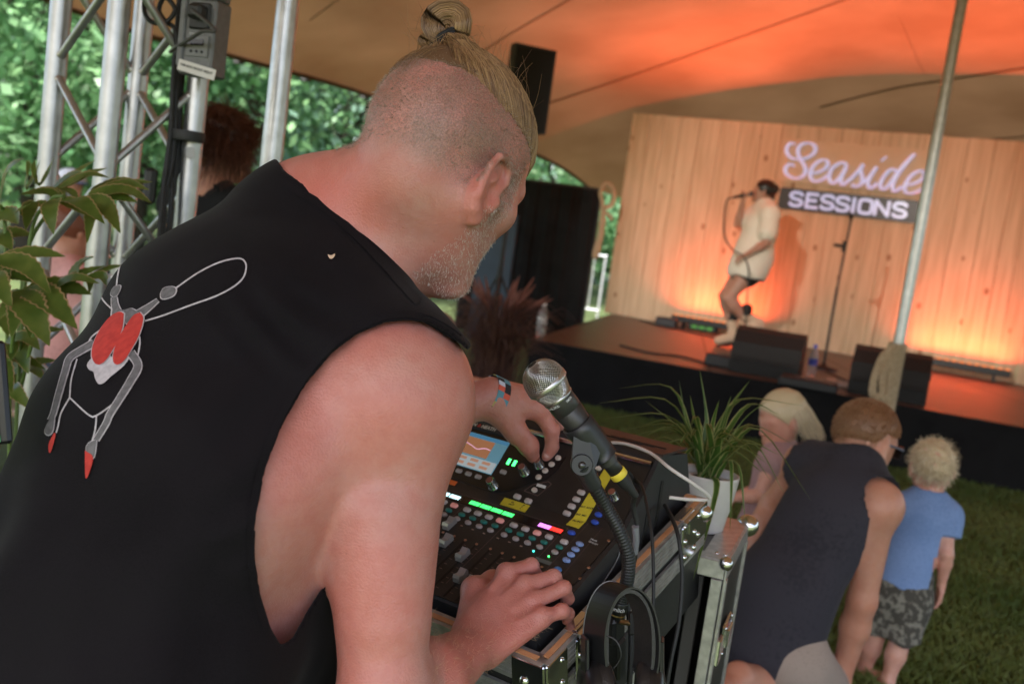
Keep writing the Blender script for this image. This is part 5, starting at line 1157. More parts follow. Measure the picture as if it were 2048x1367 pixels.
# ------------------------------------------------------------------ tent
def build_tent():
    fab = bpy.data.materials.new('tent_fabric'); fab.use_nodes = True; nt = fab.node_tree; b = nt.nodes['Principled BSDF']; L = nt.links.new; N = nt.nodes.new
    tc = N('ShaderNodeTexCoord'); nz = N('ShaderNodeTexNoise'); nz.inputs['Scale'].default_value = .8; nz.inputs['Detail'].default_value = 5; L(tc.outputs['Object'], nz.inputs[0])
    rp = N('ShaderNodeValToRGB'); rp.color_ramp.elements[0].position = .35; rp.color_ramp.elements[1].position = .7; rp.color_ramp.elements[0].color = (*TENT_A, 1); rp.color_ramp.elements[1].color = (*TENT_B, 1); L(nz.outputs[0], rp.inputs[0]); L(rp.outputs[0], b.inputs['Base Color'])  # patchy ramp paints mottled leaf shadow into the fabric colour
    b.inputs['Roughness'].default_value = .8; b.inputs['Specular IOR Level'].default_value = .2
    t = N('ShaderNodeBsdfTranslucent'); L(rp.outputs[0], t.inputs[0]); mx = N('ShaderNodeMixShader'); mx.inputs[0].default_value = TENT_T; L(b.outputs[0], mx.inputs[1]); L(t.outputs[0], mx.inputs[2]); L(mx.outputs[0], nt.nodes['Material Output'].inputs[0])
    root = empty('stretch_tent', V(2, 15, 0), 'sand coloured stretch tent canopy over the stage and audience', 'tent')
    e = [P(150, 20, 7.9), P(460, 110, 9.2), P(740, 190, 10.9), P(1080, 312, 13.4), P(1185, 378, 15.2)]
    e = [V(-4.9, -1.8, 2.5), V(-5.0, 2.5, 2.7)] + e
    E_ = bez(e, 10); Rr = bez([V(6.5, -1.8, 2.5), V(8.2, 2, 2.7), V(10, 7, 2.8), V(10.5, 13, 2.2), V(10.5, 16.0, .6)], 20)
    ns, nr = 70, 60; vs = []
    for i in range(ns + 1):
        s = i / ns; a = E_[min(int(s * (len(E_) - 1)), len(E_) - 2)]; f = s * (len(E_) - 1) - min(int(s * (len(E_) - 1)), len(E_) - 2); a = a * (1 - f) + E_[min(int(s * (len(E_) - 1)), len(E_) - 2) + 1] * f
        j0 = min(int(s * (len(Rr) - 1)), len(Rr) - 2); f = s * (len(Rr) - 1) - j0; c = Rr[j0] * (1 - f) + Rr[j0 + 1] * f
        for j in range(nr + 1):
            r = j / nr; p = a * (1 - r) + c * r
            p = p + V(0, 0, 1.14 * math.sin(math.pi * r) ** .75 * (1 - s ** 5) * (1 - (1 - s) ** 9 * .5))
            pd = math.hypot(p[0] - POLE[0], p[1] - POLE[1]); p[2] += .55 * math.exp(-pd / 1.3)
            vs.append(p)
    fs = [(i * (nr + 1) + j, i * (nr + 1) + j + 1, (i + 1) * (nr + 1) + j + 1, (i + 1) * (nr + 1) + j) for i in range(ns) for j in range(nr)]
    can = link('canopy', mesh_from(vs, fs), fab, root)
    bv = BVHTree.FromPolygons([tuple(v) for v in vs], fs)
    sm = pm('tent_seam', (.20, .10, .05), .8)
    for pts, w in (([(960, 105), (1040, 56), (1150, -8), (1300, -100)], 3.5), ([(1090, 208), (1250, 155), (1450, 85), (1700, -5), (1900, -80)], 3.5), ([(1640, 214), (1780, 178), (1900, 158), (2060, 134), (2300, 100)], 4), ([(620, 40), (700, -20)], 3), ([(1880, 290), (2048, 272), (2300, 250)], 3), ([(1800, 40), (1850, 150)], 2)):
        vv = []
        for p in bez([(x, y, 0) for x, y in pts], 14):
            row = []
            for s in (-.5, .5):
                h = bv.ray_cast(Vector(CAM), Vector(unit(P(p[0], p[1] + s * w, 1.0) - CAM)))
                if h[0] is not None: row.append(np.array(h[0]) + np.array([0, 0, -.006]))
            if len(row) == 2: vv += row
        if len(vv) > 3: m_ = MB(); m_.add(vv, [(2 * i, 2 * i + 1, 2 * i + 3, 2 * i + 2) for i in range(len(vv) // 2 - 1)], True); m_.build('seam', sm, root)
    m_ = MB(); m_.tube([p + V(0, 0, -.01) for p in E_], .022, 8); m_.build('edge_hem', pm('tent_hem', (.10, .065, .045), .8), root)
    for t in (.52, .60, .67, .74, .82):
        p = E_[int(t * (len(E_) - 1))]; m_ = MB(); m_.box(p + V(-.05, 0, -.03), (.10, .05, .05), None, .008); m_.build('hem_clip', pm('clip_dark', (.03, .03, .03), .5), root)
    return bv
def tube_between(name, a, b, r, mat, parent, n=16):
    m_ = MB(); m_.tube([a, b], r, n); return m_.build(name, mat, parent)
def build_tent_poles(bv):
    al = pm('pole_aluminium', (.56, .56, .57), .32, .9, (.46, .46, .47), 30, .1, 200)
    root = empty('tent_pole', V(POLE[0], POLE[1], 0), 'silver tent pole standing in front of the stage with rope wound round its foot', 'tent pole')
    top = 3.55; a = V(POLE[0], POLE[1], 0); lean = V(.012, 0, 0)
    tube_between('shaft', a + V(0, 0, .02), a + V(0, 0, top) + lean, .030, al, root, 20)
    m_ = MB(); m_.lathe(a + V(0, 0, top - .02) + lean, V(0, 0, 1), ((.03, 0), (.09, .06), (.10, .10), (.06, .14), (.001, .16)), 20); m_.build('pole_head', pm('clip_dark', (.03, .03, .03)), root)
    rp = pm('rope', (.36, .26, .16), .9, 0, (.46, .35, .23), 60, .6, 300)
    pr = []
    for k in range(70): z = .02 + k * .0142; pr += [(.043, z), (.051, z + .0071)]
    m_ = MB(); m_.lathe(a, V(0, 0, 1), pr, 18); m_.build('rope_winding', rp, root)
    hk = empty('rope_hank', P(1768, 770, 5.35), 'hank of loose rope tied beside the rope wound tent pole', 'rope')
    r = np.random.default_rng(8)
    for k in range(7):
        o = r.normal(0, 5, 2); m_ = MB(); m_.tube(bez([P(1792 + o[0], 690 + abs(o[1]), 5.30), P(1772 + o[0], 715 + o[1], 5.28), P(1757 + o[0], 752 + o[1], 5.27), P(1758 + o[0] * 1.5, 790 + o[1], 5.27), P(1771 + o[0], 785, 5.28), P(1776 + o[0], 745, 5.29), P(1790, 712, 5.30)], 6), .0085, 6); m_.build('strand', rp, hk)
    # nearer pole on the left
    c = P(566, 100, 2.78); q = empty('tent_pole', V(c[0], c[1], 0), 'thick aluminium tube post right of the redhead woman', 'tent pole')
    tube_between('shaft', V(c[0], c[1], 0), V(c[0], c[1], 3.6), .0305, al, q, 24)
    m_ = MB(); m_.lathe(V(c[0], c[1], 0), V(0, 0, 1), ((.10, 0), (.10, .01), (.04, .02), (.034, .06)), 24); m_.build('base_plate', al, q)
# ------------------------------------------------------------------ stage
SZ = .46
def build_stage():
    deckm = pm('stage_deck', (.055, .034, .024), .42, 0, (.075, .046, .033), 5, .15, 60, spec=.5); skm = cloth_mat('stage_skirt', (.0065, .0065, .0075), (.011, .011, .012), 300)
    FL = PZ(1062, 678, SZ); F2 = PZ(2048, 855, SZ); fd = unit(F2 - FL); FRt = FL + fd * 9.5
    W0 = PZ(1208, 625, SZ); W1 = PZ(2048, 770, SZ); wd = unit(W1 - W0); WE = W0 + wd * 7.5; wn = np.cross(wd, V(0, 0, 1))
    if wn @ (CAM - W0) < 0: wn = -wn
    root = empty('stage', V(FL[0], FL[1], 0), 'low stage platform with dark deck and black skirt', 'stage')
    bl = W0 - wn * .5; br = WE - wn * .5
    m_ = MB(); pl = [FL, FRt, br, bl]; lo = [p - V(0, 0, .06) for p in pl]; m_.add(pl + lo, [(0, 1, 2, 3), (7, 6, 5, 4)] + [(i, 4 + i, 4 + (i + 1) % 4, (i + 1) % 4) for i in range(4)]); m_.build('deck', deckm, root)
    # joints between the deck boards
    for k in range(1, 6):
        a = FL + fd * 1.5 * k; b = W0 + wd * 1.25 * k; m_ = MB(); d = unit(b - a); l_ = np.cross(d, V(0, 0, 1)) * .004; m_.add([a - l_ + V(0, 0, .002), a + l_ + V(0, 0, .002), b + l_ + V(0, 0, .002), b - l_ + V(0, 0, .002)], [(0, 1, 2, 3)]); m_.build('deck_joint', pm('joint_dark', (.01, .008, .007), .9), root)
    fn = np.cross(fd, V(0, 0, 1)); fn = fn if fn @ (CAM - FL) > 0 else -fn
    def skirt(a, b, n_):
        L_ = np.linalg.norm(b - a); k = int(L_ / .05); vs = []
        for i in range(k + 1):
            t = i / k; p = a * (1 - t) + b * t; w = .012 * math.sin(i * .9) + .008 * math.sin(i * 2.3)
            vs += [p + n_ * .006 + V(0, 0, .004), p + n_ * (.012 + w * .6) - V(0, 0, .2), p + n_ * (.02 + w) - V(0, 0, SZ - .012)]
        m_ = MB(); m_.add(vs, [(3 * i + j, 3 * i + 3 + j, 3 * i + 4 + j, 3 * i + 1 + j) for i in range(k) for j in range(2)], True); m_.build('skirt', skm, root)
    skirt(FL, FRt, fn); sn = -fd; skirt(bl, FL, unit(np.cross(FL - bl, V(0, 0, 1))) if unit(np.cross(FL - bl, V(0, 0, 1))) @ -fd > 0 else -unit(np.cross(FL - bl, V(0, 0, 1))))
    # ---- backdrop of pine boards
    d0 = (W0 - CAM) @ FW; top = P(1262, 232, d0)[2]; Hh = top - SZ
    wall = empty('backdrop_wall', W0, 'upright pine board wall at the back of the stage', 'wall')
    pine = bpy.data.materials.new('pine'); pine.use_nodes = True; nt = pine.node_tree; b = nt.nodes['Principled BSDF']; L = nt.links.new; N = nt.nodes.new
    tc = N('ShaderNodeTexCoord'); oi = N('ShaderNodeObjectInfo'); ad = N('ShaderNodeVectorMath'); ad.operation = 'ADD'; sc = N('ShaderNodeVectorMath'); sc.operation = 'SCALE'; sc.inputs['Scale'].default_value = 37
    cb = N('ShaderNodeCombineXYZ'); L(oi.outputs['Random'], cb.inputs[0]); L(oi.outputs['Random'], cb.inputs[2]); L(cb.outputs[0], sc.inputs[0]); L(tc.outputs['Object'], ad.inputs[0]); L(sc.outputs[0], ad.inputs[1])
    mp = N('ShaderNodeMapping'); mp.inputs['Scale'].default_value = (1, 1, .07); L(ad.outputs[0], mp.inputs[0])
    nz = N('ShaderNodeTexNoise'); nz.inputs['Scale'].default_value = 22; nz.inputs['Detail'].default_value = 5; L(mp.outputs[0], nz.inputs[0])
    rp = N('ShaderNodeValToRGB'); rp.color_ramp.elements[0].position = .32; rp.color_ramp.elements[1].position = .68; rp.color_ramp.elements[0].color = (.66, .49, .32, 1); rp.color_ramp.elements[1].color = (.50, .35, .21, 1); L(nz.outputs[0], rp.inputs[0])
    mp2 = N('ShaderNodeMapping'); mp2.inputs['Scale'].default_value = (1, 1, .6); L(ad.outputs[0], mp2.inputs[0])
    vo = N('ShaderNodeTexVoronoi'); vo.inputs['Scale'].default_value = 4.6; L(mp2.outputs[0], vo.inputs[0]); mr = N('ShaderNodeMapRange'); mr.inputs[1].default_value = .13; mr.inputs[2].default_value = .07; L(vo.outputs['Distance'], mr.inputs[0])
    mx = N('ShaderNodeMix'); mx.data_type = 'RGBA'; L(mr.outputs[0], mx.inputs[0]); L(rp.outputs[0], mx.inputs[6]); mx.inputs[7].default_value = (.30, .15, .07, 1); L(mx.outputs[2], b.inputs['Base Color']); b.inputs['Roughness'].default_value = .6
    r = np.random.default_rng(21); x = 0.0; k = 0
    while x < 7.2:
        w_ = r.uniform(.17, .26); m_ = MB(); c = W0 + wd * (x + w_ / 2) + V(0, 0, Hh / 2 + .003 + r.uniform(-.004, .004)) - wn * (.011 + r.uniform(0, .004)); m_.box(c, (w_ - .004, .022, Hh), [wd, wn, V(0, 0, 1)], .002); m_.build('board', pine, wall); x += w_; k += 1
    for zz in (.25, Hh - .25, Hh / 2):
        m_ = MB(); m_.box(W0 + wd * 3.5 + V(0, 0, zz) - wn * .055, (7.0, .05, .08), [wd, wn, V(0, 0, 1)]); m_.build('batten', pine, wall)
    return root, W0, wd, wn, FL, fd, fn
def WP(px, py, W0, wn, off):
    D = FW + RT * (px - 1024) / FPX + UP * (683.5 - py) / FPX; t = ((W0 + wn * off - CAM) @ wn) / (D @ wn); return CAM + t * D
def build_sign(W0, wd, wn):
    root = empty('stage_sign', WP(1700, 360, W0, wn, .03), 'name sign with script lettering over a black name plate on the pine wall', 'sign')
    z1 = V(0, 0, 1)
    q = lambda x, y, o: WP(x, y, W0, wn, o)
    a, b, c, d = q(1568, 272, .01), q(1866, 306, .01), q(1846, 396, .01), q(1560, 358, .01)
    m_ = MB(); cc = (a + b + c + d) / 4; w_ = np.linalg.norm(((b + c) - (a + d)) / 2); h_ = np.linalg.norm(((a + b) - (c + d)) / 2)
    m_.box(cc, (w_, .016, h_), [wd, wn, z1], .002); m_.build('board', pm('sign_board', (.64, .46, .29), .55, 0, (.60, .42, .26), 6), root)
    a, b, c, d = q(1562, 367, .02), q(1840, 409, .02), q(1833, 452, .02), q(1557, 412, .02); cc = (a + b + c + d) / 4; w_ = np.linalg.norm(((b + c) - (a + d)) / 2); h_ = np.linalg.norm(((a + b) - (c + d)) / 2)
    m_ = MB(); rd = .03; po = [(sx * (w_ / 2 - rd) + rd * math.cos(t), sy * (h_ / 2 - rd) + rd * math.sin(t)) for sx, sy, t0 in ((1, 1, 0), (-1, 1, math.pi / 2), (-1, -1, math.pi), (1, -1, 1.5 * math.pi)) for t in np.linspace(t0, t0 + math.pi / 2, 5)]
    m_.prism(po, cc - wn * .01, [wd, z1, wn], .022); m_.build('name_plate', pm('plate_black', (.022, .021, .021), .4), root)
    wm = pm('sign_white', (.50, .52, .66), .25, 0, (.44, .46, .62), 9, emit=(.52, .62, 1.0), estr=.13)
    lx = [1582, 1613, 1643, 1674, 1705.5, 1722, 1754, 1788]; lh = h_ * .60
    STR = {'S': [[(.95, .80), (.80, .97), (.5, 1), (.2, .97), (.05, .78), (.15, .60), (.5, .5), (.85, .42), (.97, .22), (.8, .04), (.5, 0), (.2, .03), (.05, .2)]], 'E': [[(.9, 1), (.08, 1), (.08, 0), (.92, 0)], [(.08, .52), (.78, .52)]], 'I': [[(.5, 1), (.5, 0)]], 'O': [[(.5, 1), (.85, .95), (.95, .75), (.95, .25), (.85, .05), (.5, 0), (.15, .05), (.05, .25), (.05, .75), (.15, .95), (.5, 1)]], 'N': [[(.05, 0), (.05, 1), (.95, 0), (.95, 1)]]}
    plate_l = cc - wd * w_ / 2
    us = [.085, .205, .315, .425, .525, .588, .70, .825]; ws = [.095, .09, .095, .095, .05, .095, .098, .095]
    for ch, u0, cw in zip('SESSIONS', us, ws):
        m_ = MB(); o = plate_l + wd * w_ * u0 - z1 * lh / 2 + wn * .016; cwm = w_ * cw
        for st in STR[ch]:
            pts = st if ch in 'EIN' else [tuple(p[:2]) for p in bez([(x, y, 0) for x, y in st], 4)]
            P3 = [o + wd * x * cwm + z1 * y * lh for x, y in pts]
            for i, (p, r_) in enumerate(zip(P3, P3[1:])):
                dv = unit(r_ - p); nv = np.cross(wn, dv); hw = .017
                e = .012 if ch in 'EIN' else .004
                p2, r2 = p - dv * e, r_ + dv * e; lift = wn * (.0004 * i)
                m_.add([p2 - nv * hw + lift, r2 - nv * hw + lift, r2 + nv * hw + lift, p2 + nv * hw + lift, p2 - nv * hw + wn * .012 + lift, r2 - nv * hw + wn * .012 + lift, r2 + nv * hw + wn * .012 + lift, p2 + nv * hw + wn * .012 + lift], [(0, 3, 2, 1), (4, 5, 6, 7), (0, 1, 5, 4), (1, 2, 6, 5), (2, 3, 7, 6), (3, 0, 4, 7)])
        m_.build('letter', wm, root)
    C4 = lambda pts: [q(1540 + x / 6.0235, 260 + y / 6.0235, .045) for x, y in pts]
    script = [('letter', [[(300, 170), (250, 160), (208, 200), (200, 260), (232, 318), (300, 350), (410, 345), (505, 300), (548, 240), (530, 182), (470, 158), (392, 168), (346, 212), (336, 272), (364, 350), (408, 420), (428, 482), (408, 540), (358, 575), (290, 580), (222, 550), (184, 500), (194, 442), (240, 412), (296, 432)]]),
              ('letter', [[(505, 520), (590, 505), (672, 455), (698, 395), (660, 360), (592, 376), (522, 432), (486, 512), (492, 580), (540, 618), (620, 600), (700, 545)]]),
              ('letter', [[(930, 432), (880, 392), (812, 412), (742, 472), (712, 560), (732, 628), (772, 636), (850, 560), (922, 444), (864, 556), (852, 628), (882, 658), (950, 602)]]),
              ('letter', [[(955, 605), (1055, 502), (1128, 412), (1092, 470), (1108, 556), (1110, 620), (1070, 668), (1012, 680), (990, 652)]]),
              ('letter', [[(1110, 645), (1200, 560), (1288, 442), (1222, 540), (1182, 620), (1190, 688), (1222, 700), (1292, 640)], [(1368, 345), (1374, 352)]]),
              ('letter', [[(1530, 500), (1470, 472), (1402, 522), (1342, 612), (1332, 688), (1370, 714), (1440, 652), (1540, 512), (1650, 382), (1738, 292), (1650, 390), (1536, 540), (1482, 642), (1482, 718), (1512, 738), (1590, 682)]]),
              ('letter', [[(1620, 662), (1720, 650), (1820, 602), (1860, 542), (1830, 492), (1752, 512), (1682, 572), (1632, 652), (1622, 720), (1660, 764), (1742, 754), (1830, 712), (1858, 682)]])]
    for nm, sts in script:
        m_ = MB()
        for st in sts:
            p3 = bez(C4(st), 6); n = len(p3); dot = len(st) == 2
            rr = [.042] * n if dot else [.010 + .011 * abs(unit(p3[min(i + 1, n - 1)] - p3[max(i - 1, 0)])[2]) for i in range(n)]
            m_.tube(p3, rr, 8)
        m_.build(nm, wm, root)
def led_bar(label, a, b, wn, W0):
    """LED batten at the foot of the wall, shining up it"""
    d = unit(b - a); L_ = np.linalg.norm(b - a); root = empty('led_batten', (a + b) / 2, label, 'stage light', 'LED battens at the foot of the wall'); z1 = V(0, 0, 1); n = np.cross(d, z1); n = n if n @ wn > 0 else -n
    c = (a + b) / 2 + z1 * .10; m_ = MB(); m_.box(c, (L_, .07, .075), [d, n, z1], .006); m_.build('housing', pm('batten_black', (.010, .010, .011), .4), root)
    em = pm('led_orange', (.3, .08, .02), .3, 0, emit=(1.0, .25, .05), estr=.8)
    for k in range(14):
        p = c + d * (L_ * ((k + .5) / 14 - .5)) + z1 * .038 - n * .012; m_ = MB(); m_.lathe(p, z1, ((.022, 0), (.021, .004), (.0003, .007)), 10); m_.build('lens', em, root)
    for s in (-1, 1):
        m_ = MB(); m_.box(c + d * s * L_ * .35 - z1 * .07, (.03, .09, .06), [d, n, z1], .003); m_.build('foot', pm('batten_black', (.01, .01, .011)), root)
    ld = bpy.data.lights.new('batten_light', 'AREA'); ld.shape = 'RECTANGLE'; ld.size = L_ * .95; ld.size_y = .05; ld.energy = BATTEN_W; ld.color = (1.0, .105, .040); ld.spread = math.radians(150)
    lo = bpy.data.objects.new('batten_light', ld); COL.objects.link(lo); lo.location = Vector(c + z1 * .055); lo.rotation_euler = Vector(z1 * 1.0 - n * .12).to_track_quat('-Z', 'Y').to_euler(); setpar(lo, root)
    l2 = ld.copy(); l2.spread = math.radians(75); l2.energy = BATTEN_W * 1.8; l2.color = (1.0, .17, .06)
    lp = bpy.data.objects.new('batten_beam', l2); COL.objects.link(lp); lp.location = Vector(c + z1 * .056 + n * .01); lp.rotation_euler = Vector(z1 * 1.0 + n * .55).to_track_quat('-Z', 'Y').to_euler(); setpar(lp, root)
    return root
def build_stage_things(W0, wd, wn, FL, fd, fn):
    z1 = V(0, 0, 1)
    g = lambda x, y: PZ(x, y, SZ)
    base1 = g(1352, 650) + wn * .20; led_bar('black LED batten glowing orange behind the singer', base1, base1 + wd * 1.02, wn, W0)
    base2 = g(1812, 729) + wn * .20; led_bar('black LED batten glowing orange right of the rope wound pole', base2, base2 + wd * 1.02, wn, W0)
    mon = pm('monitor_black', (.0035, .0035, .0038), .7, 0, (.006, .006, .0065), 200, .3, 800)
    for lab, x, y, w_ in (('black wedge monitor speaker on the deck below the singer', 1530, 748, .54), ('black wedge monitor speaker on the deck behind the rope wound pole', 1772, 792, .56)):
        c = g(x, y); root = empty('stage_monitor', c, lab, 'speaker', 'wedge monitors at the front of the stage')
        pr = [(-.19, 0), (-.20, .10), (-.15, .24), (-.06, .33), (.06, .36), (.16, .34), (.20, .25), (.20, 0)]
        m_ = MB(); m_.prism([(-p[0], p[1]) for p in pr], c - fd * w_ / 2, [fn, z1, fd], w_); m_.build('cabinet', mon, root)
        sl = unit(V(0, 0, .33 - .10) + (-fn) * -.14)
        m_ = MB(); m_.box(c + fn * .165 + z1 * .17, (w_ * .92, .012, .17), [fd, unit(fn + z1 * .45), unit(z1 - fn * .45)], .004); m_.build('grille', pm('grille_black', (.004, .004, .0045), .8, 0), root)
        for s in (-1, 1):
            m_ = MB(); m_.box(c + fd * s * (w_ / 2 + .004) + z1 * .2, (.008, .12, .05), [fd, fn, z1], .003); m_.build('side_handle', pm('handle_black', (.02, .02, .02), .6), root)
    blk = pm('stand_black', (.010, .010, .011), .4, .3)
    b = g(1646, 738); root = empty('microphone_stand', b, 'tall black microphone stand standing empty at centre stage', 'microphone stand'); dpt = (b - CAM) @ FW
    tp = P(1701, 440, dpt); hgt = tp[2] - SZ
    tube_between('upright', b + z1 * .02, b + z1 * hgt * .55, .013, blk, root, 10); tube_between('inner_tube', b + z1 * hgt * .53, b + z1 * hgt + V(.02, 0, 0), .009, blk, root, 10)
    m_ = MB(); m_.lathe(b, z1, ((.13, 0), (.13, .02), (.03, .035), (.02, .06)), 22); m_.build('round_base', blk, root)
    m_ = MB(); m_.box(b + z1 * hgt * .82 + V(-.05, 0, 0), (.09, .03, .03), None, .006).box(b + z1 * hgt * .82, (.035, .035, .10), None, .006); m_.build('clamp', blk, root)
    m_ = MB(); m_.tube([b + z1 * hgt + V(.02, 0, 0), b + z1 * (hgt + .05) + V(.0, -.02, 0)], .016, 8); m_.build('microphone_clip', blk, root)
    # bottle
    def bottle(lab, c, h, capc):
        r_ = empty('water_bottle', c, lab, 'bottle'); k = h / .24; clear = pm('clear_plastic', (.72, .72, .76), .12, 0, trans=.65)
        m_ = MB(); m_.lathe(c, z1, [(x * k, y * k) for x, y in ((.030, 0), (.033, .01), (.033, .07), (.030, .08), (.033, .09), (.033, .15), (.028, .18), (.013, .21), (.012, .222))], 20); m_.build('body', clear, r_)
        m_ = MB(); m_.lathe(c + z1 * .222 * k, z1, [(x * k, y * k) for x, y in ((.0145, -.008), (.0145, .014), (.012, .017))], 14); m_.build('cap', pm('cap_%d' % int(capc[2] * 100), capc, .4), r_)
        m_ = MB(); m_.lathe(c + z1 * .085 * k, z1, [(x * k, y * k) for x, y in ((.0336, 0), (.0336, .05))], 20, cap=False); m_.build('paper_label', pm('blab_%d' % int(capc[2] * 100), capc if capc[2] > .4 else (.6, .6, .6), .5), r_)
    bottle('plastic water bottle with blue cap standing by the monitor', g(1621, 752), .27, (.05, .08, .5)); bottle('clear water bottle with white cap at the left corner of the stage', g(1080, 672), .30, (.75, .75, .75))
    for nm, lab, x, y, sz in (('junction_box', 'small black junction box left of the first monitor', 1438, 732, (.22, .16, .10)), ('stage_box', 'flat black stage box between the two monitors', 1615, 775, (.42, .26, .07)), ('power_box', 'dark grey power box on the deck near the left batten', 1332, 652, (.24, .16, .10)), ('light_control', 'dark light controller with added glowing green strips at the foot of the wall', 1405, 661, (.34, .14, .07)), ('effect_pedal', 'pale effect pedal near the front edge of the deck', 1690, 775, (.30, .14, .05))):
        c = g(x, y); o_ = empty(nm, c, lab, nm.split('_')[1]); m_ = MB(); m_.box(c + z1 * sz[2] / 2, sz, [fd, fn, z1], .012); m_.build('case', pm('pedal_pale', (.42, .30, .26), .5) if nm == 'effect_pedal' else pm('box_black', (.016, .017, .02), .5), o_)
        m_ = MB(); m_.box(c + z1 * (sz[2] + .003) + fn * sz[1] * .1, (sz[0] * .5, sz[1] * .5, .006), [fd, fn, z1], .002); m_.build('top_plate', pm('plate_grey', (.05, .05, .055), .4), o_)
        if nm == 'light_control':
            for k in range(3): m_ = MB(); m_.box(c + z1 * sz[2] * .55 + fn * (sz[1] / 2 + .002) + fd * (k - 1) * .09, (.06, .004, .03), [fd, fn, z1]); m_.build('display_or_glow_strip', pm('green_glow_strip', (.02, .1, .02), .3, 0, emit=(.2, .8, .1), estr=.10), o_)  # glowing strips added in place of bright green cables
    k = pm('cable_black', (.012, .012, .0125)); s = lambda x, y: PZ(x, y, SZ + .008)
    cable('stage_cable', 'black cable lying across the deck to the junction box', [s(1240, 690), s(1300, 705), s(1360, 712), s(1420, 728)], .008, k, 'cable'); cable('stage_cable', 'black cable running from the microphone stand to the right monitor', [s(1652, 742), s(1680, 755), s(1710, 768), s(1735, 785)], .008, k, 'cable'); cable('stage_cable', 'thin black cable along the wall beside the light controller', [s(1280, 640), s(1330, 652), s(1400, 668), s(1440, 676)], .008, k, 'cable')
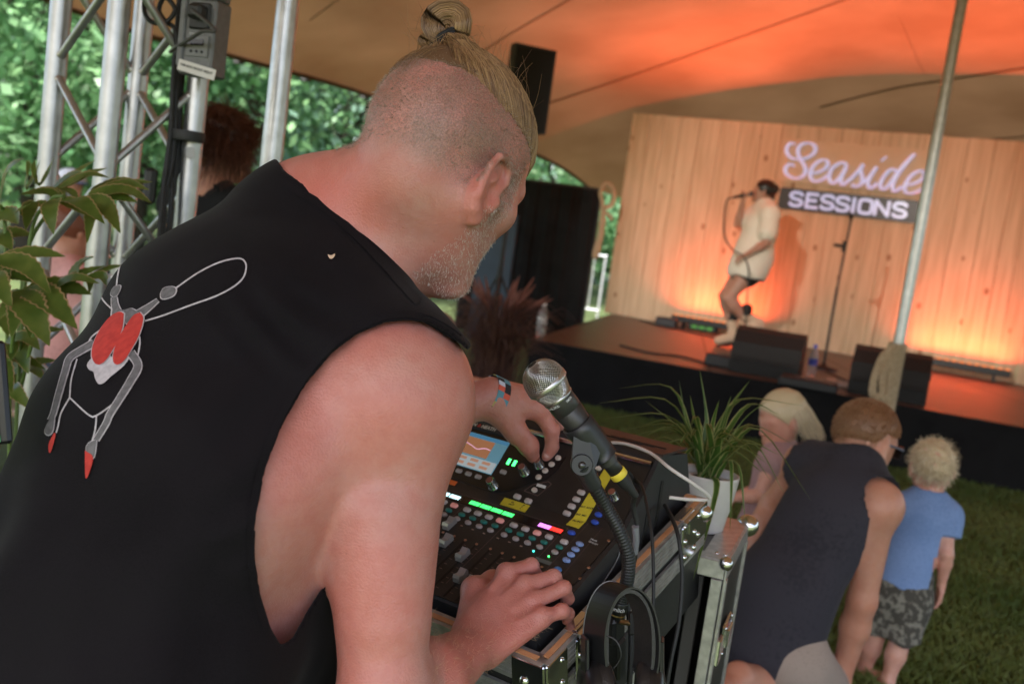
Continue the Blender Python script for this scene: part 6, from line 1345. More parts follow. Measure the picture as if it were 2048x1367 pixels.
# ------------------------------------------------------------------ left of the stage
def build_backstage():
    dr = cloth_mat('drape_black', (.009, .010, .010), (.016, .017, .018), 200); z1 = V(0, 0, 1)
    a = P(946, 372, 12.2) * V(1, 1, 0); b = P(1203, 372, 11.9) * V(1, 1, 0); top = P(1100, 368, 12.0)[2]
    root = empty('black_drape', (a + b) / 2, 'tall black drape screening the left of the stage', 'drape'); d = unit(b - a); n = np.cross(d, z1); n = n if n @ (CAM * V(1, 1, 0) - a) > 0 else -n
    L_ = np.linalg.norm(b - a); k = 60; vs = []
    for i in range(k + 1):
        for z in (top, top * .5, .02): vs.append(a + d * L_ * i / k + n * (.02 * math.sin(i * .7) * (1.2 - z / top) + .01 * math.sin(i * 1.9)) + z1 * z)
    m_ = MB(); m_.add(vs, [(3 * i + j, 3 * i + 3 + j, 3 * i + 4 + j, 3 * i + 1 + j) for i in range(k) for j in range(2)], True); m_.build('cloth', dr, root)
    tube_between('top_rail', a + z1 * (top + .012), b + z1 * (top + .012), .018, pm('rail_dark', (.03, .03, .03), .5), root, 10)
    for p in (a, b): tube_between('upright', p - n * .03, p - n * .03 + z1 * top, .02, pm('rail_dark', (.03, .03, .03)), root, 10)
    m_ = MB(); bl = P(985, 560, 11.6); m_.box(V(bl[0], bl[1], .75), (.42, .06, 1.5), [d, n, z1], .01); o = m_.build('blue_panel', pm('blue_panel', (.012, .035, .065), .5, 0, (.018, .045, .08), 6), None); tag(o, 'dark blue panel leaning on the black drape', 'panel')
    # rope hanging on the drape's end
    rp = pm('rope', (.36, .26, .16)); dd = 11.4; hk = empty('hanging_rope', P(1212, 370, dd), 'tan rope looped and hanging beside the black drape', 'rope')
    m_ = MB(); m_.tube(bez([P(1204, 470, dd), P(1205, 410, dd), P(1201, 385, dd), P(1211, 368, dd), P(1224, 375, dd), P(1228, 395, dd), P(1220, 412, dd), P(1206, 418, dd), P(1207, 440, dd), P(1201, 480, dd), P(1194, 508, dd), P(1189, 514, dd), P(1190, 500, dd), P(1199, 470, dd), P(1204, 430, dd)], 8), .024, 8); m_.build('loop', rp, hk)
    m_ = MB(); m_.tube(bez([P(1204, 422, dd), P(1218, 430, dd), P(1224, 440, dd)], 6), .02, 8); m_.build('tail', rp, hk)
    # loudspeaker on its stand
    c = P(1050, 175, 8.5); sp = empty('loudspeaker', V(c[0], c[1], 0), 'black loudspeaker on a tall stand behind the engineer\'s head', 'loudspeaker'); ya = math.radians(22); ax = [V(math.cos(ya), math.sin(ya), 0), V(-math.sin(ya), math.cos(ya), 0), z1]
    tp_ = P(1050, 98, 8.5)[2]; hh = .70; bk = pm('speaker_black', (.012, .012, .013), .6, 0, (.018, .018, .019), 120, .3, 500)
    m_ = MB(); w_ = .37; pr = [(-w_ / 2, 0), (w_ / 2, 0), (w_ / 2, .12), (w_ / 2 - .08, .36), (-w_ / 2 + .08, .36), (-w_ / 2, .12)]
    cc = V(c[0], c[1], tp_ - hh); m_.prism(pr, cc - ax[1] * .15, [ax[0], ax[1], z1], hh); m_.build('cabinet', bk, sp)
    m_ = MB(); m_.box(cc - ax[1] * .153 + z1 * hh / 2, (w_ - .03, .012, hh - .04), ax, .004); m_.build('grille', pm('grille_black', (.008, .008, .009)), sp)
    m_ = MB(); m_.box(cc + ax[0] * (w_ / 2 + .005) + z1 * .40, (.03, .05, .04), ax, .005); m_.build('side_knob', bk, sp)
    tube_between('stand_pole', V(c[0], c[1], .9), cc, .018, bk, sp, 10); tube_between('stand_pole', V(c[0], c[1], .2), V(c[0], c[1], 1.0), .024, bk, sp, 10)
    for k in range(3): t = 2.1 * k + .4; tube_between('leg', V(c[0], c[1], .95), V(c[0] + .5 * math.cos(t), c[1] + .5 * math.sin(t), .02), .012, bk, sp, 8)
    # fountain grass
    q = P(985, 720, 6.2); q[2] = 0; fg = empty('fountain_grass', q, 'dark red fountain grass in a pot beside the stage', 'plant')
    m_ = MB(); m_.lathe(q, z1, ((.16, 0), (.20, .34), (.21, .38), (.19, .38), (.18, .34)), 24); m_.build('pot', pm('planter_dark', (.04, .035, .03)), fg)
    r = np.random.default_rng(4); cs = []
    for i in range(520):
        t = r.uniform(0, 6.28); L2 = r.uniform(.28, .58); out = r.uniform(.08, .34); b0 = q + V(r.normal(0, .06), r.normal(0, .06), .36); dv = V(math.cos(t), math.sin(t), 0)
        cs.append([b0, b0 + dv * out * .3 + z1 * L2 * .65, b0 + dv * out * .75 + z1 * L2, b0 + dv * out * 1.25 + z1 * L2 * .86])
    strands('blades', None, cs, r.uniform(.002, .004, len(cs)), pm('red_grass', (.055, .018, .016), .6, 0, (.14, .060, .035), 12), fg, 8, 3, .3)['kind'] = 'stuff'
    cs = []
    for i in range(26):
        t = r.uniform(0, 6.28); b0 = q + z1 * .4; dv = V(math.cos(t), math.sin(t), 0); o_ = r.uniform(.1, .35); cs = [b0, b0 + dv * o_ * .4 + z1 * .4, b0 + dv * o_ + z1 * r.uniform(.5, .66)]
        m_ = MB(); m_.tube(bez(cs, 5), [.002] * 7 + [.010, .011, .008, .002], 6); m_.build('plume', pm('red_plume', (.16, .05, .04), .8, 0, (.25, .10, .07), 80), fg)
    # barrier far behind
    fo = P(935, 560, 17); bar = empty('crowd_barrier', V(fo[0], fo[1], 0), 'galvanised crowd barrier on the lawn beyond the tent', 'barrier'); zn = pm('zinc', (.55, .56, .58), .4, .7); 
    for x0 in (-1.2, 1.2):
        for zz in (.15, 1.08): m_ = MB(); m_.tube([V(fo[0] + x0 - 1.1, fo[1], zz), V(fo[0] + x0 + 1.1, fo[1], zz)], .022, 8); m_.build('rail', zn, bar)
        for k in range(13): m_ = MB(); m_.tube([V(fo[0] + x0 - 1.08 + k * .18, fo[1], .02 if k in (0, 12) else .15), V(fo[0] + x0 - 1.08 + k * .18, fo[1], 1.08)], .012 if k not in (0, 12) else .022, 6); m_.build('bar', zn, bar)
# ------------------------------------------------------------------ truss tower with dimmer pack
def build_truss():
    al = pm('truss_aluminium', (.52, .52, .53), .36, .85, (.42, .42, .43), 22, .15, 160); z1 = V(0, 0, 1)
    T = [P(107, 200, 2.42), P(222, 200, 2.25), P(393, 200, 2.38)]; T = [V(p[0], p[1], 0) for p in T]; T.append(T[0] + T[2] - T[1])
    root = empty('truss_tower', (T[0] + T[2]) / 2, 'aluminium lattice truss tower at left', 'truss')
    for t in T:
        tube_between('chord', t, t + z1 * 3.7, .025, al, root, 24)
    zj = P(113, 135, 2.42)[2]; hp = .235
    for (i, j, ph) in ((0, 1, 0), (1, 2, 1), (3, 2, 0), (0, 3, 1)):
        for k in range(-8, 10):
            za = zj + k * hp; zb = za + hp; p, q = (T[i], T[j]) if (k + ph) % 2 == 0 else (T[j], T[i])
            if za < .05 or zb > 3.65: continue
            g = .028; d = unit(q - p); a = p + d * .020 + z1 * (za + g); b = q - d * .020 + z1 * (zb - g); tube_between('brace', a, b, .0095, al, root, 12)
            for e, dd in ((a, d), (b, -d)):
                m_ = MB(); m_.lathe(e - dd * .004 , unit((b - a) if e is a else (a - b)), ((.0125, 0), (.0135, .004), (.0105, .010)), 12); m_.build('weld', pm('weld', (.50, .48, .46), .35, .9), root)
    for t in T: m_ = MB(); m_.lathe(t + z1 * .0, z1, ((.05, 0), (.05, .012), (.028, .02), (.027, .10)), 20); m_.build('foot', al, root)
    # dimmer pack
    gd = pm('dimmer_grey', (.13, .13, .135), .5, .3, (.16, .16, .165), 60, .2, 300); gl = pm('dimmer_face', (.17, .17, .175), .5, .2)
    ce = P(410, 80, 2.24); fx = unit(RT * .96 - FW * .28 - UP * .05); fx = unit(fx * V(1, 1, 0)); fz = z1; fy = np.cross(fz, fx); dp = empty('dimmer_pack', ce - z1 * .1, 'grey four button dimmer pack hung on the truss with a taped paper label', 'dimmer')
    if fy @ FW < 0: fy = -fy
    w_, dpt, h_ = .085, .06, .165
    m_ = MB(); m_.box(ce, (w_, dpt, h_), [fx, fy, fz], .004); m_.build('case', gd, dp)
    m_ = MB(); m_.box(ce - fx * (w_ / 2 - .004) + z1 * .01, (.016, dpt + .012, h_ * .92), [fx, fy, fz], .003).box(ce + z1 * (h_ / 2 + .012), (w_ * .9, dpt, .02), [fx, fy, fz], .003); m_.build('bracket', gd, dp)
    F_ = ce - fy * (dpt / 2 + .002)
    m_ = MB(); m_.box(F_ + z1 * .045 + fx * .004, (.052, .010, .058), [fx, fy, fz], .004); m_.build('socket', pm('socket_black', (.012, .012, .013), .5), dp)
    m_ = MB(); m_.box(F_ + z1 * .050 + fx * .008 - fy * .018, (.036, .034, .030), [fx, fy, fz], .006); pl = m_.build('plug', pm('plug_black', (.010, .010, .010), .5), dp)
    m_ = MB(); m_.box(F_ - z1 * .020 + fx * .004, (.056, .003, .046), [fx, fy, fz], .001); m_.build('face_plate', gl, dp)
    m_ = MB(); m_.box(F_ - z1 * .012 + fx * .004 - fy * .002, (.032, .003, .013), [fx, fy, fz]); m_.build('display_or_glow_strip', pm('display_dark', (.015, .005, .005), .2), dp)
    for k in range(3): m_ = MB(); m_.lathe(F_ - z1 * .032 + fx * (.004 + (k - 1) * .014) - fy * .001, -fy, ((.0032, 0), (.0028, .003), (.0004, .0034)), 10); m_.build('button', pm('button_black', (.01, .01, .01), .5), dp)
    for k in range(12): m_ = MB(); m_.box(ce - fx * (w_ / 2 + .005) + z1 * (.02 - k * .0055) - fy * .006, (.002, .026, .0022), [fx, fy, fz]); m_.build('vent_slot', pm('slot_black', (.002, .002, .002)), dp)
    text_mesh('Eurolite  DX-1', .0060, F_ + z1 * .004 + fx * -.018 - fy * .003, [fx, z1, -fy], pm('legend_white', (.6, .6, .6)), 'lettering', dp, .0001)
    pa = pm('paper_tape', (.70, .66, .66), .7); tl = [unit(fx * .985 - z1 * .17), fy, unit(z1 * .985 + fx * .17)]; tc_ = F_ - z1 * .072 + fx * .012 - fy * .006
    m_ = MB(); m_.box(tc_, (.098, .001, .024), tl); m_.build('paper_label', pa, dp)
    text_mesh('DIM BOX FRONT RIGHT', .0078, tc_ - tl[0] * .043 - tl[2] * .001 - fy * .001, [tl[0], tl[2], -fy], pm('ink', (.02, .02, .018)), 'lettering', dp, .0001, 'LEFT', .0002)
    # cables
    k = pm('cable_black', (.012, .012, .0125)); r = np.random.default_rng(6)
    m_ = MB(); yb = P(404, 66, 2.17); 
    cable('power_lead', 'grey lead with yellow sleeve plugged into the dimmer pack', [F_ + z1 * .050 + fx * .006 - fy * .034, P(430, 60, 2.12), P(405, 63, 2.13), P(380, 78, 2.17), P(352, 95, 2.24), P(340, 104, 2.28)], .0042, pm('lead_grey', (.05, .047, .045), .5))
    for i in range(5):
        x0 = 346 + i * 5 + r.uniform(-2, 2); d0 = 2.33 + .012 * i
        cable('power_cable', 'black cable in the bundle strapped to the right truss tube', [P(x0 + 16, -60, d0), P(x0 + 8, 60, d0), P(x0, 160, d0), P(x0 - 4 + r.uniform(-3, 3), 260, d0), P(x0 - 12 + r.uniform(-6, 6), 330, d0), P(x0 - 20 + r.uniform(-8, 8), 400, d0), P(x0 - 36, 600, d0)], .006, k, 'cable', 'cables strapped to the truss')
    cable('coiled_cable', 'black cable loops hanging at the top of the truss', [P(352, -30, 2.3), P(300, -20, 2.3), P(288, 15, 2.3), P(300, 42, 2.3), P(330, 46, 2.3), P(350, 20, 2.3), P(330, -5, 2.3), P(318, 20, 2.31), P(330, 42, 2.31), P(350, 60, 2.31), P(356, 110, 2.31)], .0055, k)
    m_ = MB(); c0 = P(374, 272, 2.36); m_.lathe(V(c0[0], c0[1], c0[2] - .012), z1, ((.040, 0), (.041, .002), (.041, .022), (.040, .024)), 20); o = m_.build('strap', pm('strap_black', (.02, .02, .021), .6), None); tag(o, 'black strap holding the cables to the truss tube', 'strap')
    tagp = P(381, 305, 2.35); m_ = MB(); m_.box(tagp, (.020, .002, .026), [RT, FW, UP]); m_.build('sticker', pm('sticker_grey', (.42, .42, .42), .6), root)
    m_ = MB(); c1 = P(300, 372, 2.32); m_.box(c1, (.028, .028, .085), None, .008); o = m_.build('cable_connector', pm('plug_black', (.01, .01, .01)), None); tag(o, 'black multi connector hanging between the truss tubes', 'connector')
def build_stage_lamp(aim):
    """front light on the truss tower that throws the singer's shadow on the wall"""
    c = P(300, 200, 2.4); c = V(c[0], c[1] - .02, 3.32); d = unit(aim - c); bk = pm('lamp_black', (.012, .012, .013), .5)
    root = empty('stage_lamp', c, 'black stage lamp clamped high on the truss tower', 'stage light')
    m_ = MB(); m_.lathe(c - d * .20, d, ((.02, 0), (.07, .02), (.085, .10), (.10, .24), (.10, .26), (.09, .26), (.085, .22)), 24); m_.build('housing', bk, root)
    m_ = MB(); m_.lathe(c + d * .015, d, ((.084, 0), (.07, .006), (.0003, .012)), 20); m_.build('lens', pm('lamp_lens', (.9, .85, .75), .2, 0, emit=(1.0, .86, .70), estr=4.0), root)
    m_ = MB(); m_.box(c + V(0, 0, .14), (.05, .05, .16), None, .005); m_.build('yoke', bk, root)
    ld = bpy.data.lights.new('stage_lamp_light', 'SPOT'); ld.energy = LAMP_W; ld.color = (1.0, .90, .80); ld.spot_size = math.radians(36); ld.spot_blend = 1.0; ld.shadow_soft_size = .06
    lo = bpy.data.objects.new('stage_lamp_light', ld); COL.objects.link(lo); lo.location = Vector(c + d * .08); lo.rotation_euler = Vector(d).to_track_quat('-Z', 'Y').to_euler(); setpar(lo, root)
# ------------------------------------------------------------------ trees
def tree(label, px, depth, h, rad, seed, mat, cz=None, n=9000, ls=.16, trunk=True, group='trees beyond the tent'):
    r = np.random.default_rng(seed); b = P(px, 600, depth); b[2] = 0
    root = empty('tree', b, label, 'tree', group); bark = pm('bark', (.045, .035, .026), .9, 0, (.075, .06, .045), 12, .8, 60)
    cz = cz or h * .62; top = V(b[0], b[1], h * .8)
    m_ = MB(); m_.tube(bez([b, b + V(r.normal(0, .1), 0, h * .3), b + V(r.normal(0, .2), r.normal(0, .2), h * .55), top], 5), [.20 * h / 8 * (1 - .75 * i / 15) for i in range(16)], 9)
    tr = m_.build('trunk', bark, root)
    ncl = 85; u = r.normal(0, 1, (ncl, 3)); u /= np.linalg.norm(u, axis=1, keepdims=True); rr = r.uniform(.45, 1.0, (ncl, 1)) ** .6
    cl = np.array([b[0], b[1], cz]) + u * rr * np.array([rad, rad, h * .40]); cl = cl[cl[:, 2] > .5]
    for i in range(7):
        q = cl[r.integers(len(cl))]; m2 = MB(); s = b + V(0, 0, h * r.uniform(.3, .6)); m2.tube(bez([s, (s + q) / 2 + V(0, 0, .2), q], 4), [.06, .055, .05, .045, .04, .03, .025, .02, .012], 6); m2.build('limb', bark, tr)
    ci = r.integers(0, len(cl), n); cs = r.uniform(.35, .75, len(cl)) * rad * .36
    p = cl[ci] + r.normal(0, 1, (n, 3)) * cs[ci][:, None] * np.array([1, 1, .7]); p = p[p[:, 2] > .15]; n = len(p)
    t = r.normal(0, 1, (n, 3)) + np.array([0, 0, -.35]); t /= np.linalg.norm(t, axis=1, keepdims=True); s = np.cross(t, r.normal(0, 1, (n, 3)) * .5 + np.array([0, 0, 1])); s /= np.linalg.norm(s, axis=1, keepdims=True) + 1e-6
    L_ = ls * r.uniform(.4, 1.0, (n, 1)) * r.uniform(.6, 1.7, len(cl))[ci[:n]][:, None]; v = np.stack([p - t * L_ * .5, p + s * L_ * .32, p + t * L_ * .5, p - s * L_ * .32], 1).reshape(-1, 3)
    q = np.arange(n * 4).reshape(n, 4); o = link('crown', np_mesh(v, q), mat, root, False); return root
def build_trees():
    a = leaf_mat('leaf_green', (.065, .165, .070), (.210, .370, .180), 1.1, .42, .45); b = leaf_mat('leaf_blue_green', (.14, .26, .19), (.24, .38, .28), .9, .35, .5); c = leaf_mat('leaf_dark', (.050, .105, .038), (.090, .165, .065), .7, .38, .5)
    tree('tall bright green tree at the far left behind the truss', 40, 13.5, 8.5, 2.6, 1, a, 4.6, 11000)
    tree('green tree between the left truss tubes', 250, 15.5, 9.0, 2.8, 2, a, 5.0, 11000)
    tree('green tree behind the redhead woman', 455, 15.0, 8.0, 2.5, 3, a, 4.4, 11000)
    tree('pale blue green tree right of the thick aluminium post', 660, 16.5, 8.0, 2.6, 4, b, 3.6, 12000)
    tree('dark green tree in the second row at far left', 120, 20, 11, 3.6, 5, c, 4.8, 10000, .22)
    tree('dark green tree in the second row behind the redhead woman', 400, 21, 11, 3.8, 6, c, 4.8, 10000, .22)
    tree('dark green tree in the second row behind the pale tree', 700, 22, 10, 3.6, 7, c, 4.2, 10000, .22)
    tree('small bright green tree seen past the engineer\'s forehead', 1080, 21, 6.5, 2.4, 8, a, 3.3, 8000, .18)
    tree('bushy green tree seen past the end of the black drape', 1240, 24, 7, 2.6, 9, a, 3.4, 6000, .2)
    tree('bushy green tree at far left with its crown low', -90, 12.5, 8, 2.6, 10, a, 4.2, 9000)
    r = np.random.default_rng(9); n = 26000                      # far woodland as one mass
    x = r.uniform(-30, 30, n); y = 30 + r.normal(0, 1.6, n) + .0 * x; z = r.uniform(0, 1, n) ** .8 * (7 + 2.5 * np.sin(x * .7) + 1.5 * np.sin(x * 1.9)); p = np.stack([x, y, z], 1)
    t = r.normal(0, 1, (n, 3)); t /= np.linalg.norm(t, axis=1, keepdims=True); s = np.cross(t, r.normal(0, 1, (n, 3))); s /= np.linalg.norm(s, axis=1, keepdims=True); L_ = r.uniform(.3, .7, (n, 1))
    v = np.stack([p - t * L_ * .5, p + s * L_ * .35, p + t * L_ * .5, p - s * L_ * .35], 1).reshape(-1, 3); o = link('distant_wood', np_mesh(v, np.arange(n * 4).reshape(n, 4)), c, None, False); o['kind'] = 'stuff'; o['label'] = 'dark green woodland closing the view beyond the trees'
# ------------------------------------------------------------------ other people
def hframe(yaw, pitch, roll=0.0):
    """yaw: degrees to the right of the view direction; pitch: degrees downwards"""
    y, p = math.radians(yaw), math.radians(pitch); f0 = V(math.sin(y), math.cos(y), 0); r_ = V(math.cos(y), -math.sin(y), 0)
    f = f0 * math.cos(p) - V(0, 0, math.sin(p)); u = f0 * math.sin(p) + V(0, 0, math.cos(p))
    if roll: c, s = math.cos(math.radians(roll)), math.sin(math.radians(roll)); r_, u = r_ * c - u * s, u * c + r_ * s
    return np.array([r_, f, u])
def add_head(b, C, ax, hs, child=False, ear=True):
    h = lambda x, y, z: C + hs * (x * ax[0] + y * ax[1] + z * ax[2])
    s_ = ScaledBody(hs); ck = .85 if child else 1.0
    s_.ell(h(0, -.012, .018), (.078, .098, .090), ax, .01); s_.ell(h(0, .036, -.040), (.060, .054, .072 * ck), ax, .03)
    for s in (-1, 1):
        s_.cap(h(s * .050, .0, -.068 * ck), h(s * .018, .074, -.108 * ck), .018, .018, .03); s_.cap(h(s * .045, .064, .004), h(s * .012, .085, .004), .010, .010, .012)
        s_.sub(lambda p, s=s: ell(p, h(s * .032, .098, -.014), (.016 * hs, .015 * hs, .011 * hs), ax), h(s * .032, .098, -.014) - .03, h(s * .032, .098, -.014) + .03, .006)
        s_.ell(h(s * .031, .078, -.014), (.011, .011, .011), None, .003)
        if ear: s_.ell(h(s * .082, -.004, -.022), (.008, .019, .031), ax, .006)
    s_.cap(h(0, .090, -.006), h(0, .110 if not child else .102, -.044), .0075, .011, .008); s_.cap(h(-.018, .086, -.080 * ck), h(.018, .086, -.080 * ck), .007, .007, .006); s_.ell(h(0, .076, -.106 * ck), (.020, .018, .016), ax, .02)
    b.group(s_, .015 * hs); return h
def add_hand(b, W, E_, k, curl=V(0, 0, -1), side=None, open_=.9):
    """palm and five fingers past the wrist W towards E_"""
    d = unit(E_ - W); c = np.asarray(curl, float); c = unit(c - d * (c @ d)); s = np.cross(d, c) if side is None else unit(np.asarray(side) - d * (np.asarray(side) @ d))
    m = W + d * .085 * k; hb = Body()
    for i in range(4): hb.cap(W + s * (i - 1.5) * .012 * k, m + s * (i - 1.5) * .021 * k, .017 * k, .012 * k, .012 * k)
    for i, L_ in enumerate((.070, .080, .074, .058)):
        a = m + s * (i - 1.5) * .021 * k; q = a + (d * open_ + c * .45 + s * (i - 1.5) * .08) * L_ * .55 * k; e = q + (d * .55 * open_ + c * .85) * L_ * .5 * k
        hb.cap(a, q, .0105 * k, .0092 * k, .004 * k); hb.cap(q, e, .0092 * k, .0075 * k, .003 * k)
    t0 = W + d * .025 * k - s * .025 * k; t1 = t0 + (d * .7 - s * .55 + c * .3) * .045 * k; t2 = t1 + (d * .9 + c * .35) * .035 * k
    hb.cap(t0, t1, .014 * k, .0115 * k, .008 * k); hb.cap(t1, t2, .0115 * k, .009 * k, .004 * k); b.group(hb, .012 * k)
def add_foot(b, A, T_, k):
    d = unit((T_ - A) * V(1, 1, 0)) if np.linalg.norm((T_ - A)[:2]) > 1e-4 else V(0, 1, 0); b.cap(A, A - d * .03 * k + V(0, 0, -.035 * k), .034 * k, .034 * k, .02); l_ = np.cross(d, V(0, 0, 1))
    b.ecap(A + V(0, 0, -.02 * k), T_, (.034 * k, .034 * k), (.043 * k, .018 * k), l_, .03 * k)
    for i in range(5): q = T_ + l_ * (i - 2) * .017 * k; b.cap(q - d * .01 * k, q + d * (.028 - .004 * abs(i - 1)) * k, .011 * k, .008 * k, .006 * k)
def torso(b, J, k, lat, wc=.150, wp=.140, dc=.100, dp=.100, g=0.0, kk=.05):
    b.ecap(J['pelvis'], J['waist'], ((wp) * k + g, dp * k + g), ((wc * .88) * k + g, dc * .9 * k + g), lat, kk); b.ecap(J['waist'], J['chest'], ((wc * .88) * k + g, dc * .9 * k + g), (wc * k + g, dc * k + g), lat, kk)
    for s in ('R', 'L'):
        b.cap(J['chest'] * .6 + J['neck'] * .4, J['s' + s], .075 * k + g, .055 * k + g, kk); b.cap(J['neck'], J['s' + s], .050 * k + g, .048 * k + g, kk)
def limbs(b, J, k, arm=.047, leg=.078):
    for s in ('R', 'L'):
        b.ell(J['s' + s], (arm * 1.2 * k,) * 3, None, .03 * k); b.cap(J['s' + s], J['e' + s], arm * 1.08 * k, arm * .82 * k, .03 * k); m = J['e' + s] * .7 + J['w' + s] * .3
        b.cap(J['e' + s], m, arm * .84 * k, arm * .86 * k, .02 * k); b.cap(m, J['w' + s], arm * .84 * k, arm * .54 * k, .02 * k)
        b.cap(J['h' + s], J['k' + s], leg * k, leg * .66 * k, .05 * k); m = J['k' + s] * .68 + J['a' + s] * .32; b.cap(J['k' + s], m, leg * .66 * k, leg * .70 * k, .03 * k); b.cap(m, J['a' + s], leg * .70 * k, leg * .42 * k, .03 * k)
def hair_cap(name, C, ax, hs, fn, grow, mat, parent, res, wob=0.0):
    e = Body(); e.ell(C + hs * (-.012 * ax[1] + .018 * ax[2]), tuple(hs * x + grow for x in (.078, .098, .090)), ax, .01)
    def f(p):
        q = (p - C.astype(np.float32)) @ ax.T.astype(np.float32) / hs; d = e(p)
        if wob: d = d + wob * (np.sin(q[:, 0] * 90 + q[:, 2] * 40) * np.sin(q[:, 1] * 80 + q[:, 2] * 60) + .6 * np.sin(q[:, 2] * 150 + q[:, 0] * 60))
        return np.maximum(np.maximum(d, fn(q) * hs), -(d + .03)).astype(np.float32)
    return body_obj(name, f, res, mat, parent, C - .15 * hs - .05, C + .15 * hs + .05, slack=2.2, smooth_it=1)
def hair_strands(name, C, ax, hs, n, root_fn, len_, dirs, rad, mat, parent, seed, curl=0.0, lift=1.06, seg=7, out=.2):
    r = np.random.default_rng(seed); cs = []
    while len(cs) < n:
        u = unit(r.normal(0, 1, 3)); q = V(0, -.012, .018) + u * V(.078, .098, .090) * lift
        if not root_fn(q): continue
        L_ = len_ * r.uniform(.6, 1.2); d = dirs(q, u, r); p = [q]; cur = u * out + d * .65
        for k in range(3):
            cur = unit(cur * .6 + d * .55 + r.normal(0, .16 if curl else .07, 3) + (curl * V(*r.normal(0, 1, 3)))); p.append(p[-1] + cur * L_ / 3)
        cs.append([C + hs * (x[0] * ax[0] + x[1] * ax[1] + x[2] * ax[2]) for x in p])
    return strands(name, None, cs, r.uniform(.7, 1.2, n) * rad, mat, parent, seg, 3, .4)
def finish(o, red=.15):
    set_attr(o, 'redness', np.full(len(o.data.vertices), red)); set_attr(o, 'stubble', np.zeros(len(o.data.vertices)))
def plain(name, pts_fn, res, mat, parent, cut=None, smooth_it=1):
    b = pts_fn
    if cut is None: return body_obj(name, b, res, mat, parent, smooth_it=smooth_it)
    lo, hi = b.bounds(); return body_obj(name, lambda p: np.maximum(b(p), cut(p)).astype(np.float32), res, mat, parent, lo - .02, hi + .02, slack=2.0, smooth_it=smooth_it)
def half(o, n): n = unit(n).astype(np.float32); o = np.asarray(o, np.float32); return lambda p: (p - o) @ n
def build_kneeling_man():
    sk = skin_mat('kneeling_skin', (.52, .29, .21), (.56, .22, .14))
    root = empty('person', V(*P(1600, 1200, 2.85)[:2], 0), 'kneeling man in dark sleeveless top and sunglasses beside the toddler', 'person')
    J = dict(pelvis=P(1540, 1300, 2.80), waist=P(1568, 1180, 2.82), chest=P(1655, 1040, 2.88), neck=P(1712, 935, 2.95), sR=P(1757, 1010, 2.82), sL=P(1612, 930, 3.10), eR=P(1724, 1200, 2.86), wR=P(1678, 1370, 2.98), eL=P(1545, 1010, 3.22), wL=P(1500, 1110, 3.18),
             hR=P(1585, 1325, 2.76), hL=P(1525, 1300, 2.93), kR=P(1660, 1400, 3.02), kL=P(1610, 1290, 3.35), aR=P(1478, 1352, 2.62), aL=P(1520, 1345, 3.2))
    lat = unit(J['sR'] - J['sL']); b = Body(); torso(b, J, 1.05, lat, .130, .112); limbs(b, J, 1.05, .046, .085)
    ax = hframe(64, 14); C = P(1736, 872, 3.0); h = add_head(b, C, ax, 1.0); b.cap(J['neck'], h(0, -.02, -.06), .062, .058, .05)
    add_hand(b, J['wR'], P(1655, 1425, 3.0), 1.0, RT); add_hand(b, J['wL'], P(1490, 1150, 3.15), 1.0, FW)
    add_foot(b, J['aR'], P(1420, 1368, 2.52), 1.0); add_foot(b, J['aL'], P(1470, 1372, 3.1), 1.0)
    o = body_obj('body', b, .0065, sk, root); finish(o, .3)
    t = Body(); torso(t, J, 1.05, lat, .132, .110, .105, .105, .016, .06); t.ecap(J['pelvis'] + V(0, 0, -.0), J['waist'], (.128, .122), (.124, .118), lat, .05)
    hem = J['pelvis'] - unit(J['waist'] - J['pelvis']) * .085; nk = J['neck'] + unit(h(0, -.02, -.06) - J['neck']) * .035
    arm = lambda p: np.maximum(-(np.minimum(cap(p, J['sR'] + lat * .018, J['eR'] + lat * .03, .088, .088), 9)), -1)
    sh = plain('sleeveless_top', t, .0065, cloth_mat('charcoal_top', (.032, .030, .038), (.042, .039, .049), 90), root, lambda p: np.maximum.reduce([half(hem, J['pelvis'] - J['waist'])(p) + .006 * np.sin(p[:, 0] * 60), .072 - np.linalg.norm(p - nk.astype(np.float32), axis=1), arm(p), -cap(p, J['sL'] - lat * .030, J['eL'] - lat * .05, .085, .09)]), 5)
    s_ = Body(); s_.ecap(J['pelvis'], J['waist'], (.130, .120), (.12, .10), lat, .05)
    for s in ('R', 'L'): s_.cap(J['h' + s], J['h' + s] * .4 + J['k' + s] * .6, .108, .095, .05)
    plain('shorts', s_, .009, cloth_mat('stone_shorts', (.26, .20, .17), (.34, .27, .23), 200), root)
    hm = hair_mat('ginger_hair', (.23, .105, .048), (.50, .29, .16), 60, .5)
    zone = lambda q: np.maximum(-.030 + .55 * np.clip(q[:, 1] + .02, 0, 1) * 1.4 - q[:, 2], (q[:, 1] - .082))
    zf = lambda q: q[2] > -.055 + min(1, max(0, (q[1] + .055) / .04)) * .078 + .5 * max(0, q[1] - .03) and q[1] < .085
    hc = hair_cap('hair', C, ax, 1.0, lambda q: np.maximum(-.055 + np.clip((q[:, 1] + .055) / .04, 0, 1) * .078 + .5 * np.clip(q[:, 1] - .03, 0, 1) - q[:, 2], q[:, 1] - .080), .004, hm, root, .005, .0)
    hair_strands('strands', C, ax, 1.0, 3200, zf, .013, lambda q, u, r: V(u[0] * .5, u[1] * .3 - .35, -.55 + .3 * max(0, u[2])), .0008, hm, hc, 31)
    # sunglasses
    g = empty('sunglasses', h(0, .09, -.01), 'dark wraparound sunglasses on the kneeling man\'s face', 'sunglasses'); fr = pm('frame_grey', (.10, .11, .16), .3); le = pm('lens_dark', (.01, .01, .012), .08)
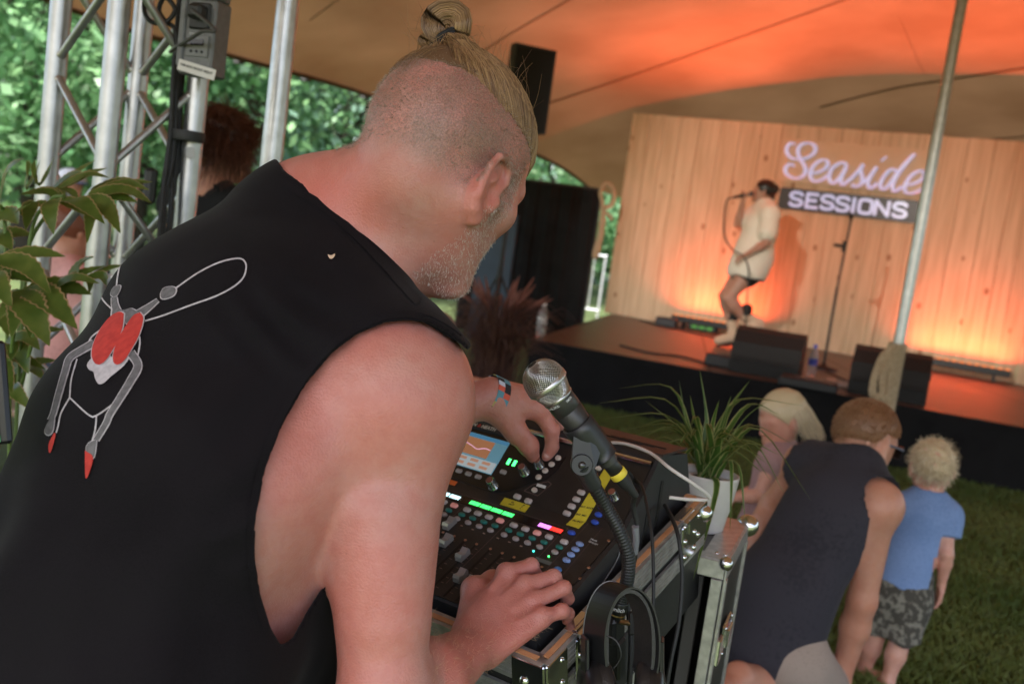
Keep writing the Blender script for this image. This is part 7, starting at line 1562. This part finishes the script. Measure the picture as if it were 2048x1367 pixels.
    for s in (-1, 1):
        m_ = MB(); m_.tube(bez([h(s * .085, -.01, -.006), h(s * .084, .04, -.004), h(s * .066, .085, -.004)], 5), .0035, 6); m_.build('temple', fr, g)
        m_ = MB(); m_.box(h(s * .036, .100, -.014), (.058, .006, .040), [unit(ax[0] - ax[1] * s * .35), unit(ax[1] + ax[0] * s * .35), ax[2]], .010); m_.build('lens', le, g)
    m_ = MB(); m_.tube([h(-.012, .106, -.006), h(.012, .106, -.006)], .003, 6); m_.build('bridge', fr, g)
def build_toddler():
    sk = skin_mat('toddler_skin', (.62, .36, .28), (.62, .27, .20)); k = .52
    root = empty('person', V(*P(1775, 1360, 3.35)[:2], 0), 'blond toddler in pale blue shirt and patterned shorts standing on the lawn', 'person')
    lat = unit(RT * V(1, 1, 0) + FW * V(0, -.2, 0))
    J = dict(pelvis=P(1803, 1185, 3.35), waist=P(1822, 1115, 3.35), chest=P(1848, 1045, 3.35), neck=P(1858, 988, 3.36), sR=P(1893, 1030, 3.33), sL=P(1803, 1018, 3.38), eR=P(1893, 1108, 3.30), wR=P(1882, 1170, 3.34), eL=P(1775, 1070, 3.46), wL=P(1740, 1110, 3.52), hR=P(1822, 1200, 3.34), hL=P(1775, 1192, 3.37), kR=P(1798, 1285, 3.33), kL=P(1748, 1275, 3.40), aR=P(1775, 1362, 3.33), aL=P(1728, 1338, 3.44))
    b = Body(); torso(b, J, k, lat, .15, .15, .12, .13, 0, .04); limbs(b, J, k, .052, .090); ax = hframe(8, 6, -6); C = P(1864, 930, 3.36); h = add_head(b, C, ax, .84, True); b.cap(J['neck'], h(0, -.01, -.06), .036, .036, .03)
    add_hand(b, J['wR'], P(1874, 1205, 3.35), .58, -RT); add_hand(b, J['wL'], P(1715, 1125, 3.55), .58, FW)
    for s, tx, ty in (('R', 1790, 1392), ('L', 1720, 1352)):
        T_ = J['a' + s] + V(-.01, .075, 0); T_[2] = .02; add_foot(b, J['a' + s] + V(0, 0, .0), T_, .58)
    o = body_obj('body', b, .0055, sk, root); finish(o, .25)
    t = Body(); torso(t, J, k, lat, .165, .165, .135, .14, .010, .05); hem = J['pelvis'] * .75 + J['waist'] * .25
    for s in ('R', 'L'): t.cap(J['s' + s], J['s' + s] * .42 + J['e' + s] * .58, .044, .046, .03)
    cutR = half(J['sR'] * .42 + J['eR'] * .58, J['eR'] - J['sR']); 
    plain('shirt', t, .0055, cloth_mat('pale_blue_cotton', (.15, .24, .46), (.20, .30, .54), 200), root, lambda p: np.maximum.reduce([half(hem, V(-.12, 0, -1))(p) + .004 * np.sin(p[:, 0] * 90), .047 - np.linalg.norm(p - (J['neck'] + V(0, 0, .03)).astype(np.float32), axis=1), np.where((p @ lat.astype(np.float32)) > J['sR'] @ lat - .02, cutR(p), -1)]), 2)
    s_ = Body(); s_.ecap(J['pelvis'] + V(0, 0, -.02), J['waist'] * .5 + J['pelvis'] * .5, (.096, .085), (.090, .078), lat, .03)
    for s in ('R', 'L'): s_.cap(J['h' + s], J['k' + s] + V(0, 0, .012), .068, .064, .03)
    zc = float(J['kR'][2] + .01); pat = pm('patterned_shorts', (.055, .050, .040), .85, 0, (.20, .19, .155), 48, .2, 300, detail=2, thr=(.48, .60))
    plain('shorts', s_, .0055, pat, root, lambda p: zc - p[:, 2] + .006 * np.sin(p[:, 0] * 70), 1)
    hm = hair_mat('toddler_hair', (.56, .43, .27), (.88, .78, .58), 70, .5)
    hc = hair_cap('hair', C, ax, .84, lambda q: np.maximum(-.055 + 1.1 * np.clip(q[:, 1] - .01, 0, 1) - q[:, 2], q[:, 1] - .085), .002, hm, root, .0045, .0020)
    hair_strands('strands', C, ax, .84, 1100, lambda q: q[2] > -.07 + 1.0 * max(0, q[1] - .01), .034, lambda q, u, r: V(u[0] * .6, u[1] * .4, -.75 + .6 * u[2]), .0012, hm, hc, 32, .45, 1.01, 8, .08)
    ne = MB(); ne.tube([J['neck'] + V(.047 * math.cos(t_), .04 * math.sin(t_), -.004 + .012 * math.sin(t_)) for t_ in np.linspace(0, 6.283, 25)], .004, 6); o_ = ne.build('bead_necklace', pm('amber', (.45, .14, .02), .3), None); tag(o_, 'amber bead necklace round the toddler\'s neck', 'necklace')
def build_girl():
    sk = skin_mat('girl_skin', (.62, .36, .28), (.62, .26, .19)); k = .56
    root = empty('person', V(*P(1545, 1150, 3.55)[:2], 0), 'small girl with straight pale blond hair looking down behind the kneeling man', 'person')
    b0 = P(1545, 960, 3.55); lat = V(.55, .83, 0)
    J = dict(neck=P(1565, 893, 3.52)); n = J['neck']; J['chest'] = n + V(-.01, 0, -.10); J['waist'] = n + V(-.015, 0, -.22); J['pelvis'] = n + V(-.02, 0, -.32)
    for s, g in (('R', 1), ('L', -1)):
        J['s' + s] = n + lat * .085 * g + V(0, 0, -.035); J['e' + s] = J['s' + s] + V(-.03, -.02, -.13); J['w' + s] = J['e' + s] + V(-.10, .0, -.02); J['h' + s] = J['pelvis'] + lat * .05 * g; J['k' + s] = J['h' + s] + V(0, 0, -.20); J['a' + s] = V(J['h' + s][0], J['h' + s][1], .05)
    b = Body(); torso(b, J, k, lat, .15, .145, .11, .11, 0, .04); limbs(b, J, k, .048, .078); ax = hframe(-108, 22); C = P(1563, 832, 3.50); h = add_head(b, C, ax, .86, True); b.cap(n, h(0, -.01, -.06), .036, .036, .03)
    for s in ('R', 'L'): add_hand(b, J['w' + s], J['w' + s] + V(-.05, 0, -.03), .58, V(0, 0, -1)); T_ = J['a' + s] + V(-.07, .0, 0); T_[2] = .02; add_foot(b, J['a' + s], T_, .58)
    o = body_obj('body', b, .0058, sk, root); finish(o, .25)
    d = Body(); torso(d, J, k, lat, .16, .17, .12, .13, .010, .05); d.ecap(J['pelvis'], J['pelvis'] + V(0, 0, -.12), (.10, .09), (.13, .12), lat, .04)
    plain('dress', d, .009, cloth_mat('girl_dress', (.35, .20, .22), (.42, .26, .27), 120), root)
    hm = hair_mat('girl_hair', (.58, .46, .29), (.90, .80, .60), 60, .45)
    zn = lambda q: np.maximum(-.02 + 1.15 * np.clip(q[:, 1] - .015, 0, 1) - q[:, 2] - .12 * (q[:, 1] < -.0), q[:, 1] - .086)
    hc = hair_cap('hair', C, ax, .86, zn, .004, hm, root, .0045, .001)
    hair_strands('strands', C, ax, .86, 2600, lambda q: q[2] > .0 + 1.3 * max(0, q[1] + .045) and q[1] < .012, .135, lambda q, u, r: V(u[0] * .25, min(u[1], 0) * .2 - .12, -1.3), .0012, hm, hc, 33, 0, 1.02, 9)
    hair_strands('fringe', C, ax, .86, 420, lambda q: q[2] > .07 and q[1] > .02, .036, lambda q, u, r: V(u[0] * .4, .25, -1.0), .0011, hm, hc, 34, 0, 1.03)
def build_redhead():
    sk = skin_mat('redhead_skin', (.55, .30, .21), (.58, .22, .14))
    root = empty('person', V(*P(440, 600, 3.4)[:2], 0), 'woman with pinned up red brown hair in a black top behind the truss', 'person')
    C = P(452, 285, 3.4); ax = hframe(38, 8); lat = hframe(30, 0)[0]; n = C + V(-.02, -.03, -.165)
    J = dict(neck=n, chest=n + V(-.02, -.02, -.20), waist=n + V(-.02, -.02, -.40), pelvis=n + V(0, 0, -.56))
    for s, g in (('R', 1), ('L', -1)):
        J['s' + s] = n + lat * .165 * g + V(0, 0, -.07); J['e' + s] = J['s' + s] + V(0, .02, -.28); J['w' + s] = J['e' + s] + V(.02, .16, -.14); J['h' + s] = J['pelvis'] + lat * .085 * g; J['k' + s] = J['h' + s] + V(0, .02, -.42); J['a' + s] = V(J['h' + s][0], J['h' + s][1], .09)
    b = Body(); torso(b, J, .92, lat); limbs(b, J, .92, .042, .078); h = add_head(b, C, ax, .96); b.cap(n, h(0, -.02, -.06), .050, .048, .04)
    for s in ('R', 'L'): add_hand(b, J['w' + s], J['w' + s] + V(.03, .08, -.02), .9); T_ = J['a' + s] + hframe(30, 0)[1] * .15; T_[2] = .03; add_foot(b, J['a' + s], T_, .9)
    o = body_obj('body', b, .008, sk, root); finish(o, .4)
    t = Body(); torso(t, J, .92, lat, .15, .145, .1, .1, .012, .05); plain('top', t, .008, cloth_mat('black_top', (.010, .010, .011), (.018, .018, .02), 200), root, lambda p: np.maximum(.075 - np.linalg.norm(p - n.astype(np.float32), axis=1), half(J['pelvis'], V(0, 0, -1))(p)))
    s_ = Body(); s_.ecap(J['pelvis'] + V(0, 0, -.02), J['waist'], (.16, .12), (.14, .10), lat, .04)
    for s in ('R', 'L'): s_.cap(J['h' + s], J['k' + s], .095, .075, .04); s_.cap(J['k' + s], J['a' + s], .075, .06, .03)
    plain('trousers', s_, .014, cloth_mat('blue_trousers', (.03, .04, .07), (.05, .06, .10), 120), root)
    hm = hair_mat('red_brown_hair', (.060, .016, .008), (.15, .045, .020), 60, .5)
    hc = hair_cap('hair', C, ax, .96, lambda q: np.maximum(-.125 + 1.7 * np.clip(q[:, 1] + .0, 0, 1) - q[:, 2], q[:, 1] - .086), .016, hm, root, .006, .003)
    hair_strands('strands', C, ax, .96, 2200, lambda q: q[2] > -.06 + 1.2 * max(0, q[1]), .07, lambda q, u, r: V(u[0] * .6, u[1] * .5 - .1, -.55 + u[2] * .4), .0012, hm, hc, 35, .1, 1.12)
    hair_strands('long_strands', C, ax, .96, 900, lambda q: q[1] < .03 and q[2] > -.05, .15, lambda q, u, r: V(u[0] * .3, u[1] * .2 - .05, -1.1), .0013, hm, hc, 37, .03, 1.14, 8, .1)
    hair_strands('loose_strands', C, ax, .96, 120, lambda q: q[2] < .02 and q[2] > -.05 and q[1] > .0, .16, lambda q, u, r: V(u[0] * .5, .1, -1.0), .0009, hm, hc, 36, .05, 1.16, 9)
def build_background_people():
    def seated(label, C, yaw, hair, top, hs=.96, group=None, bare=False, cap_=None):
        root = empty('person', V(C[0], C[1], 0), label, 'person', group); ax = hframe(yaw, 8); lat = hframe(yaw, 0)[0]; f0 = hframe(yaw, 0)[1]; n = C + V(0, 0, -.165) - f0 * .03
        J = dict(neck=n, chest=n + V(0, 0, -.20), waist=n + V(0, 0, -.36), pelvis=n + V(0, 0, -.52) - f0 * .02)
        gz = J['pelvis'][2] - .06
        for s, g in (('R', 1), ('L', -1)):
            J['s' + s] = n + lat * .17 * g + V(0, 0, -.06); J['e' + s] = J['s' + s] + lat * .05 * g + f0 * .06 + V(0, 0, -.25); J['w' + s] = J['e' + s] + f0 * .2 + V(0, 0, .0); J['h' + s] = J['pelvis'] + lat * .09 * g; J['k' + s] = J['h' + s] + f0 * .40 + V(0, 0, .02); J['a' + s] = V(*(J['k' + s])[:2], max(.06, gz - .40))
        b = Body(); torso(b, J, .95, lat); limbs(b, J, .95); h = add_head(b, C, ax, hs); b.cap(n, h(0, -.02, -.06), .055, .05, .04)
        for s in ('R', 'L'): add_hand(b, J['w' + s], J['w' + s] + f0 * .08, .9); T_ = J['a' + s] + f0 * .15; T_[2] = .03; add_foot(b, J['a' + s], T_, .9)
        o = body_obj('body', b, .012, skin_mat('guest_skin', (.55, .31, .23), (.58, .24, .16)), root); finish(o, .3)
        t = Body(); torso(t, J, .95, lat, .155, .15, .105, .105, .016, .05)
        if not bare:
            for s in ('R', 'L'): t.cap(J['s' + s], J['s' + s] * .4 + J['e' + s] * .6, .065, .065, .03)
        plain('top', t, .012, cloth_mat('guest_top_%d' % int(top[0] * 1000), top, tuple(min(1, x * 1.25) for x in top), 100), root)
        s_ = Body(); s_.ecap(J['pelvis'] + V(0, 0, -.02), J['waist'], (.17, .13), (.15, .11), lat, .04)
        for s in ('R', 'L'): s_.cap(J['h' + s], J['k' + s], .095, .08, .04)
        plain('trousers', s_, .016, cloth_mat('guest_trousers', (.04, .045, .06), (.06, .07, .09), 100), root)
        hm = hair_mat('guest_hair_%d' % int(hair[0] * 1000), hair, tuple(min(1, x * 2) for x in hair), 60, .5)
        hc = hair_cap('hair', C, ax, hs, lambda q: np.maximum(-.05 + 1.1 * np.clip(q[:, 1], 0, 1) - q[:, 2], q[:, 1] - .086), .012, hm, root, .008, .002)
        if cap_:
            k_ = empty('cap', C + V(0, 0, .08), cap_, 'cap'); m_ = MB(); m_.lathe(C + ax[2] * .045 - ax[1] * .012, ax[2], [(.112 * math.cos(t_), .085 * math.sin(t_)) for t_ in np.linspace(0, 1.55, 8)], 24); m_.build('crown', pm('cap_white', (.60, .62, .68), .7), k_); m_ = MB(); m_.lathe(C + ax[2] * .045 + ax[1] * .075, ax[2], ((.075, 0), (.078, .004), (.06, .01)), 20); m_.build('peak', pm('cap_blue', (.10, .14, .3), .7), k_)
        # stool
        q = J['pelvis']; st = empty('stool', V(q[0], q[1], 0), 'folding stool under the ' + label.split(' with')[0].split(' in')[0] + ' ' + ('nearest the truss' if C[1] < 4.4 and C[0] < -1 else 'far behind the truss' if C[0] < -1 else 'near the stage'), 'stool'); wd_ = pm('stool_wood', (.25, .15, .08), .6)
        m_ = MB(); m_.box(V(q[0], q[1], gz - .055), (.36, .34, .03), [lat, f0, V(0, 0, 1)], .006); m_.build('seat', wd_, st)
        for sx in (-1, 1):
            for sy in (-1, 1): tube_between('leg', V(q[0], q[1], 0) + lat * sx * .17 + f0 * sy * .15, V(q[0], q[1], gz - .07) + lat * sx * .13 + f0 * sy * .12, .014, wd_, st, 8)
        return J
    seated('seated guest in a pink top between the left truss tubes', P(150, 455, 4.3), 40, (.20, .06, .03), (.55, .28, .26))
    seated('seated guest with a pale cap far behind the truss', P(142, 372, 7.5), 120, (.05, .03, .02), (.12, .16, .25), cap_='pale cap with dark peak on the distant seated guest')
    seated('seated guest with bare shoulders hidden behind the engineer', P(838, 548, 4.6), 30, (.10, .05, .03), (.20, .12, .10), bare=True)
def build_singer():
    D = 9.75; sk = skin_mat('singer_skin', (.46, .27, .20), (.48, .21, .14))
    root = empty('person', PZ(1470, 690, SZ), 'singer in oversized cream shirt and tan boots singing into a hand microphone', 'person')
    lat = V(.25, -.97, 0); p = lambda x, y, d=0.0: P(x, y, D + d)
    J = dict(neck=p(1531, 410), chest=p(1522, 455), waist=p(1508, 500), pelvis=p(1493, 540), sL=p(1541, 428, -.19), sR=p(1518, 424, .16), eL=p(1532, 486, -.26), wL=p(1495, 508, -.26), eR=p(1476, 448, .08), wR=p(1486, 404, -.02), hL=p(1496, 545, -.08), hR=p(1484, 545, .08), kL=p(1456, 596, -.08), kR=p(1450, 592, .08), aL=p(1490, 638, -.06), aR=p(1463, 648, .08))
    b = Body(); torso(b, J, 1.0, lat, .15, .15, .115, .12, 0, .05); limbs(b, J, 1.0, .046, .090); ax = hframe(-78, -2, 0); C = p(1528, 381); h = add_head(b, C, ax, .98); b.cap(J['neck'], h(0, -.02, -.06), .055, .05, .04)
    add_hand(b, J['wL'], p(1484, 512, -.26), .95); add_hand(b, J['wR'], p(1490, 388, -.04), .95, V(-1, 0, 0), None, .4)
    bl = pm('sock_black', (.010, .010, .010), .8)
    o = body_obj('body', b, .011, sk, root); finish(o, .15)
    t = Body(); torso(t, J, 1.0, lat, .17, .17, .14, .14, .03, .06); t.ecap(J['pelvis'] + V(0, 0, .0), J['waist'], (.20, .165), (.185, .16), lat, .05); t.cap(p(1520, 520, -.02), p(1508, 548), .12, .11, .08)
    for s in ('R', 'L'): t.cap(J['s' + s], J['s' + s] * .35 + J['e' + s] * .65, .085, .090, .03)
    hem = p(1488, 556)
    plain('shirt', t, .011, cloth_mat('cream_shirt', (.78, .72, .62), (.84, .78, .68), 60), root, lambda q: np.maximum.reduce([half(hem, -J['waist'] + J['pelvis'] + V(.03, 0, -.05))(q) + .01 * np.sin(q[:, 1] * 30), .07 - np.linalg.norm(q - (J['neck'] + V(0, 0, .05)).astype(np.float32), axis=1)]))
    s_ = Body(); s_.ecap(J['pelvis'] + V(0, 0, -.04), J['pelvis'] + V(0, 0, .1), (.165, .135), (.16, .13), lat, .04)
    for s in ('R', 'L'): s_.cap(J['h' + s], J['h' + s] * .88 + J['k' + s] * .12, .097, .097, .04)
    plain('shorts', s_, .014, bl, root)
    boot = cloth_mat('tan_suede', (.58, .42, .29), (.66, .48, .34), 80); sole = pm('boot_sole', (.012, .011, .011), .5)
    for s, toe, heel in (('R', p(1432, 686, .06), p(1470, 676, .08)), ('L', p(1482, 672, -.10), p(1516, 652, -.04))):
        A = J['a' + s]; f = Body(); f.cap(A + V(0, 0, .03), heel + V(0, 0, .02), .058, .055, .03); f.cap(heel + V(0, 0, .02), toe + V(.02, 0, .03), .055, .045, .04); plain('boot', f, .011, boot, root)
        c_ = Body(); c_.cap(A + V(0, 0, .03), A + V(.0, 0, .10), .057, .055, .02); plain('sock', c_, .011, bl, root)
        q = Body(); q.ecap(toe + V(.02, 0, -.015), heel + V(0, 0, -.035), (.048, .018), (.05, .03), lat, .02); q.cap(heel + V(.02, 0, -.02), heel + V(.035, 0, -.06), .034, .032, .02); plain('sole', q, .012, sole, root)
    hm = hair_mat('dark_hair', (.010, .007, .006), (.030, .018, .013), 60, .4)
    hc = hair_cap('hair', C, ax, .98, lambda q: np.maximum(-.06 + 1.3 * np.clip(q[:, 1] - .0, 0, 1) - q[:, 2], q[:, 1] - .080), .008, hm, root, .008)
    m_ = Body(); m_.ell(h(0, -.10, .03), (.045, .045, .05), None, .02); m_.cap(h(0, -.09, -.02), h(0, -.10, -.09), .03, .015, .02); plain('bun', m_, .010, hm, hc)
    mi = empty('hand_microphone', p(1495, 389, -.05), 'black microphone with cable held by the singer', 'microphone'); bk = pm('mic_black', (.012, .012, .012), .4)
    a_, b_ = p(1503, 388, -.05), p(1466, 395, -.05); m_ = MB(); m_.tube([a_ * .75 + b_ * .25, b_], (.022, .014), 10); m_.build('handle', bk, mi); m_ = MB(); m_.lathe(a_ * .8 + b_ * .2, a_ - b_, [(.030 * math.sin(t_), .03 - .03 * math.cos(t_)) for t_ in np.linspace(.1, 3.1, 8)], 12); m_.build('grille', pm('mic_grille_dark', (.12, .12, .12), .4, .7), mi)
    m_ = MB(); m_.tube(bez([b_, p(1453, 402, -.05), p(1448, 440, -.08), p(1450, 475, -.15), p(1466, 500, -.24), p(1486, 512, -.29), p(1497, 540, -.3), p(1494, 600, -.28), p(1490, 660, -.25), p(1486, 698, -.2)], 8), .008, 6); m_.build('cable', bk, mi)
# ------------------------------------------------------------------ build
TENT_A, TENT_B, TENT_T = (.27, .135, .065), (.41, .222, .115), .085  # darker and lighter fabric tone, spread apart to imitate leaf shadows
BATTEN_W = 8
LAMP_W = 850
POLE = PZ(1750, 1050, 0)[:2]; _pl = P(1858, 345, 5.4); POLE = _pl[:2]
build_ground()
tent_bv = build_tent(); build_tent_poles(tent_bv)
_, W0, wd, wn, SFL, sfd, sfn = build_stage(); build_sign(W0, wd, wn); build_stage_things(W0, wd, wn, SFL, sfd, sfn)
build_backstage(); build_truss(); build_stage_lamp(PZ(1560, 690, SZ) + V(0, 0, 1.1)); build_trees()
build_singer(); build_kneeling_man(); build_toddler(); build_girl(); build_redhead(); build_background_people()
build_console(); FR_, dR_, nR_, rA, rB, rC, rdx, rdy, rZT = build_cases()
tail = build_mic(); build_headphones(); build_cables(tail); build_spider_plant(rZT); build_left_plant(); build_tablet()
root, man_o, shirt_o = build_man()
dress_man(root, man_o, shirt_o)
